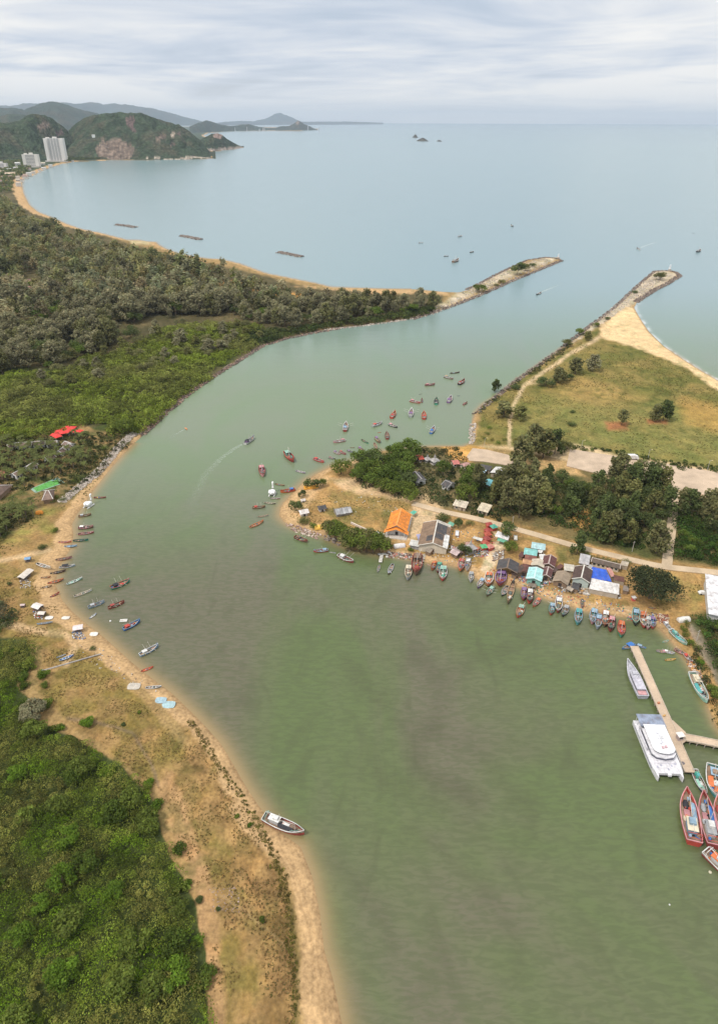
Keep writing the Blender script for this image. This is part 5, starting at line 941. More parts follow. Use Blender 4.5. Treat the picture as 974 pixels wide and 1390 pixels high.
# shacks on the near beach
def shack(x, y, rz, L, W, roofc, label, s=1.0):
    p = P3(x, y); e = empty('shack', p, rz, s, label, 'shack')
    for sx in (-1, 1):
        for sy in (-1, 1): MB().tube([(sx*L*.45, sy*W*.45, -.2), (sx*L*.45, sy*W*.45, 2.0)], .06, 5).build('post', PAINT, e, WOODC)
    MB().loft([[(x_, -W/2, 1.9), (x_, 0, 2.5), (x_, W/2, 1.95), (x_, W/2, 1.88), (x_, 0, 2.4), (x_, -W/2, 1.84)] for x_ in (-L/2, L/2)], close=True, cap=True).build('roof', PAINT, e, roofc)
    MB().box(-L*.1, -W*.1, .45, L*.6, W*.5, .9).build('platform', PAINT, e, (.16, .13, .12)); MB().box(0, W*.42, 1.0, L*.85, .08, 1.7).build('back_wall', PAINT, e, (.25, .2, .16))
shack(52, 827, -.4, 4.6, 3.6, (.70, .64, .60), 'shack with a white tarpaulin roof, upper of the pair on the near beach'); shack(58, 836, -.1, 3.6, 2.6, (.68, .6, .52), 'shack with a square cream roof, lower of the pair on the near beach', .9)
shack(107, 856, .3, 4.2, 3.4, (.72, .62, .60), 'shack with a pinkish white roof above the beach, by itself'); shack(36, 783, 1.3, 7.5, 4.0, (.62, .55, .48), 'long pale shack at the end of the beach track'); shack(39, 762, .2, 3, 2.4, (.18, .32, .5), 'tiny shack under a blue tarpaulin by the beach track')
shack(32, 824, .1, 3, 2, (.55, .42, .40), 'low pinkish lean-to left of the pair of shacks', .7)
for x, y, sx_, sy_, c1, lab in ((218.5,951,2.2,1.6,(.33,.45,.5),'crumpled pale blue tarpaulin higher on the beach edge'), (229,957,2.6,1.8,(.36,.5,.52),'crumpled pale blue tarpaulin lower on the beach edge'), (67,839,1.8,1.2,(.7,.66,.6),'white sheet on the sand beside the cream-roofed shack'), (89.5,839,1.8,1.1,(.68,.62,.55),'white sheet lying alone on the open beach'), (127.5,861,1.8,1.3,(.7,.66,.6),'white sheet on the sand right of the lone shack'), (182,932,2.6,1.8,(.5,.45,.38),'grey tarpaulin on the dune below the red beached boat')):
    p = P3(x, y); V_ = []; n_ = 9
    for i in range(n_):
        for j in range(n_):
            u, v = i/(n_-1)*2-1, j/(n_-1)*2-1; V_.append((p[0]+u*sx_*(1-.15*v*v), p[1]+v*sy_*(1-.15*u*u), p[2]+.18+.14*random.random()+.15*(1-u*u)*(1-v*v)))
    o = link('tarpaulin', npmesh('tarpaulin', V_, grid_faces(n_, n_), None, True), PAINT, None, c1); tag(o, lab, 'tarpaulin')
a, b = P3(57, 911), P3(138, 889); e = empty('concrete_pole', (a+b)/2, atan2((b-a)[1], (b-a)[0]), 1, 'long grey pole lying across the dry ground to the beach', 'pole'); L_ = float(np.linalg.norm(b-a)); MB().tube([(-L_/2, 0, .35), (L_/2, 0, .35)], [.38, .3], 8).build('shaft', PAINT, e, (.34, .31, .28)); MB().box(-L_/2+.3, 0, .35, .6, 1.0, .9).build('pole_foot', PAINT, e, (.3, .27, .25))
# resort
TILE = (.22, .145, .11)
for r1, r2, W_, lab in (((10,604),(20,601.5),5,'curved end of the long resort roof'), ((22,601),(44,600),6,'resort wing with a white ridge, second from the curved end'), ((44,599.5),(62,598.5),6,'resort wing with a white ridge in the middle of the long row'), ((63,598.5),(78,598.5),6,'resort wing with a white ridge at the far end of the long row'), ((88,599),(97,602),6,'short resort roof at the corner beside the red canopies'),
                    ((79,612),(85,608),5.5,'resort roof highest on the diagonal row'), ((61,621),(72,616),6,'second resort roof on the diagonal row'), ((36,633),(47,627),6,'third resort roof on the diagonal row'), ((17,643),(27,638),6,'resort roof lowest on the diagonal row'), ((85,607),(94,602),5,'pale broken roof joining the two resort rows')):
    house(r1, r2, W_, 2.8, 1.5, TILE, WHT, lab, cap=(.70, .66, .62), group=None)
house((57,667), (72,665), 12, 3, 3, TILE, WOODC, 'large brown hip roof with white ridges beside the green pool', kind='hip', cap=(.72, .68, .62), wins=0)
house((-12,659), (6,660), 15, 3, 3.4, TILE, WOODC, 'large brown hip roof with white ridges cut by the picture edge', kind='hip', cap=(.72, .68, .62), wins=0)
house((-8,640), (8,641), 7, 2.8, 1.4, (.40, .16, .08), WOODC, 'orange-brown roof at the picture edge above the hip roof')
house((37,379), (46,380), 9, 3.2, 2, (.28, .15, .12), WHT, 'upper white house with a brown roof inside the casuarina wood', wins=2)
house((36,388), (47,389), 9, 3.2, 2, (.34, .17, .14), WHT, 'lower white house with a reddish roof inside the casuarina wood', wins=2)
for i, (x, y) in enumerate([(74,590),(80,586),(87,588),(84,583),(93,585),(98,582),(103,585),(90,581),(78,593),(108,585)]):
    q = G(x, y, 4); e = empty('canopy_tent', (q[0], q[1], H(q[0], q[1])), .3*i, .95+.1*(i % 3), 'bright red canopy beside the resort', 'canopy', 'red canopies beside the resort'); c_ = [(-2.6, -2.2), (2.6, -2.2), (2.6, 2.2), (-2.6, 2.2)]
    MB().loft([[(cx_*k, cy_*k, z_) for cx_, cy_ in c_] for k, z_ in ((1, 2.6), (.3, 3.3), (.05, 3.5))], close=True, cap=True).build('canopy', PAINT, e, (.72, .05, .04))
    for cx_, cy_ in c_: MB().tube([(cx_*.95, cy_*.95, -.2), (cx_*.95, cy_*.95, 2.62)], .07, 5).build('post', METAL, e, (.6, .6, .6))
pq = [G(x, y, 1.9)[:2] for x, y in [(44,663),(77,649),(85.5,655.5),(50,668)]]; c = sum(pq)/4; e = empty('swimming_pool', (c[0], c[1], 0), 0, 1, 'green rectangular pool between the resort roofs', 'pool')
pw = [(p-c) for p in pq][::-1]; pw = pw[::-1] if (pw[1][0]-pw[0][0])*(pw[2][1]-pw[0][1])-(pw[1][1]-pw[0][1])*(pw[2][0]-pw[0][0]) < 0 else pw
MB().poly([tuple(p*1.12) for p in pw], .8, 1.92).build('pool_deck', WALLM, e, (.25, .36, .28)); MB().poly([tuple(p*.94) for p in pw], 1.0, 1.95).build('pool_water', PAINT, e, (.10, .34, .07)); MB().poly([tuple(p*.2+pw[2]*.74) for p in pw], 1.0, 1.97).build('shallow_end', PAINT, e, (.30, .5, .5))
# hotels of the far bay
def tower(x0, x1, ytop, ybase, dep, col, label, nfl, ncol, wings=True):
    b0, b1 = G(x0, ybase, 2), G(x1, ybase, 2); c = (b0+b1)/2; W_ = float(np.linalg.norm(b1-b0)); d = math.hypot(c[0], c[1]); h = up_to((x0+x1)/2, ytop, d)[2]; a = atan2((b1-b0)[1], (b1-b0)[0])
    e = empty('hotel_tower' if nfl > 9 else 'hotel_block', (c[0], c[1], 0), a, 1, label, 'hotel')
    wl = MB().box(0, dep/2, h/2, W_, dep, h).build('wall', WALLM, e, col)
    if wings:
        for s in (-1, 1): MB().box(s*W_*.40, -2.2, h*.485, W_*.17, 4.4, h*.97).build('wing', WALLM, e, col)
    MB().box(-W_*.3, dep*.5, h+3, W_*.16, dep*.5, 6).build('stair_tower', WALLM, e, col); MB().box(W_*.05, dep*.5, h+4, W_*.2, dep*.5, 8).build('lift_tower', WALLM, e, col); MB().box(0, dep/2, h+.6, W_*1.01, dep*1.02, 1.2).build('parapet', WALLM, e, col)
    nw = 0
    for f in range(nfl):
        z_ = h*(f+.6)/nfl
        if nw >= 95: break
        for k in range(ncol):
            x_ = -W_*.29+W_*.58*(k+.5)/ncol; MB().box(x_, -.25, z_, W_*.58/ncol*.74, .5, h/nfl*.42).build('window', GLASS, wl, (.16, .17, .18)); nw += 1
    MB().box(0, -8, 4, W_*1.1, 14, 8).build('podium', WALLM, e, (.6, .55, .5))
tower(64.5, 91, 188, 219.5, 26, (.74, .70, .66), 'tall white hotel tower at the bend of the bay beach', 22, 4)
tower(33, 54, 210, 227, 24, (.72, .68, .62), 'medium white hotel block left of the tall tower', 9, 7, False); tower(-6, 10, 222, 229.5, 20, (.70, .66, .62), 'low white hotel block at the picture edge', 5, 6, False)
for i, (x, y, w_, h_, c1, lab) in enumerate([(24,213,22,12,WHT,'white villa on the slope above the medium hotel'), (58,224,26,9,CREAM,'cream beach house right of the medium hotel'), (92,215,16,10,WHT,'white house right of the tall tower'), (15,239,34,9,(.66,.50,.36),'long cream-roofed house among the trees of the bay'), (2,236,26,9,(.64,.48,.38),'pinkish-roofed house at the picture edge of the bay'), (13,232,18,8,WHT,'white house behind the long cream-roofed one'), (1,280,14,7,WHT,'white house hidden in the casuarina wood at the picture edge'), (25,246,14,6,CREAM,'small cream beach house near the bend of sand'), (34,239,12,6,(.55,.38,.3),'small reddish-roofed beach house facing the bay'), (127,184.7,14,7,WHT,'tiny white house high on the headland'), (99,219,12,5,CREAM,'tiny cream house on the beach right of the tall tower'), (13,246,14,5,(.5,.5,.5),'grey-roofed house below the long cream one'), (38,231,16,7,TAN,'tan house on the beach below the medium hotel')]):
    d = ray(x, y); 
    if i == 9: q = up_to(x, y, 4150); q[2] -= 2
    elif i == 0: q = G(x, y+8, 20); q[2] = 8
    else: q = G(x, y, 1.5)
    e = empty('villa', q, atan2(-q[0], q[1])+.15*(i % 3-1), 1, lab, 'house'); wl = MB().box(0, 0, h_/2-3, w_, w_*.6, h_+4).build('wall', WALLM, e, WHT); MB().loft([[(x_, -w_*.36, h_-1), (x_, 0, h_+w_*.13), (x_, w_*.36, h_-1)] for x_ in (-w_*.55, w_*.55)], close=True, cap=True).build('roof', ROOF, e, c1)
    for k in range(3): MB().box((k-1)*w_*.3, -w_*.3-.1, h_*.45, w_*.15, .3, h_*.3).build('window', GLASS, wl, GLS)
for i, (x, yt, w_, lab) in enumerate([(266,161.5,26,'far white high-rise nearest the headland'), (262,165,30,'low far block left of the first high-rise'), (301,168,34,'broad white far block on the second bay'), (319,166.5,22,'slim white far block on the second bay'), (359,161,20,'white far tower at the root of the small headland'), (357,168,40,'pale far block below the white far tower'), (352,169.5,34,'pale low far block on the shore of the second bay'), (335,165,18,'slim faint far tower behind the second bay'), (418,162.5,26,'faint far tower right of the peaked headland'), (433,164,26,'faint low far tower beyond the peaked headland'), (275,164,24,'second far high-rise from the headland')]):
    q = up_to(x, 174, 14500+700*(i % 3)); w_ = w_*.6; top = up_to(x, yt+2.2, 14500+700*(i % 3))[2]; e = empty('high_rise', (q[0], q[1], 0), atan2(-q[0], q[1]), 1, lab, 'high-rise')
    MB().box(0, 0, top*.25, w_, w_*.6, top*.5).build('wall', WALLM, e, (.5, .5, .52)); MB().box(0, 0, top*.5, w_*.4, w_*.3, 6).build('roof_box', WALLM, e, (.6, .58, .57))
VP = [(60,233),(52,236),(46,239),(41,242),(36,247),(32,253),(66,230),(20,243),(8,244),(24,236),(75,227),(5,250),(16,252),(31,243),(28,231),(45,231)]
for i, (x, y) in enumerate(VP):
    q = G(x-6, y, 1.5); w_ = 12+3*(i % 4); h_ = 6+2*(i % 3); e = empty('villa', q, atan2(-q[0], q[1])+.3*(i % 3-1), 1, 'small pale house among the trees along the far bay beach', 'house', 'small houses along the far bay'); wl = MB().box(0, 0, h_/2, w_, w_*.6, h_+2).build('wall', WALLM, e, (.7, .66, .6)); MB().loft([[(x_, -w_*.36, h_+.9), (x_, 0, h_+w_*.2), (x_, w_*.36, h_+.9)] for x_ in (-w_*.55, w_*.55)], close=True, cap=True).build('roof', ROOF, e, [(.5, .28, .2), (.6, .5, .4), (.65, .62, .6), (.35, .22, .18)][i % 4])
# beacons on the jetties
for x, y, h, lab in ((757, 350.5, 7.5, 'white beacon at the end of the western jetty'), (908, 367, 9, 'white beacon at the end of the eastern jetty')):
    p = P3(x, y); e = empty('beacon', p, .3, h/8, lab, 'beacon'); MB().box(0, 0, 1, 2.8, 2.8, 2.4).build('plinth', PAINT, e, (.5, .45, .4)); MB().tube([(0, 0, 2), (0, 0, 6)], [1.4, .8], 10).build('tower', PAINT, e, (.8, .8, .8)); MB().tube([(0, 0, 6), (0, 0, 6.2)], [1.3, 1.3], 10).build('gallery', PAINT, e, (.8, .8, .8)); MB().tube([(0, 0, 6.2), (0, 0, 7.6), (0, 0, 8.4)], [.6, .6, .1], 8).build('lantern', PAINT, e, (.7, .72, .74))
# the pier
PZ = 1.9; PH = 3.0
def pierrun(name, pts, W_, label, col=(.56, .45, .33)):
    q = [G(x, y, PZ) for x, y in pts]; e = empty(name, (*q[0][:2], 0), 0, 1, label, 'pier'); o = np.array([q[0][0], q[0][1], 0])
    for a, b in zip(q[:-1], q[1:]):
        d = b-a; L = float(np.linalg.norm(d)); u = d/L; nr = np.array([-u[1], u[0], 0]); mb = MB(); k = W_/2
        mb.poly([tuple((p_-o)[:2]) for p_ in (a-nr*k, b-nr*k, b+nr*k, a+nr*k)], PZ-.35, PZ); mb.build('deck', CONCM, e)
        for s in (-1, 1): MB().box(*(((a+b)/2-o+nr*s*(k-.12))[:2]), PZ+.12, L, .22, .24, atan2(u[1], u[0])).build('kerb', PAINT, e, (.5, .42, .33))
        n = int(L/3.6)
        for i in range(n+1):
            p_ = a+u*(i+.5)*L/(n+1)-o
            for s in (-1, 1): MB().tube([(*(p_+nr*s*k*.8)[:2], -2.5), (*(p_+nr*s*k*.8)[:2], PZ-.3)], .22, 6).build('pile', PAINT, e, (.35, .30, .25))
            MB().tube([(*(p_+nr*k*1.02+u*1.2)[:2], PZ-.75), (*(p_+nr*k*1.14+u*1.2)[:2], PZ-.75)], .42, 9).build('tyre_fender', PAINT, e, (.03, .03, .03))
            MB().box(*p_[:2], PZ-.5, .35, W_*1.02, .32, atan2(u[1], u[0])).build('crossbeam', PAINT, e, (.42, .36, .3))
    return e
pierrun('pier', [(860,877),(896,958),(916,1003),(935.5,1048)], 3.5, 'long narrow concrete pier with two ferries alongside')
pierrun('pier', [(921,999),(950,1004.5),(1010,1017),(1075,1031)], 3.3, 'side branch of the concrete pier leading to the shore')
mb = MB(); q = [G(x, y, PZ+.008)[:2] for x, y in [(906,976),(913,978),(930,994),(930,1006),(922,1012),(914,1000)]]; sg = sum(q[i][0]*q[(i+1) % 6][1]-q[(i+1) % 6][0]*q[i][1] for i in range(6)); q = q if sg > 0 else q[::-1]; o = mb.poly([tuple(a) for a in q], PZ-.3, PZ+.02).build('pier_junction', CONCM); tag(o, 'widened concrete junction where the pier branches', 'pier')
p = G(921, 1003, PZ+.02); e = empty('booth', p, .2, 1, 'small white-roofed booth at the pier junction', 'booth'); MB().box(0, 0, 1.1, 1.9, 1.7, 2.2).build('wall', WALLM, e, (.42, .34, .32)); MB().box(0, 0, 2.28, 2.6, 2.3, .16).build('roof', PAINT, e, (.75, .7, .64)); MB().box(0, -.86, 1.3, 1.2, .1, .8).build('window', GLASS, e, GLS)
e = empty('landing_stage', G(575, 749, 0), 0, 1, 'rickety wooden landing stage beside the moored brown boat', 'landing stage'); o_ = G(575, 749, 0)
for i in range(5):
    a = G(576.5-i*1.3, 751+i*3.2, .9)-o_; MB().box(a[0], a[1], .9, 1.4, 2.4, .15, .3).build('plank', PAINT, e, (.45, .4, .33)); MB().tube([(a[0], a[1], -1.5), (a[0], a[1], .9)], .1, 5).build('pile', PAINT, e, WOODC)
e = empty('landing_stage', G(517, 752, 0), 0, 1, 'short white landing stage below the mangrove clump', 'landing stage'); o_ = G(517, 752, 0)
for i in range(6):
    a = G(518-i*.4, 752+i*2.0, .8)-o_; MB().box(a[0], a[1], .8, 1.6 if i else 4.0, 1.5, .14, .1).build('plank', PAINT, e, (.66, .62, .56)); MB().tube([(a[0], a[1], -1.5), (a[0], a[1], .8)], .1, 5).build('pile', PAINT, e, WOODC)
# heaps of gear on the shore
def debris(P, n, cols, label, s=.5):
    q = [G(x, y, 1)[:2] for x, y in P]; xa = [a[0] for a in q]; ya = [a[1] for a in q]; V, Fc, Cc = [], [], []; k = 0
    B = np.array([(-1,-1,0),(1,-1,0),(1,1,0),(-1,1,0),(-1,-1,1),(1,-1,1),(1,1,1),(-1,1,1)], float); BF = np.array([(3,2,1,0),(4,5,6,7),(0,1,5,4),(1,2,6,5),(2,3,7,6),(3,0,4,7)])
    while k < n:
        x, y = random.uniform(min(xa), max(xa)), random.uniform(min(ya), max(ya))
        if not inpoly(np.array([x]), np.array([y]), q)[0]: continue
        a = random.random()*6.28; sc_ = np.array([s*(.3+random.random()*1.3), s*(.3+random.random()*.7), s*(.4+random.random()*.9)]); v = B*sc_; v = np.stack([v[:, 0]*cos(a)-v[:, 1]*sin(a)+x, v[:, 0]*sin(a)+v[:, 1]*cos(a)+y, v[:, 2]+max(H(x, y), -.1)-.05], -1)
        V.append(v); Fc.append(BF+8*k); Cc.append(np.tile(np.array(cols[random.randrange(len(cols))])*random.uniform(.7, 1.2), (8, 1))); k += 1
    o = link('debris', npmesh('debris', np.concatenate(V), np.concatenate(Fc), np.concatenate(Cc)), ROCKM); tag(o, label, kind='stuff')
MIXC = [(.5, .45, .4), (.16, .12, .1), (.3, .2, .13), (.6, .58, .54), (.12, .2, .35), (.5, .12, .08), (.25, .16, .12), (.1, .3, .2)]
debris([(523,748),(560,752),(560,757),(525,755)], 150, MIXC[:4]+[(.5, .2, .15)], 'planks and fishing gear along the shore below the orange hall', .5); debris([(612,741),(628,746),(626,753),(612,749)], 90, MIXC[:4]+[PINK], 'heap of crates and sheets beside the pinkish hut', .45)
debris([(640,748),(664,744),(662,756),(644,758)], 110, MIXC, 'colourful gear at the foot of the row of red stalls', .4); debris([(668,752),(684,748),(682,760),(668,764)], 80, MIXC[:4], 'gear heaped beside the black-roofed open shed', .45)
debris([(700,780),(714,778),(716,790),(704,788)], 90, MIXC, 'gear heaped right of the black-roofed open shed', .4); debris([(722,787),(748,780),(752,790),(738,798),(724,794)], 150, MIXC, 'gear heaped on the beach in front of the turquoise house', .45)
debris([(750,786),(800,800),(800,810),(768,804),(750,795)], 170, MIXC[:4]+[TAN, TAN], 'nets, planks and crates on the beach by the thatched hut', .5); debris([(800,800),(842,808),(842,814),(800,806)], 90, MIXC[:4]+[TAN], 'planks and drums under the long white roof', .4)
debris([(890,834),(905,836),(906,846),(896,846)], 120, [(.35, .13, .08), (.22, .09, .06), (.5, .4, .3)], 'rusty scrap heap at the end of the beach', .5); debris([(932,896),(944,898),(962,934),(956,940),(940,915)], 240, [(.55, .28, .1), (.42, .2, .08), (.3, .2, .14), (.6, .5, .42), (.2, .16, .14)], 'orange and brown rubbish along the creek bank', .4)
debris([(383,707),(405,713),(436,724),(430,730),(400,720)], 130, [(.4, .28, .22), (.3, .2, .17), (.55, .45, .38)], 'driftwood and gear along the south beach of the point', .5); debris([(44,829),(54,832),(60,842),(48,842)], 60, MIXC, 'gear heaped under the pair of shacks', .3); debris([(96,856),(112,858),(118,868),(100,868)], 90, MIXC[:5], 'gear heaped round the lone shack', .3)
debris([(100,868),(140,880),(200,925),(215,940),(190,940),(120,900)], 70, MIXC[:4], 'scattered litter on the dune', .22); debris([(285,1205),(325,1205),(325,1240),(285,1240)], 120, [(.36, .27, .25), (.28, .2, .17)], 'pale rubble on the dry ground by the lower dune', .13); debris([(28,786),(42,788),(42,800),(28,800)], 60, MIXC[:4], 'gear below the long pale shack', .3)
debris([(655,728),(672,726),(670,748),(652,752)], 40, [REDC, GRN, PINK], 'small red and green decorations round the stalls', .35)

debris([(575,741),(612,738),(660,752),(640,764),(600,760),(575,752)], 120, MIXC, 'crates, floats and nets along the sandy shore below the brown hall', .3)
debris([(664,770),(700,782),(745,796),(800,812),(850,820),(848,830),(800,824),(740,808),(700,792),(664,782)], 260, MIXC, 'floats, ropes and boxes on the beach between the houses and the boats', .28)
debris([(600,716),(655,722),(650,740),(604,736)], 60, MIXC, 'odds and ends on the sandy yard', .3); debris([(440,664),(540,676),(545,700),(460,704)], 40, MIXC[:4], 'small rubbish on the grass of the point', .3)
debris([(850,832),(890,832),(892,842),(850,840)], 70, MIXC, 'gear on the beach beside the beached boats', .35)
# ------------------------------------------------------------------ boats: unit hulls 10 m long, bow at +x
def hull_mesh(B=1.5, hs=1.05, bowrise=1.1, sternrise=.35, transom=.72, draft=.45, n=18, thick=.09, deckz=.45, full=2.4):
    st = []; 
    for i in range(n+1):
        t = i/n; x = -5+10*t+(.35*t**6); b = B*(transom+(1-transom)*sin(min(t/.45, 1)*pi/2)) if t < .45 else B*(1-((t-.45)/.55)**full); b = max(b, .04)
        z = hs+bowrise*max(0, (t-.5)/.5)**2.2+sternrise*max(0, (.4-t)/.4)**1.6; k = -draft+(hs*.9+draft)*max(0, (t-.82)/.18)**1.8+(draft*.5)*max(0, (.15-t)/.15); st.append((x, b, z, k))
    out = MB(); secs = []
    for x, b, z, k in st: secs.append([(x, -b, z), (x, -b*.94, z*.45+k*.2), (x, -b*.7, k*.55), (x, 0, k), (x, b*.7, k*.55), (x, b*.94, z*.45+k*.2), (x, b, z)])
    out.loft(secs); out.add(secs[0], [(0, 1, 2, 3, 4, 5, 6)])
    inn = []
    for x, b, z, k in st:
        bi = max(b-thick, .01); zd = min(deckz+.55*max(0, z-hs), z-.05); inn.append([(x, -bi, z), (x, -bi*.97, zd), (x, bi*.97, zd), (x, bi, z)])
    inm = MB().loft([q[0:2] for q in inn]); inm.loft([q[2:4][::-1] for q in inn]); out.v, base = out.v, None
    out.add(inm.v, [f[::-1] for f in inm.f])
    dk = MB().loft([[(q[1][0], q[1][1], q[1][2]), (q[2][0], q[2][1], q[2][2])] for q in inn]); dk.f = [f[::-1] for f in dk.f]
    gw = MB()
    for s in (-1, 1): gw.loft([[(x, s*(b+.05), z-.07), (x, s*(b+.05), z+.06), (x, s*max(b-thick-.04, 0), z+.06), (x, s*max(b-thick-.04, 0), z-.07)] for x, b, z, k in st], close=True, cap=True)
    x, b, z, k = st[0]; gw.box(x, 0, z, .14, 2*b, .14)
    ws = MB()
    for s in (-1, 1): ws.loft([[(x_, s*(b_*.965+.02), z_*.72+.0), (x_, s*(b_*.985+.03), z_*.86)] for x_, b_, z_, k_ in st])
    return out, dk, gw, ws, st
KINDS = {}
def add_kind(name, parts):
    "parts: list of (part name, MB, colour role, parent index or None)"
    KINDS[name] = [(n_, mb.mesh(name+'_'+n_), role, par) for n_, mb, role, par in parts]
    for _, me, role, _p in KINDS[name]: me.materials.append(GLASS if role == 'glass' else PAINT)
def tubes(*segs, r=.05, n=5):
    mb = MB()
    for s in segs: mb.tube(s, r, n)
    return mb
def mk_kinds():
    for v in range(2):
        h, d, g, w, st = hull_mesh(B=1.55+.1*v, bowrise=1.3); z = .45
        cab = MB().box(-2.6, 0, 1.25, 2.0, 1.7, 1.7); rf = MB().loft([[(x, -1.1, 2.12), (x, 0, 2.3), (x, 1.1, 2.12), (x, 0, 2.2)] for x in (-3.9, -1.3)], close=True, cap=True)
        win = MB().box(-1.58, 0, 1.6, .06, 1.3, .45); ws = MB().box(-2.6, .87, 1.6, 1.3, .05, .4); ws2 = MB().box(-2.6, -.87, 1.6, 1.3, .05, .4)
        mast = tubes([(-.6, 0, .4), (-.6, 0, 4.8)], r=.1); boom = tubes([(-.6, 0, 2.2), (-4.6, 1.0, 3.4)], r=.05) if v else tubes([(-.6, 0, 3.0), (3.4, 0, 2.2)], r=.045)
        gal = MB().tube([(.9, -1.3, 1.1), (.9, -1.3, 1.9), (.9, 1.3, 1.9), (.9, 1.3, 1.1)], .06, 5)
        net = MB().blob((1.6, .1, .7), (1.1, .85, .45), 9, 5); hatch = MB().box(.2, 0, .58, 1.1, 1.0, .3); post = tubes([(4.5, 0, 1.4), (4.75, 0, 2.9)], r=.09)
        boxm = MB().box(-.1, .9, .62, .8, .5, .4)
        add_kind('trawl%d' % v, [('hull', h, 'hull', None), ('deck', d, 'deck', None), ('gunwale', g, 'trim', None), ('stripe', w, 'stripe', 0), ('cabin', cab, 'cab', None), ('cabin_roof', rf, 'roof', 4), ('windscreen', win, 'glass', 4), ('side_window', ws, 'glass', 4), ('side_window', ws2, 'glass', 4), ('mast', mast, 'pole', None), ('boom', boom, 'pole', 9), ('gallows', gal, 'trim', None), ('net', net, 'net', None), ('hatch', hatch, 'trim', None), ('prow_post', post, 'stripe', None), ('fish_box', boxm, 'roof', None)])
    h, d, g, w, st = hull_mesh(B=1.05, hs=.62, bowrise=1.0, sternrise=.25, transom=.5, draft=.25, deckz=.2, full=2.0)
    th = [MB().box(x, 0, .5, .3, 1.7, .08) for x in (-2.6, -.6, 1.6)]; eng = MB().box(-4.3, 0, 1.0, .7, .45, .45); sh_ = tubes([(-4.6, 0, 1.0), (-6.6, 0, .1)], r=.05); net = MB().blob((.4, 0, .4), (.9, .6, .3), 8, 4)
    add_kind('longtail', [('hull', h, 'hull', None), ('deck', d, 'deck', None), ('gunwale', g, 'trim', None), ('stripe', w, 'stripe', 0)]+[('thwart', t_, 'trim', None) for t_ in th]+[('engine', eng, 'dark', None), ('propeller_shaft', sh_, 'dark', len(th)+4), ('net', net, 'net', None)])
    add_kind('canopied', [('hull', h, 'hull', None), ('deck', d, 'deck', None), ('gunwale', g, 'trim', None), ('stripe', w, 'stripe', 0)]+[('post', tubes([(x, s*.85, .5), (x, s*.85, 2.0)], r=.05), 'pole', None) for x in (-2.6, .6) for s in (-1, 1)]+[('canopy', MB().loft([[(x, -1.15, 1.95), (x, -.6, 2.15), (x, 0, 2.22), (x, .6, 2.15), (x, 1.15, 1.95)] for x in (-3.1, -1, 1.1)]), 'roof', None), ('engine', eng, 'dark', None), ('propeller_shaft', sh_, 'dark', None), ('prow_post', tubes([(4.6, 0, 1.3), (4.9, 0, 2.4)], r=.08), 'stripe', None)])
    # squid boat: masts, spread booms and a long awning
    h, d, g, w, st = hull_mesh(B=1.45, bowrise=1.2); bo = [tubes([(x, s*1.2, 1.6), (x+.2, s*4.4, 2.6)], r=.05) for x in (-1.2, 1.6) for s in (-1, 1)]
    add_kind('boomed', [('hull', h, 'hull', None), ('deck', d, 'deck', None), ('gunwale', g, 'trim', None), ('stripe', w, 'stripe', 0), ('cabin', MB().box(-2.3, 0, 1.15, 1.9, 1.6, 1.5), 'cab', None), ('cabin_roof', MB().box(-2.2, 0, 1.98, 2.5, 1.95, .12), 'roof', 4), ('windscreen', MB().box(-1.33, 0, 1.45, .06, 1.2, .4), 'glass', 4), ('mast', tubes([(-.7, 0, .4), (-.7, 0, 4.2)], r=.07), 'pole', None), ('mast', tubes([(2.6, 0, .8), (2.6, 0, 3.2)], r=.06), 'pole', None)]+[('boom', b, 'pole', None) for b in bo]+[('net', MB().blob((.8, 0, .7), (1.3, .8, .4), 9, 4), 'net', None), ('prow_post', tubes([(4.5, 0, 1.4), (4.8, 0, 2.7)], r=.09), 'stripe', None)])
    # plain canoe
    h, d, g, w, st = hull_mesh(B=.8, hs=.5, bowrise=.35, sternrise=.3, transom=.1, draft=.2, deckz=.12)
    add_kind('canoe', [('hull', h, 'hull', None), ('deck', d, 'deck', None), ('gunwale', g, 'trim', None)]+[('thwart', MB().box(x, 0, .4, .25, 1.35, .06), 'trim', None) for x in (-2, 1.5)])
    # large trawler
    h, d, g, w, st = hull_mesh(B=1.62, hs=1.0, bowrise=.95, sternrise=.3, transom=.8, full=2.9, n=26, thick=.07)
    P = [('hull', h, 'hull', None), ('deck', d, 'deck', None), ('gunwale', g, 'trim', None), ('stripe', w, 'stripe', 0), ('wheelhouse', MB().box(-2.3, .1, 1.15, 2.2, 1.5, 1.3), 'cab', None), ('wheelhouse_roof', MB().box(-2.2, .1, 1.85, 2.7, 1.8, .1), 'roof', 4), ('upper_cabin', MB().box(-1.9, .1, 2.15, 1.2, 1.1, .55), 'cab', 4), ('windscreen', MB().box(-1.18, .1, 1.5, .05, 1.2, .3), 'glass', 4), ('tarpaulin', MB().loft([[(x, -1.25, 1.0), (x, -.9, 1.3), (x, -.3, 1.4)] for x in (-.9, .8, 2.6)]), 'tarp', None), ('hold_cover', MB().box(.5, .35, .62, 1.7, 1.0, .35), 'trim', None)]
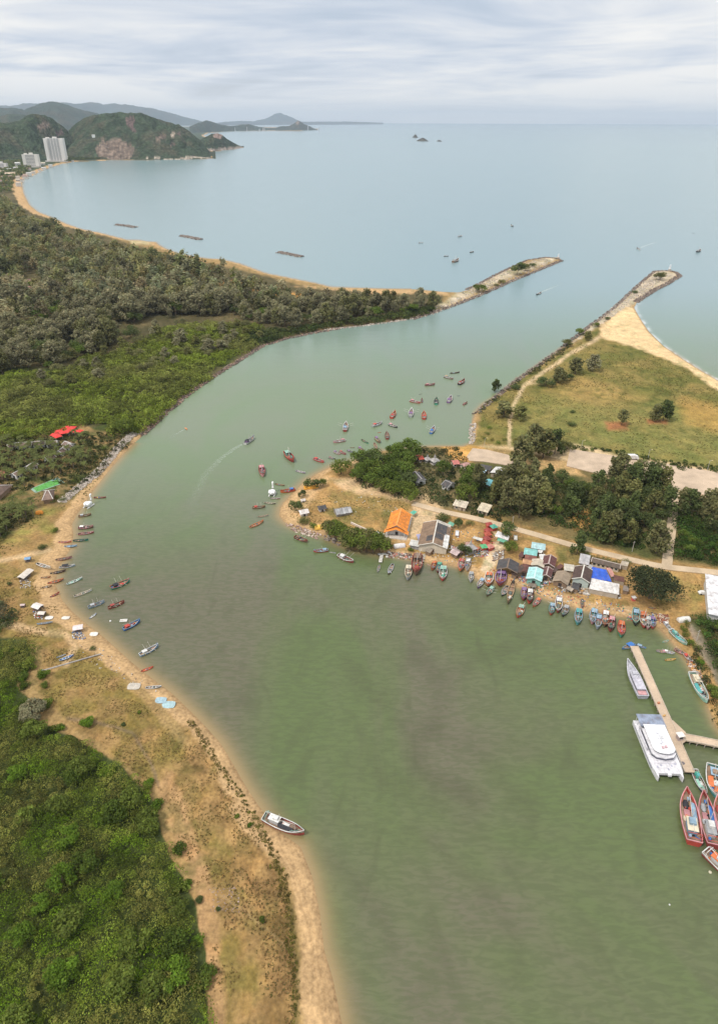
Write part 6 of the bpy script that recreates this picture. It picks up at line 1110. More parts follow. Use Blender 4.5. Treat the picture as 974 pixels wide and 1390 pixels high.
    P += [('net', MB().blob((2.4, .35, .72), (1.0, .6, .35), 10, 5), 'net', None), ('net', MB().blob((-.4, .8, .6), (.6, .35, .25), 8, 4), 'roof', None), ('mast', tubes([(-.8, 0, .5), (-.8, 0, 4.2)], r=.06), 'pole', None), ('mast', tubes([(3.0, 0, .8), (3.0, 0, 3.0)], r=.05), 'pole', None), ('boom', tubes([(-.8, 0, 1.9), (3.0, 0, 2.7)], r=.045), 'pole', None), ('boom', tubes([(-.8, 0, 1.9), (-4.3, .2, 2.6)], r=.045), 'pole', None), ('rail', tubes([(-4.8, -1.25, 1.3), (-4.8, -1.25, 1.75), (-3.6, -1.45, 1.6)], [(-4.8, 1.25, 1.3), (-4.8, 1.25, 1.75), (-3.6, 1.45, 1.6)], [(-4.8, -1.25, 1.75), (-4.8, 1.25, 1.75)], r=.04), 'stripe', None), ('rail', tubes([(2.2, -1.2, 1.35), (3.8, -.75, 1.75), (4.9, 0, 2.3), (3.8, .75, 1.75), (2.2, 1.2, 1.35)], r=.04), 'stripe', None), ('winch', MB().tube([(-.6, -.6, .8), (-.6, .7, .8)], .22, 8), 'dark', None), ('gallows', MB().tube([(-4.2, -1.2, 1.1), (-4.2, -1.2, 2.2), (-4.2, 1.2, 2.2), (-4.2, 1.2, 1.1)], .06, 5), 'stripe', None), ('water_tank', MB().blob((-3.9, .5, .9), (.35, .3, .4), 8, 5), 'tarp', None), ('fish_box', MB().box(3.5, -.2, .95, .6, .5, .3), 'tarp', None), ('fish_box', MB().box(1.2, -.7, .6, .5, .5, .3), 'hull', None)]
    add_kind('trawler', P)
mk_kinds()
NC = dict(red=(.50, .075, .055), dred=(.30, .06, .05), orange=(.60, .17, .06), brown=(.20, .12, .08), tan=(.42, .28, .15), white=(.66, .65, .62), grey=(.36, .37, .38), blue=(.05, .16, .42), lblue=(.28, .40, .50), green=(.06, .30, .20), lgreen=(.28, .47, .38), teal=(.09, .33, .32), pink=(.55, .26, .27), purple=(.25, .15, .30), black=(.03, .03, .035), yellow=(.62, .46, .10), cream=(.62, .54, .40), wood=(.28, .19, .13))
WATERLIST = []
def boat(bow, stern, kind, hull, trim, label, cab='white', roof=None, stripe=None, group=None, z=None, beam=1.0, net=None, deck='wood', tarp='blue', name='fishing_boat', cat='boat', tiltz=0.0, zf=.8):
    A, B = G(*bow, zf), G(*stern, zf); c = (A+B)/2; L = float(np.linalg.norm((A-B)[:2])); a = atan2(A[1]-B[1], A[0]-B[0]); s = L/10; g = H(c[0], c[1]); zz = (max(0.0, g+.38*s) if g > -.3 else 0.0) if z is None else z
    e = empty(name, (c[0], c[1], zz), a, (s, s*beam, s), label, cat, group)
    if g > .2: e.rotation_euler = (.08*random.choice((-1, 1)), 0, a)
    roles = dict(hull=NC[hull], trim=NC[trim], cab=NC[cab], roof=NC[roof or 'lblue'], stripe=NC[stripe or trim], deck=NC[deck], pole=(.62, .57, .50), net=NC[net] if net else (.12, .14, .12), dark=(.05, .05, .05), glass=(.04, .05, .06), tarp=NC[tarp])
    obs = []
    for n_, me, role, par in KINDS[kind]:
        c_ = roles[role]; k = random.uniform(.85, 1.12); o = link(n_, me, None, obs[par] if par is not None else e, tuple(min(1, q*k) for q in c_)); obs.append(o)
    if kind[:5] in ('trawl', 'boome') and L > 3.5 or kind == 'longtail' and random.random() < .75:
        lw = .55 if kind == 'longtail' else .95; zd = .35 if kind == 'longtail' else .62
        for _ in range({'longtail': 3, 'trawler': 13}.get(kind, 6)):
            t = random.choice(GEARK); me = GEAR[t]; o = link(t, me, None, e, NC[random.choice(('white', 'blue', 'orange', 'black', 'lblue', 'wood', 'grey', 'red', 'yellow', 'green'))]); o.location = (random.uniform(-4.2, 3.2), random.uniform(-lw, lw)*.85, zd); o.rotation_euler = (0, 0, random.random()*3.1); q = random.uniform(.6, 1.15)*(.7 if kind == 'trawler' else 1); o.scale = (q, q/beam, q)
    return e
GEAR = {}
for n_, mb_ in (('fish_box', MB().box(0, 0, .15, .75, .5, .32)), ('drum', MB().tube([(0, 0, 0), (0, 0, .6)], .24, 9)), ('net', MB().blob((0, 0, .15), (.75, .45, .28), 9, 5)), ('flag', MB().tube([(0, 0, 0), (0, 0, 2.2)], .035, 4).box(.22, 0, 1.95, .45, .03, .35)), ('rope_coil', MB().tube([(0, 0, 0), (0, 0, .16)], .38, 10)), ('float', MB().blob((0, 0, .2), (.22, .22, .22), 7, 5)), ('plank', MB().box(0, 0, .1, 2.0, .22, .1)), ('sheet', MB().loft([[(x, -.5, .1), (x, 0, .32), (x, .5, .12)] for x in (-.7, 0, .7)]))): GEAR[n_] = mb_.mesh('gear_'+n_); GEAR[n_].materials.append(PAINT)
GEARK = list(GEAR)
def B(x, y, ang, L, *a, **k):
    "boat by centre pixel, image angle of the bow in degrees (0 right, 90 up) and length in pixels"
    dx, dy = cos(radians(ang))*L/2, -sin(radians(ang))*L/2; return boat((x+dx, y+dy), (x-dx, y-dy), *a, **k)
g1 = 'boats anchored in the bend north of the point'
for x, y, an, L, kd, hu, tr, kw, lab in [
 (468.7,580,80,10,'boomed','dred','white',{}, 'small white and dark red boat alone north of the point, bow away'),
 (460.5,598.5,190,16,'trawl0','pink','white',{'roof':'pink'}, 'wide pinkish boat lying just outside the row off the point'),
 (511.5,576,20,13.5,'trawl1','grey','white',{'roof':'red'}, 'white-topped boat with a grey hull, second in line from the long red one'),
 (533.3,563.5,55,9,'trawl0','red','orange',{'roof':'red'}, 'small bright red and orange boat in the anchorage'),
 (533,577.5,-20,12,'trawl1','black','white',{'roof':'pink'}, 'dark-hulled boat with a white cabin below the bright red one'),
 (514.4,586,10,5,'canoe','red','orange',{}, 'tiny red rowing boat between the anchored boats'),
 (525,591.5,95,8,'trawl0','dred','brown',{'roof':'brown'}, 'short rusty boat seen end-on near the tree-lined shore'),
 (512.5,597,-50,9,'trawl0','brown','tan',{'roof':'purple'}, 'small brown boat with a purple-grey cabin near the trees'),
 (509.5,605,-65,9,'longtail','pink','tan',{}, 'pinkish open boat closest to the trees on the north shore'),
 (495,598.5,-30,10,'longtail','green','brown',{}, 'slim green-brown boat with a high prow north of the trees'),
 (490,609,-35,8,'trawl0','black','pink',{'roof':'purple'}, 'small dark purple boat against the north shore trees'),
 (475,612,-20,8,'boomed','grey','black',{'roof':'purple'}, 'dark grey boat of the packed row off the point, eastmost'),
 (478,606.5,0,6,'longtail','black','tan',{}, 'tiny dark boat just above the packed row'),
 (465,614,-25,9,'trawl1','dred','pink',{'roof':'red'}, 'dark red boat in the middle of the packed row'),
 (457,614,-25,9,'trawl0','pink','white',{'roof':'purple'}, 'pink and white boat at the west end of the packed row'),
 (450,621,-10,9,'trawl1','black','white',{'roof':'dred'}, 'dark boat with a red roof set apart from the packed row'),
 (432.5,624.5,-20,14,'trawl0','red','pink',{'roof':'red','cab':'pink'}, 'red boat moored by the tip of the point, north side'),
 (393,620.5,-50,16,'trawl1','dred','red',{'roof':'lgreen','cab':'lgreen'}, 'red boat with a pale green stern out in the river'),
 (407.6,639.5,-15,13,'longtail','purple','white',{}, 'slim purple-brown boat just off the point'),
 (355.7,640,-80,13,'trawl0','pink','dred',{'roof':'pink','cab':'pink'}, 'pink boat seen end-on alone in the river'),
 (379.5,657,-10,13,'longtail','brown','tan',{}, 'brown open boat behind the white swan raft'),
 (373,675.5,-2,13,'longtail','dred','white',{}, 'dark red open boat directly below the white swan raft'),
 (366,682,-6,15,'longtail','black','cream',{}, 'cream and black open boat, second below the swan raft'),
 (351,688,5,17,'boomed','brown','tan',{'roof':'red','cab':'red'}, 'boat with tall thin masts, westmost by the point'),
 (356.8,699.5,8,14,'longtail','grey','tan',{}, 'small grey open boat below the one with tall masts'),
 (348,711,24,20,'longtail','tan','orange',{'beam':1.2}, 'varnished tan wooden boat with a long raised prow'),
 (563,545,-12,14,'trawl1','red','white',{'roof':'pink','cab':'pink'}, 'long red and white boat in the middle of the anchorage'),
 (572.3,543,90,5,'longtail','dred','brown',{}, 'tiny dark boat touching the long red and white one'),
 (570.4,534,10,4,'canoe','grey','black',{}, 'tiny grey canoe above the long red and white boat'),
 (583,522,5,13,'trawl0','brown','pink',{'roof':'pink','cab':'pink'}, 'brown boat with a pink cabin left of the three northern boats'),
 (608.5,512.5,-15,12,'trawl1','brown','white',{'roof':'tan'}, 'brown boat with a pale roof at the head of the anchorage'),
 (616.8,505.5,5,12,'longtail','black','brown',{}, 'long dark open boat, furthest up the river in the anchorage'),
 (626,519,35,9,'trawl0','black','dred',{'roof':'dred'}, 'dark boat on the channel side at the head of the anchorage'),
 (622,536.3,0,4,'canoe','blue','black',{}, 'tiny blue canoe in the eastern part of the anchorage'),
 (631,547.3,30,6,'trawl0','dred','brown',{'roof':'dred'}, 'small dark red boat nearest the field bank'),
 (610,542.5,60,8,'trawl1','purple','white',{'roof':'purple'}, 'small purple and white boat left of the dark red one'),
 (591.7,545,85,7,'trawl0','green','black',{'roof':'black'}, 'small dark green boat between the purple and the long red one'),
 (557.5,561,80,9,'boomed','grey','white',{'roof':'purple'}, 'grey boat with a white mast left of the bright red one near the shore'),
 (575,564.5,90,8,'trawl1','red','orange',{'roof':'red'}, 'bright red boat with an orange mooring float, end-on'),
 (586.5,584,60,9,'boomed','blue','white',{'roof':'blue'}, 'blue boat with a white mast close to the shore trees'),
 (571.5,531,0,3,'canoe','white','grey',{}, 'tiny white float boat beside the grey canoe')]:
    B(x, y, an, L, kd, hu, tr, lab, group=g1, **kw)
boat((381,667.5),(400,664), 'trawl1', 'orange', 'red', 'large orange-hulled boat with a blue roof pulled up on the point', roof='blue', cab='red', group=g1, beam=1.15)
g2 = 'boats along the village shore'
for x, y, an, L, kd, hu, tr, kw, lab in [
 (408.5,731.5,-22,18,'boomed','brown','dred',{'roof':'brown','cab':'brown','beam':1.1}, 'cluttered brown boat off the south beach of the point'),
 (435.5,747,185,19,'trawl0','red','lblue',{'roof':'lblue','cab':'white'}, 'red boat with a pale blue roof moored at the mangroves'),
 (451,748.8,-10,9,'longtail','white','grey',{}, 'small pale open boat between the red and the big white boat'),
 (469,758,-25,22,'boomed','dred','white',{'roof':'white','cab':'white','beam':1.15}, 'big white-topped boat with a dark red waterline by the mangroves'),
 (513.5,771,-105,10,'longtail','white','grey',{}, 'white slim boat at the short white landing stage'),
 (529.7,772,-115,15,'longtail','brown','grey',{'beam':1.2}, 'brown boat moored by a rope right of the white landing stage'),
 (553.7,777.5,-95,18,'trawl0','grey','cream',{'roof':'cream','cab':'cream'}, 'grey and cream boat left of the large brown one'),
 (565.3,767,-96,26,'trawl1','brown','dred',{'roof':'brown','cab':'brown','net':'dred'}, 'long brown boat tied bow-out at the rickety landing stage'),
 (582,765.5,160,6,'canoe','white','pink',{}, 'tiny white dinghy beside the orange boat'),
 (588,767.5,-110,12,'trawl0','orange','dred',{'roof':'orange','cab':'orange'}, 'orange boat, left of a close group of three'),
 (595.3,770,-105,13,'trawl1','dred','teal',{'roof':'green','cab':'teal'}, 'dark red and green boat in the middle of the close group of three'),
 (600.9,778.5,-95,18,'trawl0','red','white',{'roof':'lgreen','cab':'lgreen','net':'green','beam':1.1}, 'red boat with a green stern awning, right of the close group of three'),
 (625,768,-98,15,'trawl1','orange','pink',{'roof':'red','cab':'cream'}, 'orange-red boat beached below the pinkish hut'),
 (634.5,768,-100,15,'boomed','white','grey',{'roof':'white'}, 'white boat with a tall bow beside the orange-red beached one'),
 (639,783,-95,13,'trawl0','grey','white',{'roof':'grey'}, 'grey boat in front of the tall white one'),
 (651.5,791.5,-120,14,'trawl0','purple','white',{'roof':'lblue'}, 'purple boat with a pale blue stern by the landing ramp'),
 (663,787.5,-97,17,'trawl1','orange','white',{'roof':'orange','cab':'lgreen','net':'orange','beam':1.2}, 'bright orange boat with a pale green stern by the ramp'),
 (664.5,802,-125,15,'boomed','brown','lgreen',{'roof':'lgreen'}, 'brown boat with a pale green cabin lying in front of the orange one'),
 (679,787,-100,19,'trawl0','dred','purple',{'roof':'purple','cab':'purple','net':'dred','beam':1.5}, 'broad dark purple boat heaped with nets'),
 (684.5,801.5,-120,15,'longtail','black','grey',{'beam':1.5}, 'dark grey boat in front of the one heaped with nets'),
 (692.5,804,-105,30,'longtail','wood','tan',{'beam':.8}, 'long thin weathered wooden boat lying bow-out'),
 (710.5,806,-95,16,'trawl0','dred','purple',{'roof':'purple','cab':'pink'}, 'dark red boat with a purple roof, left of three off the turquoise house'),
 (718.5,809.5,-95,18,'trawl1','red','black',{'roof':'white','cab':'white'}, 'red boat with a white cabin, middle of three off the turquoise house'),
 (727.5,817.5,-130,14,'trawl0','orange','pink',{'roof':'orange'}, 'orange boat, right of three off the turquoise house'),
 (705.3,829.5,-112,17,'trawl1','red','tan',{'roof':'lgreen','cab':'orange','beam':1.15}, 'red boat with a pale green stern anchored apart in the river'),
 (748.3,826.5,-100,15,'trawl0','red','teal',{'roof':'lblue','cab':'lblue'}, 'red boat with a blue-green stripe, left of three below the thatched hut'),
 (757.5,821,-95,20,'boomed','dred','white',{'roof':'white'}, 'red and white boat, middle of three below the thatched hut'),
 (766.3,829,-115,15,'trawl1','black','grey',{'roof':'grey','cab':'tan'}, 'dark boat, right of three below the thatched hut'),
 (789.2,820,-92,11,'longtail','purple','brown',{'beam':1.4}, 'small purple-brown boat on the beach behind the teal boat'),
 (784.3,837.5,-97,20,'trawl0','teal','lblue',{'roof':'teal','cab':'teal'}, 'teal boat with a white prow alone off the beach'),
 (804.8,837,-100,19,'trawl1','pink','lblue',{'roof':'lblue','cab':'teal'}, 'pink and teal boat, first of five moored in a row'),
 (811.3,844,-98,19,'boomed','grey','lblue',{'roof':'lblue','cab':'pink'}, 'grey-blue boat, second of five moored in a row'),
 (820.8,840,-95,20,'trawl0','brown','orange',{'roof':'white','cab':'cream'}, 'brown and white boat, third of five moored in a row'),
 (829,847,-98,19,'trawl1','dred','black',{'roof':'pink','cab':'dred'}, 'dark red boat, fourth of five moored in a row'),
 (842.6,854,-92,20,'trawl0','green','red',{'roof':'orange','cab':'red','net':'red'}, 'red-decked boat with a green prow, last of five moored in a row'),
 (861.7,838.5,-92,21,'boomed','black','lgreen',{'roof':'lblue','cab':'teal'}, 'black boat with a pale green cabin beached beside the orange one'),
 (872.6,842,-85,20,'trawl1','red','white',{'roof':'orange','cab':'orange'}, 'orange-topped red boat beached beside the black one'),
 (878.8,845.5,-92,16,'trawl0','pink','white',{'roof':'white'}, 'pink and white boat beached right of the orange-topped one'),
 (885,845.5,-90,15,'trawl1','red','lblue',{'roof':'purple','cab':'blue'}, 'red and blue boat, eastmost of the beached group'),
 (883.6,827,-10,10,'longtail','red','green',{'beam':1.3}, 'small red and green boat high on the sand under the huge tree'),
 (852.8,876.5,200,18,'canopied','blue','lblue',{'roof':'blue','beam':1.5}, 'blue boat tied left of the pier head'),
 (869,876,-20,15,'canopied','lblue','blue',{'roof':'lblue','beam':1.4}, 'pale blue boat tied right of the pier head'),
 (903,869,20,9,'canoe','green','lgreen',{'beam':1.6}, 'small bright green punt in the creek mouth'),
 (905,851,-52,14,'trawl0','white','grey',{'roof':'white','beam':1.2}, 'white boat nosed into the creek mouth bank'),
 (897,883,175,13,'trawl0','grey','pink',{'roof':'pink','beam':1.2}, 'grey-pink boat at the outer side of the creek raft'),
 (907,884,-15,16,'boomed','grey','white',{'roof':'white','beam':1.2,'net':'grey'}, 'grey cluttered boat in the middle of the creek raft'),
 (909.5,894,5,14,'longtail','orange','yellow',{'beam':1.1}, 'small orange-yellow open boat at the front of the creek raft'),
 (922.5,884,-25,17,'trawl1','brown','pink',{'roof':'brown','cab':'brown','beam':1.3}, 'round brown boat with an open red-brown deck in the creek raft'),
 (933.5,893,-45,16,'trawl0','dred','white',{'roof':'red','cab':'red','beam':1.2}, 'white-edged red boat with its bow on the creek bank')]:
    B(x, y, an, L, kd, hu, tr, lab, group=g2, **kw)
boat((930.3,876.5),(908.5,857.5), 'trawler', 'lgreen', 'white', 'long pale green boat lying along the creek bank', roof='teal', cab='lgreen', net='teal', tarp='teal', group=g2, beam=.9)
boat((958,953),(938,915), 'trawler', 'lgreen', 'white', 'long pale green and white boat moored by the bushes of the creek', roof='cream', cab='cream', net='black', tarp='teal', group=g2, beam=.85)
boat((957,1078),(940.5,1045), 'trawler', 'black', 'white', 'black-hulled boat with a green stern awning at the pier foot', roof='green', cab='teal', net='lgreen', tarp='lgreen', group='trawlers by the pier', beam=.95)
boat((971,1082),(966.5,1040), 'trawler', 'teal', 'white', 'dark teal boat with an orange deck and blue awning', roof='lblue', cab='wood', net='orange', deck='wood', tarp='orange', group='trawlers by the pier', beam=1.25)
boat((929.5,1077),(940.5,1146), 'trawler', 'red', 'pink', 'red trawler with a blue tarpaulin, westmost by the pier', roof='cream', cab='lblue', net='black', stripe='red', tarp='lblue', group='trawlers by the pier', beam=.95)
boat((952,1081),(967,1150), 'trawler', 'dred', 'pink', 'red trawler with a long pale net on deck, second from the river', roof='grey', cab='white', net='grey', stripe='red', tarp='blue', group='trawlers by the pier', beam=.85)
boat((973,1084),(990,1154), 'trawler', 'red', 'pink', 'red trawler half cut by the picture edge', roof='white', cab='pink', net='dred', stripe='orange', tarp='purple', group='trawlers by the pier', beam=.95)
boat((1018,1212),(955.5,1156), 'trawler', 'dred', 'white', 'trawler with a blue deck lying across the others, lowest by the pier', roof='orange', cab='white', net='blue', stripe='white', tarp='blue', group='trawlers by the pier', beam=.9)
g3 = 'boats along the near bank beach'
for x, y, an, L, kd, hu, tr, kw, lab in [
 (135.5,674.5,0,16,'longtail','brown','dred',{}, 'brown open boat afloat right of the beach swan'),
 (115,699,8,17,'boomed','brown','tan',{'roof':'grey','cab':'grey'}, 'brown boat with grey gear directly below the beach swan'),
 (116.5,715.5,4,20,'trawl0','brown','pink',{'roof':'white','cab':'pink'}, 'brown-pink boat with a white-topped cabin, second below the beach swan'),
 (116.5,723,6,21,'longtail','dred','pink',{'beam':1.2}, 'pinkish open boat, third below the beach swan'),
 (109.5,732.5,3,20,'longtail','green','black',{'beam':1.25}, 'dark green open boat, fourth below the beach swan'),
 (88.5,736.5,3,17,'longtail','orange','pink',{}, 'orange-pink boat drawn up behind the pale blue one'),
 (96,741,4,17,'longtail','lblue','lblue',{'beam':1.2,'deck':'lblue'}, 'pale blue open boat afloat at the beach corner'),
 (86.5,758,10,22,'longtail','pink','brown',{'beam':1.2}, 'pinkish-brown open boat, first on the curved beach'),
 (91,768,8,21,'canopied','lblue','white',{'roof':'black','beam':1.2}, 'pale blue boat with a black canopy at the beach'),
 (60,770.5,-18,19,'longtail','cream','white',{'beam':1.2}, 'cream open boat pulled up on the sand'),
 (78.5,776,12,21,'longtail','brown','black',{'beam':1.2}, 'dark brown open boat below the black canopy'),
 (62.7,784.5,8,13,'longtail','orange','tan',{'beam':1.2}, 'small orange boat on the sand'),
 (75.5,789,15,22,'longtail','wood','orange',{'beam':1.2}, 'orange-decked brown boat half in the water'),
 (64,797,12,14,'longtail','brown','tan',{'beam':1.4}, 'short brown boat on the sand'),
 (101,788,22,22,'longtail','lgreen','white',{'beam':1.1,'deck':'lgreen'}, 'pale grey-green open boat afloat near the beach'),
 (74.6,807.5,28,14,'longtail','red','dred',{'beam':1.2}, 'small red boat lowest on the curved beach'),
 (112,804.5,20,25,'longtail','white','cream',{'beam':.9}, 'long slim white boat afloat near the beach'),
 (163,793,22,27,'boomed','green','red',{'roof':'black','cab':'black','stripe':'white','beam':1.15,'net':'red'}, 'green boat with red nets and black gear off the beach'),
 (130.5,820,20,23,'boomed','lblue','grey',{'roof':'grey','cab':'grey'}, 'grey-blue boat left of the dark red one'),
 (157.6,820.5,22,23,'boomed','dred','brown',{'roof':'dred','cab':'brown'}, 'dark red boat below the green one off the beach'),
 (126,834.8,35,11,'longtail','blue','white',{'beam':1.3,'deck':'white'}, 'small blue and white dinghy near the sand'),
 (178.5,848,28,25,'trawl1','blue','lblue',{'roof':'red','cab':'red','net':'dred','stripe':'blue'}, 'blue boat with a red deck and high prow'),
 (202,882.5,28,28,'boomed','lblue','white',{'roof':'white','cab':'white','stripe':'blue'}, 'white and pale blue boat with a thin mast, furthest down the beach'),
 (199.5,907,20,17,'longtail','orange','red',{'beam':1.3,'deck':'orange'}, 'orange-red boat at the water edge by the dune'),
 (208.5,933.5,5,21,'longtail','lblue','white',{'beam':1.0}, 'pale blue and white boat lying on the sand of the dune'),
 (91,896,20,20,'longtail','blue','white',{'beam':1.4,'deck':'blue'}, 'bright blue boat stranded on dry ground by the long pole'),
 (84,893,20,13,'canoe','white','lblue',{'beam':1.2}, 'white canoe lying beside the bright blue stranded boat'),
 (61.5,848.5,8,21,'canoe','grey','lblue',{}, 'grey canoe on the sand below the pair of shacks')]:
    B(x, y, an, L, kd, hu, tr, lab, group=g3, **kw)
boat((411,1130),(358,1108), 'trawler', 'dred', 'white', 'large stranded boat with a white rim and red bow on the near sandbank', roof='white', cab='white', net='wood', stripe='lgreen', tarp='black', name='stranded_boat', beam=.85, zf=1.4)
g4 = 'boats out at sea'
for x, y, an, L, kd, hu, lab in [(570.5,329.5,0,6,'trawl0','grey','small grey boat at sea, westmost of the group off the jetty'), (605,347.5,0,6,'trawl1','black','dark boat at sea, left of the two close together'), (618,354.5,20,8,'trawl0','brown','larger brown boat at sea closest to the western jetty'), (624,320.8,10,5,'trawl1','grey','grey boat at sea, furthest of the group off the jetty'), (640,342,10,5,'trawl0','black','dark boat at sea, eastmost of the group off the jetty'), (694.5,306.5,-30,3.5,'longtail','black','tiny boat at sea with a short wake'), (866,338,-30,5,'longtail','white','white boat at sea with a wake between the jetties'), (947.5,341,20,5,'trawl0','black','black boat at sea beyond the eastern jetty'), (940.5,316,0,3,'longtail','grey','faint tiny boat at sea near the picture edge'), (730.5,398.5,205,7,'longtail','black','dark speedboat with a foaming wake in the river mouth')]:
    B(x, y, an, L, kd, hu, 'white' if hu != 'white' else 'grey', lab, group=g4, roof='grey')
B(338.5, 598, 35, 15, 'trawl0', 'white', 'grey', 'white boat under way with a long wake in the river', roof='black', cab='purple')
p = G(252.5, 582, .2); e = empty('kayak', p, 2.2, 1, 'orange-red kayak under way near the mangrove bank', 'kayak'); MB().loft([[(x, -b, .25), (x, 0, -.1), (x, b, .25)] for x, b in ((-2.2, .03), (-1.2, .4), (0, .5), (1.2, .4), (2.2, .03))]).build('hull', PAINT, e, (.7, .15, .05)); MB().loft([[(x, -b, .25), (x, 0, .32), (x, b, .25)] for x, b in ((-2.2, .03), (-1.2, .4), (0, .5), (1.2, .4), (2.2, .03))]).build('deck', PAINT, e, (.75, .25, .08)); MB().tube([(.1, -1.1, .7), (-.1, 1.1, .7)], .04, 5).build('paddle', PAINT, e, (.6, .6, .6))
# wakes: thin broken foam on the water
def wake_mat():
    m, nt, b = new_mat('wake_foam'); b.inputs['Base Color'].default_value = (.62, .68, .62, 1); b.inputs['Roughness'].default_value = .6; tc = N(nt, 'ShaderNodeTexCoord'); n = N(nt, 'ShaderNodeTexNoise'); n.inputs['Scale'].default_value = .8; n.inputs['Detail'].default_value = 5; nt.links.new(tc.outputs['Object'], n.inputs['Vector'])
    at = N(nt, 'ShaderNodeVertexColor'); at.layer_name = 'Col'; mr = N(nt, 'ShaderNodeMapRange'); mr.inputs[1].default_value = .35; mr.inputs[2].default_value = .65; nt.links.new(n.outputs[0], mr.inputs[0]); mu = N(nt, 'ShaderNodeMath', operation='MULTIPLY'); nt.links.new(mr.outputs[0], mu.inputs[0]); nt.links.new(at.outputs[0], mu.inputs[1]); nt.links.new(mu.outputs[0], b.inputs['Alpha']); return m
WAKEM = wake_mat()
def wake(P, w0, w1, label, a0=.8):
    q = []
    for i in range(len(P)-1):
        for k in range(8): q.append(np.array(P[i])*(1-k/8)+np.array(P[i+1])*k/8)
    q = np.array([G(x, y, .02) for x, y in q]); t = np.gradient(q, axis=0); t /= np.linalg.norm(t, axis=1)[:, None]; nr = np.stack([-t[:, 1], t[:, 0], 0*t[:, 0]], -1); n = len(q); V = []; Cc = []
    for i in range(n):
        u = i/(n-1); w_ = w0+(w1-w0)*u
        for s in (-1, -.5, 0, .5, 1): V.append(q[i]+nr[i]*s*w_); Cc.append([a0*(1-u)**1.3*(1-s*s)]*3)
    o = link('wake', npmesh('wake', V, grid_faces(n, 5), Cc, True), WAKEM); tag(o, label, kind='structure')
wake([(332,601),(318,609),(300,622),(278,645),(262,680),(256,720)], 1.2, 5, 'pale wake trailing the white boat in the river', .38); wake([(734,396.5),(750,390),(768,382)], 1.5, 4, 'foam wake of the speedboat in the river mouth', .9); wake([(869,336),(885,330),(897,326)], 2, 6, 'wake of the white boat between the jetties'); wake([(249,583.5),(238,590),(225,598)], .6, 1.6, 'faint wake of the kayak', .5); wake([(691,305),(680,303),(668,301)], 2, 5, 'short wake of the tiny boat at sea', .5)
# swans
def swan(x, y, s, rz, label):
    p = G(x, y, 0); p[2] = max(0, H(p[0], p[1])); e = empty('swan_raft', p, rz, s, label, 'swan boat'); w_ = (.85, .84, .82)
    MB().blob((0, 0, 1.3), (2.3, 1.5, 1.25), 14, 9).build('body', PAINT, e, w_, True)
    for sg in (-1, 1): MB().blob((-.5, sg*1.25, 1.7), (1.7, .5, .95), 10, 6).build('wing', PAINT, e, w_, True)
    MB().tube([(1.5, 0, 1.6), (2.3, 0, 2.6), (2.35, 0, 3.8), (2.0, 0, 4.7), (2.2, 0, 5.3)], [.75, .5, .36, .34, .4], 10).build('neck', PAINT, e, w_, True)
    hd = MB().blob((2.45, 0, 5.5), (.75, .5, .5), 10, 6).build('head', PAINT, e, w_, True); MB().tube([(3.05, 0, 5.45), (3.75, 0, 5.2)], [.26, .05], 7).build('beak', PAINT, hd, (.75, .3, .05)); MB().blob((-2.3, 0, 2.0), (.8, .6, .7), 8, 5).build('tail', PAINT, e, w_, True)
    for sg in (-1, 1): MB().tube([(-2.6, sg*1.2, .15), (2.4, sg*1.2, .15)], .38, 8).build('float', PAINT, e, (.75, .73, .7))
swan(121, 687, 1.15, 1.2, 'white swan-shaped boat on the near beach by the revetment'); swan(369.5, 671, 1.2, 1.5, 'white swan-shaped boat afloat off the sandy point')
for x, y, lab in ((168, 842.7, 'white foam raft floating near the blue boat'),):
    p = G(x, y, .1); e = empty('float_raft', p, .1, 1, lab, 'raft'); MB().box(0, 0, .15, 3.2, 1.6, .4).build('slab', PAINT, e, (.72, .70, .66)); MB().box(0, 0, .4, 3.0, .2, .1).build('batten', PAINT, e, WOODC)
for x, y, c1, lab in ((963,1184,(.6,.55,.4),'cream mooring buoy below the trawlers'), (908,1228,(.75,.73,.7),'tiny white float in the open river near the bottom'), (150,843,(.75,.73,.7),'tiny white float near the beach')):
    p = G(x, y, .1); e = empty('buoy', p, 0, .7 if y < 1200 else .35, lab, 'buoy'); MB().blob((0, 0, 0), (.7, .7, .6), 12, 8).build('float', PAINT, e, c1, True); MB().tube([(0, 0, .5), (0, 0, .9)], .08, 6).build('ring', PAINT, e, (.2, .2, .2))
# the grey ferry
def frame(bow, stern, zf):
    A, B_ = G(*bow, zf), G(*stern, zf); c = (A+B_)/2; return (c[0], c[1], 0), atan2(A[1]-B_[1], A[0]-B_[0]), float(np.linalg.norm((A-B_)[:2]))
loc, a, L = frame((851.5,897), (872.5,944), 1.9)
e = empty('grey_ferry', loc, a, 1, 'slim grey passenger ferry moored on the river side of the pier', 'ferry'); k = L/10
def scaled(mb, k, ky=None): mb.v = [(x*k, y*(ky or k), z*k) for x, y, z in mb.v]; return mb
h, d, g, w, st = hull_mesh(B=1.25, hs=.95, bowrise=.45, sternrise=0, transom=.92, full=2.1, n=24, thick=.05, deckz=.7); GC = (.50, .49, .53)
hl = scaled(h, k).build('hull', PAINT, e, (.42, .42, .46)); scaled(d, k).build('deck', PAINT, e, (.46, .45, .49)); scaled(g, k).build('gunwale', PAINT, e, (.55, .54, .58)); scaled(w, k).build('stripe', PAINT, hl, (.28, .28, .36))
cb = scaled(MB().loft([[(x, -b, .6), (x, -b*.93, z), (x, b*.93, z), (x, b, .6)] for x, b, z in ((-3.6, .88, 1.38), (0, .88, 1.38), (1.3, .7, 1.38), (1.9, .45, 1.0))], close=True, cap=True), k).build('cabin', PAINT, e, GC)
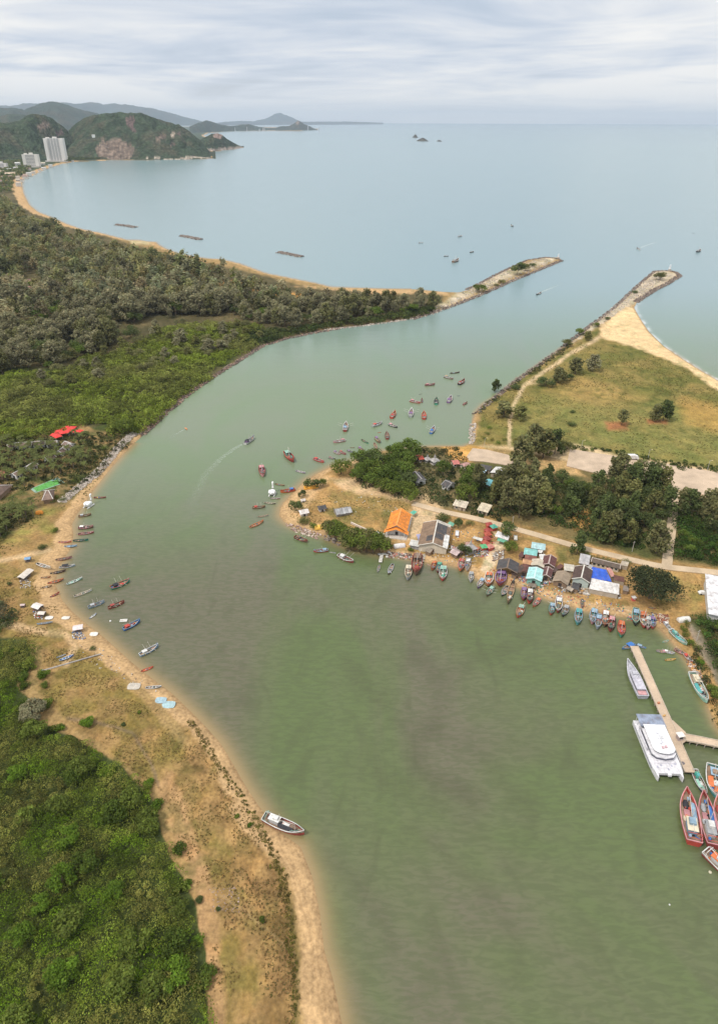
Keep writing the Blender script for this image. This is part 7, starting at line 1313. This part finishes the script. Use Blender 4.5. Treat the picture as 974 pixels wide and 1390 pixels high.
scaled(MB().box(-1.8, 0, 1.42, 3.9, 1.85, .07), k).build('cabin_roof', ROOF, cb, (.56, .54, .60)); scaled(MB().box(.75, 0, 1.6, .9, 1.0, .4), k).build('bridge', PAINT, e, GC); scaled(MB().box(1.22, 0, 1.64, .04, .9, .18), k).build('windscreen', GLASS, e, GLS)
for s in (-1, 1):
    for i in range(8): scaled(MB().box(-3.3+i*.55, s*.875, 1.08, .4, .04, .2), k).build('window', GLASS, cb, GLS)
for x, y in ((.0, .2), (-.3, -.2), (.15, -.1)): scaled(MB().box(x, y, 1.52, .16, .22, .13), k).build('vent', PAINT, cb, (.7, .7, .72))
scaled(MB().box(-4.3, 0, 1.05, 1.1, 1.7, .06), k).build('stern_awning', PAINT, e, (.55, .3, .3)); scaled(MB().tube([(3.3, 0, .8), (3.5, 0, 2.1)], .03, 5), k).build('mast', PAINT, e, (.7, .7, .7)); scaled(MB().tube([(.6, 0, 1.7), (.6, 0, 2.5)], .03, 5), k).build('mast', PAINT, e, (.7, .7, .7)); scaled(MB().box(2.9, 0, .82, .5, .4, .16), k).build('anchor_hatch', PAINT, e, (.4, .4, .44))
scaled(MB().tube([(1.6, -.95, 1.12), (3.4, -.62, 1.3), (4.9, 0, 1.6), (3.4, .62, 1.3), (1.6, .95, 1.12)], .02, 4), k).build('bow_rail', METAL, e, (.7, .7, .7))
# the white catamaran
loc, a, L = frame((911,1055), (878,977.5), 3.0); cw = (.74, .72, .74); W_ = 10.4
e = empty('catamaran', loc, a, 1, 'big white catamaran ferry with a grey stern awning, moored at the pier', 'catamaran')
for s in (-1, 1):
    y0 = s*(W_/2-1.05); secs = []
    for i in range(15):
        t = i/14; x = -L/2+L*t*1.0; b = 1.05*(1 if t < .6 else 1-((t-.6)/.4)**2.2); b = max(b, .04); z = 2.6; kz = -.8+1.6*max(0, (t-.85)/.15)**2; secs.append([(x, y0-b, z), (x, y0-b*.9, .6), (x, y0-b*.4, kz), (x, y0+b*.4, kz), (x, y0+b*.9, .6), (x, y0+b, z)])
    mb = MB().loft(secs); mb.add(secs[0], [(0, 1, 2, 3, 4, 5)]); mb.add([q[0] for q in secs]+[q[-1] for q in secs], [(i, i+1, 15+i+1, 15+i) for i in range(14)]); hl = mb.build('hull', PAINT, e, cw); MB().box(-L*.04, y0+s*1.0, 1.9, L*.72, .06, .22).build('stripe', PAINT, hl, (.10, .10, .22))
MB().poly([(-L/2+.4, -W_/2+.8), (L*.43, -W_/2+1.4), (L*.43, W_/2-1.4), (-L/2+.4, W_/2-.8)], 1.7, 2.68).build('deck', PAINT, e, (.66, .64, .66))
MB().box(L*.435, 0, 2.25, 1.2, 1.1, .8).build('centre_bow', PAINT, e, cw)
cabp = [(-L*.28, -W_*.40), (L*.16, -W_*.40), (L*.22, -W_*.28), (L*.245, 0), (L*.22, W_*.28), (L*.16, W_*.40), (-L*.28, W_*.40)]
cbn = MB().poly(cabp, 2.68, 4.7).build('cabin', PAINT, e, cw); MB().poly([(x*1.012+.02, y*1.015) for x, y in cabp], 3.6, 4.25).build('window_band', GLASS, cbn, (.06, .06, .09))
rfp = [(-L*.30, -W_*.37)]+[(L*(.12+.10*cos(t)), W_*.37*sin(t)) for t in np.linspace(-pi/2, pi/2, 13)]+[(-L*.30, W_*.37)]; uc = MB().poly([(x*.9, y*.86) for x, y in rfp], 4.7, 6.1).build('upper_cabin', PAINT, e, (.64, .62, .64)); MB().poly([(x*.9*1.01, y*.86*1.015) for x, y in rfp], 5.25, 5.75).build('window_band', GLASS, uc, (.08, .08, .1)); rr = MB().poly(rfp, 6.1, 6.28).build('roof', PAINT, e, (.78, .77, .78))
MB().box(-L*.405, 0, 5.55, L*.23, W_*.88, .14).build('stern_awning', ROOF, e, (.27, .31, .40))
for x in (-L*.5+.5, -L*.42, -L*.33):
    for s in (-1, 1): MB().tube([(x, s*W_*.42, 2.6), (x, s*W_*.42, 5.5)], .09, 6).build('awning_post', METAL, e, (.6, .6, .6))
for i, (x, y) in enumerate([(-2.5, .3), (-1.2, -.4), (.2, .4), (.9, -.5), (-3.6, -.3), (2.6, .8), (2.9, -.4)]): MB().box(x, y, 6.5, .9, .7, .45).build('roof_vent', PAINT, rr, (.7, .7, .74) if i < 5 else (.6, .4, .42))
MB().tube([(-.2, 0, 6.2), (-.5, 0, 8.6)], .09, 6).build('mast', PAINT, e, (.7, .7, .7)); MB().box(-.5, 0, 8.0, .2, 1.6, .18).build('radar', PAINT, e, (.7, .7, .7))
for x, y in ((L*.30, 1.8), (L*.30, -1.8), (L*.36, .2), (L*.33, -3.2), (L*.27, 3.2)): MB().box(x, y, 2.76, .7, .5, .16).build('deck_hatch', PAINT, e, (.42, .42, .5))
MB().box(L*.265, 0, 2.74, .3, W_*.74, .12).build('breakwater_rib', PAINT, e, (.55, .53, .57))
for s in (-1, 1): MB().tube([(-L*.3, s*W_*.49, 3.5), (L*.2, s*W_*.49, 3.5), (L*.44, s*W_*.41, 3.5)], .07, 4).build('rail', METAL, e, (.72, .7, .72)); MB().box(-L*.12, s*W_*.45, 3.2, L*.34, .5, 1.0).build('side_locker', PAINT, e, (.64, .62, .66))
MB().box(-L*.36, -W_*.34, 3.1, 1.8, 1.2, .9).build('stern_locker', PAINT, e, cw)
# small floating jetty and people-sized gear on the pier
for x, y, c1, lab in ((893,955,(.5,.2,.1),'orange-brown crate on the pier beside the grey ferry'), (900.5,972,(.6,.35,.12),'tan sack on the pier beside the catamaran stern'), (926,1036,(.12,.12,.16),'dark coil of rope on the lower pier')):
    p = G(x, y, PZ+.01); e = empty('crate' if 'crate' in lab else ('sack' if 'sack' in lab else 'rope_coil'), p, .4, 1, lab, 'crate' if 'crate' in lab else ('sack' if 'sack' in lab else 'rope'))
    if 'crate' in lab: MB().box(0, 0, .3, .9, .6, .6).build('box', PAINT, e, c1); MB().box(0, 0, .63, .95, .65, .06).build('lid', PAINT, e, c1)
    elif 'sack' in lab: MB().blob((0, 0, .3), (.6, .4, .35), 9, 6).build('bag', PAINT, e, c1, True); MB().tube([(.5, 0, .4), (.75, 0, .6)], .1, 6).build('tied_end', PAINT, e, c1)
    else:
        mb = MB()
        for r in (.3, .42, .54): mb.tube([(r*cos(t), r*sin(t), .08+r*.05) for t in np.linspace(0, 2*pi, 17)], .07, 5)
        mb.build('coil', PAINT, e, c1)
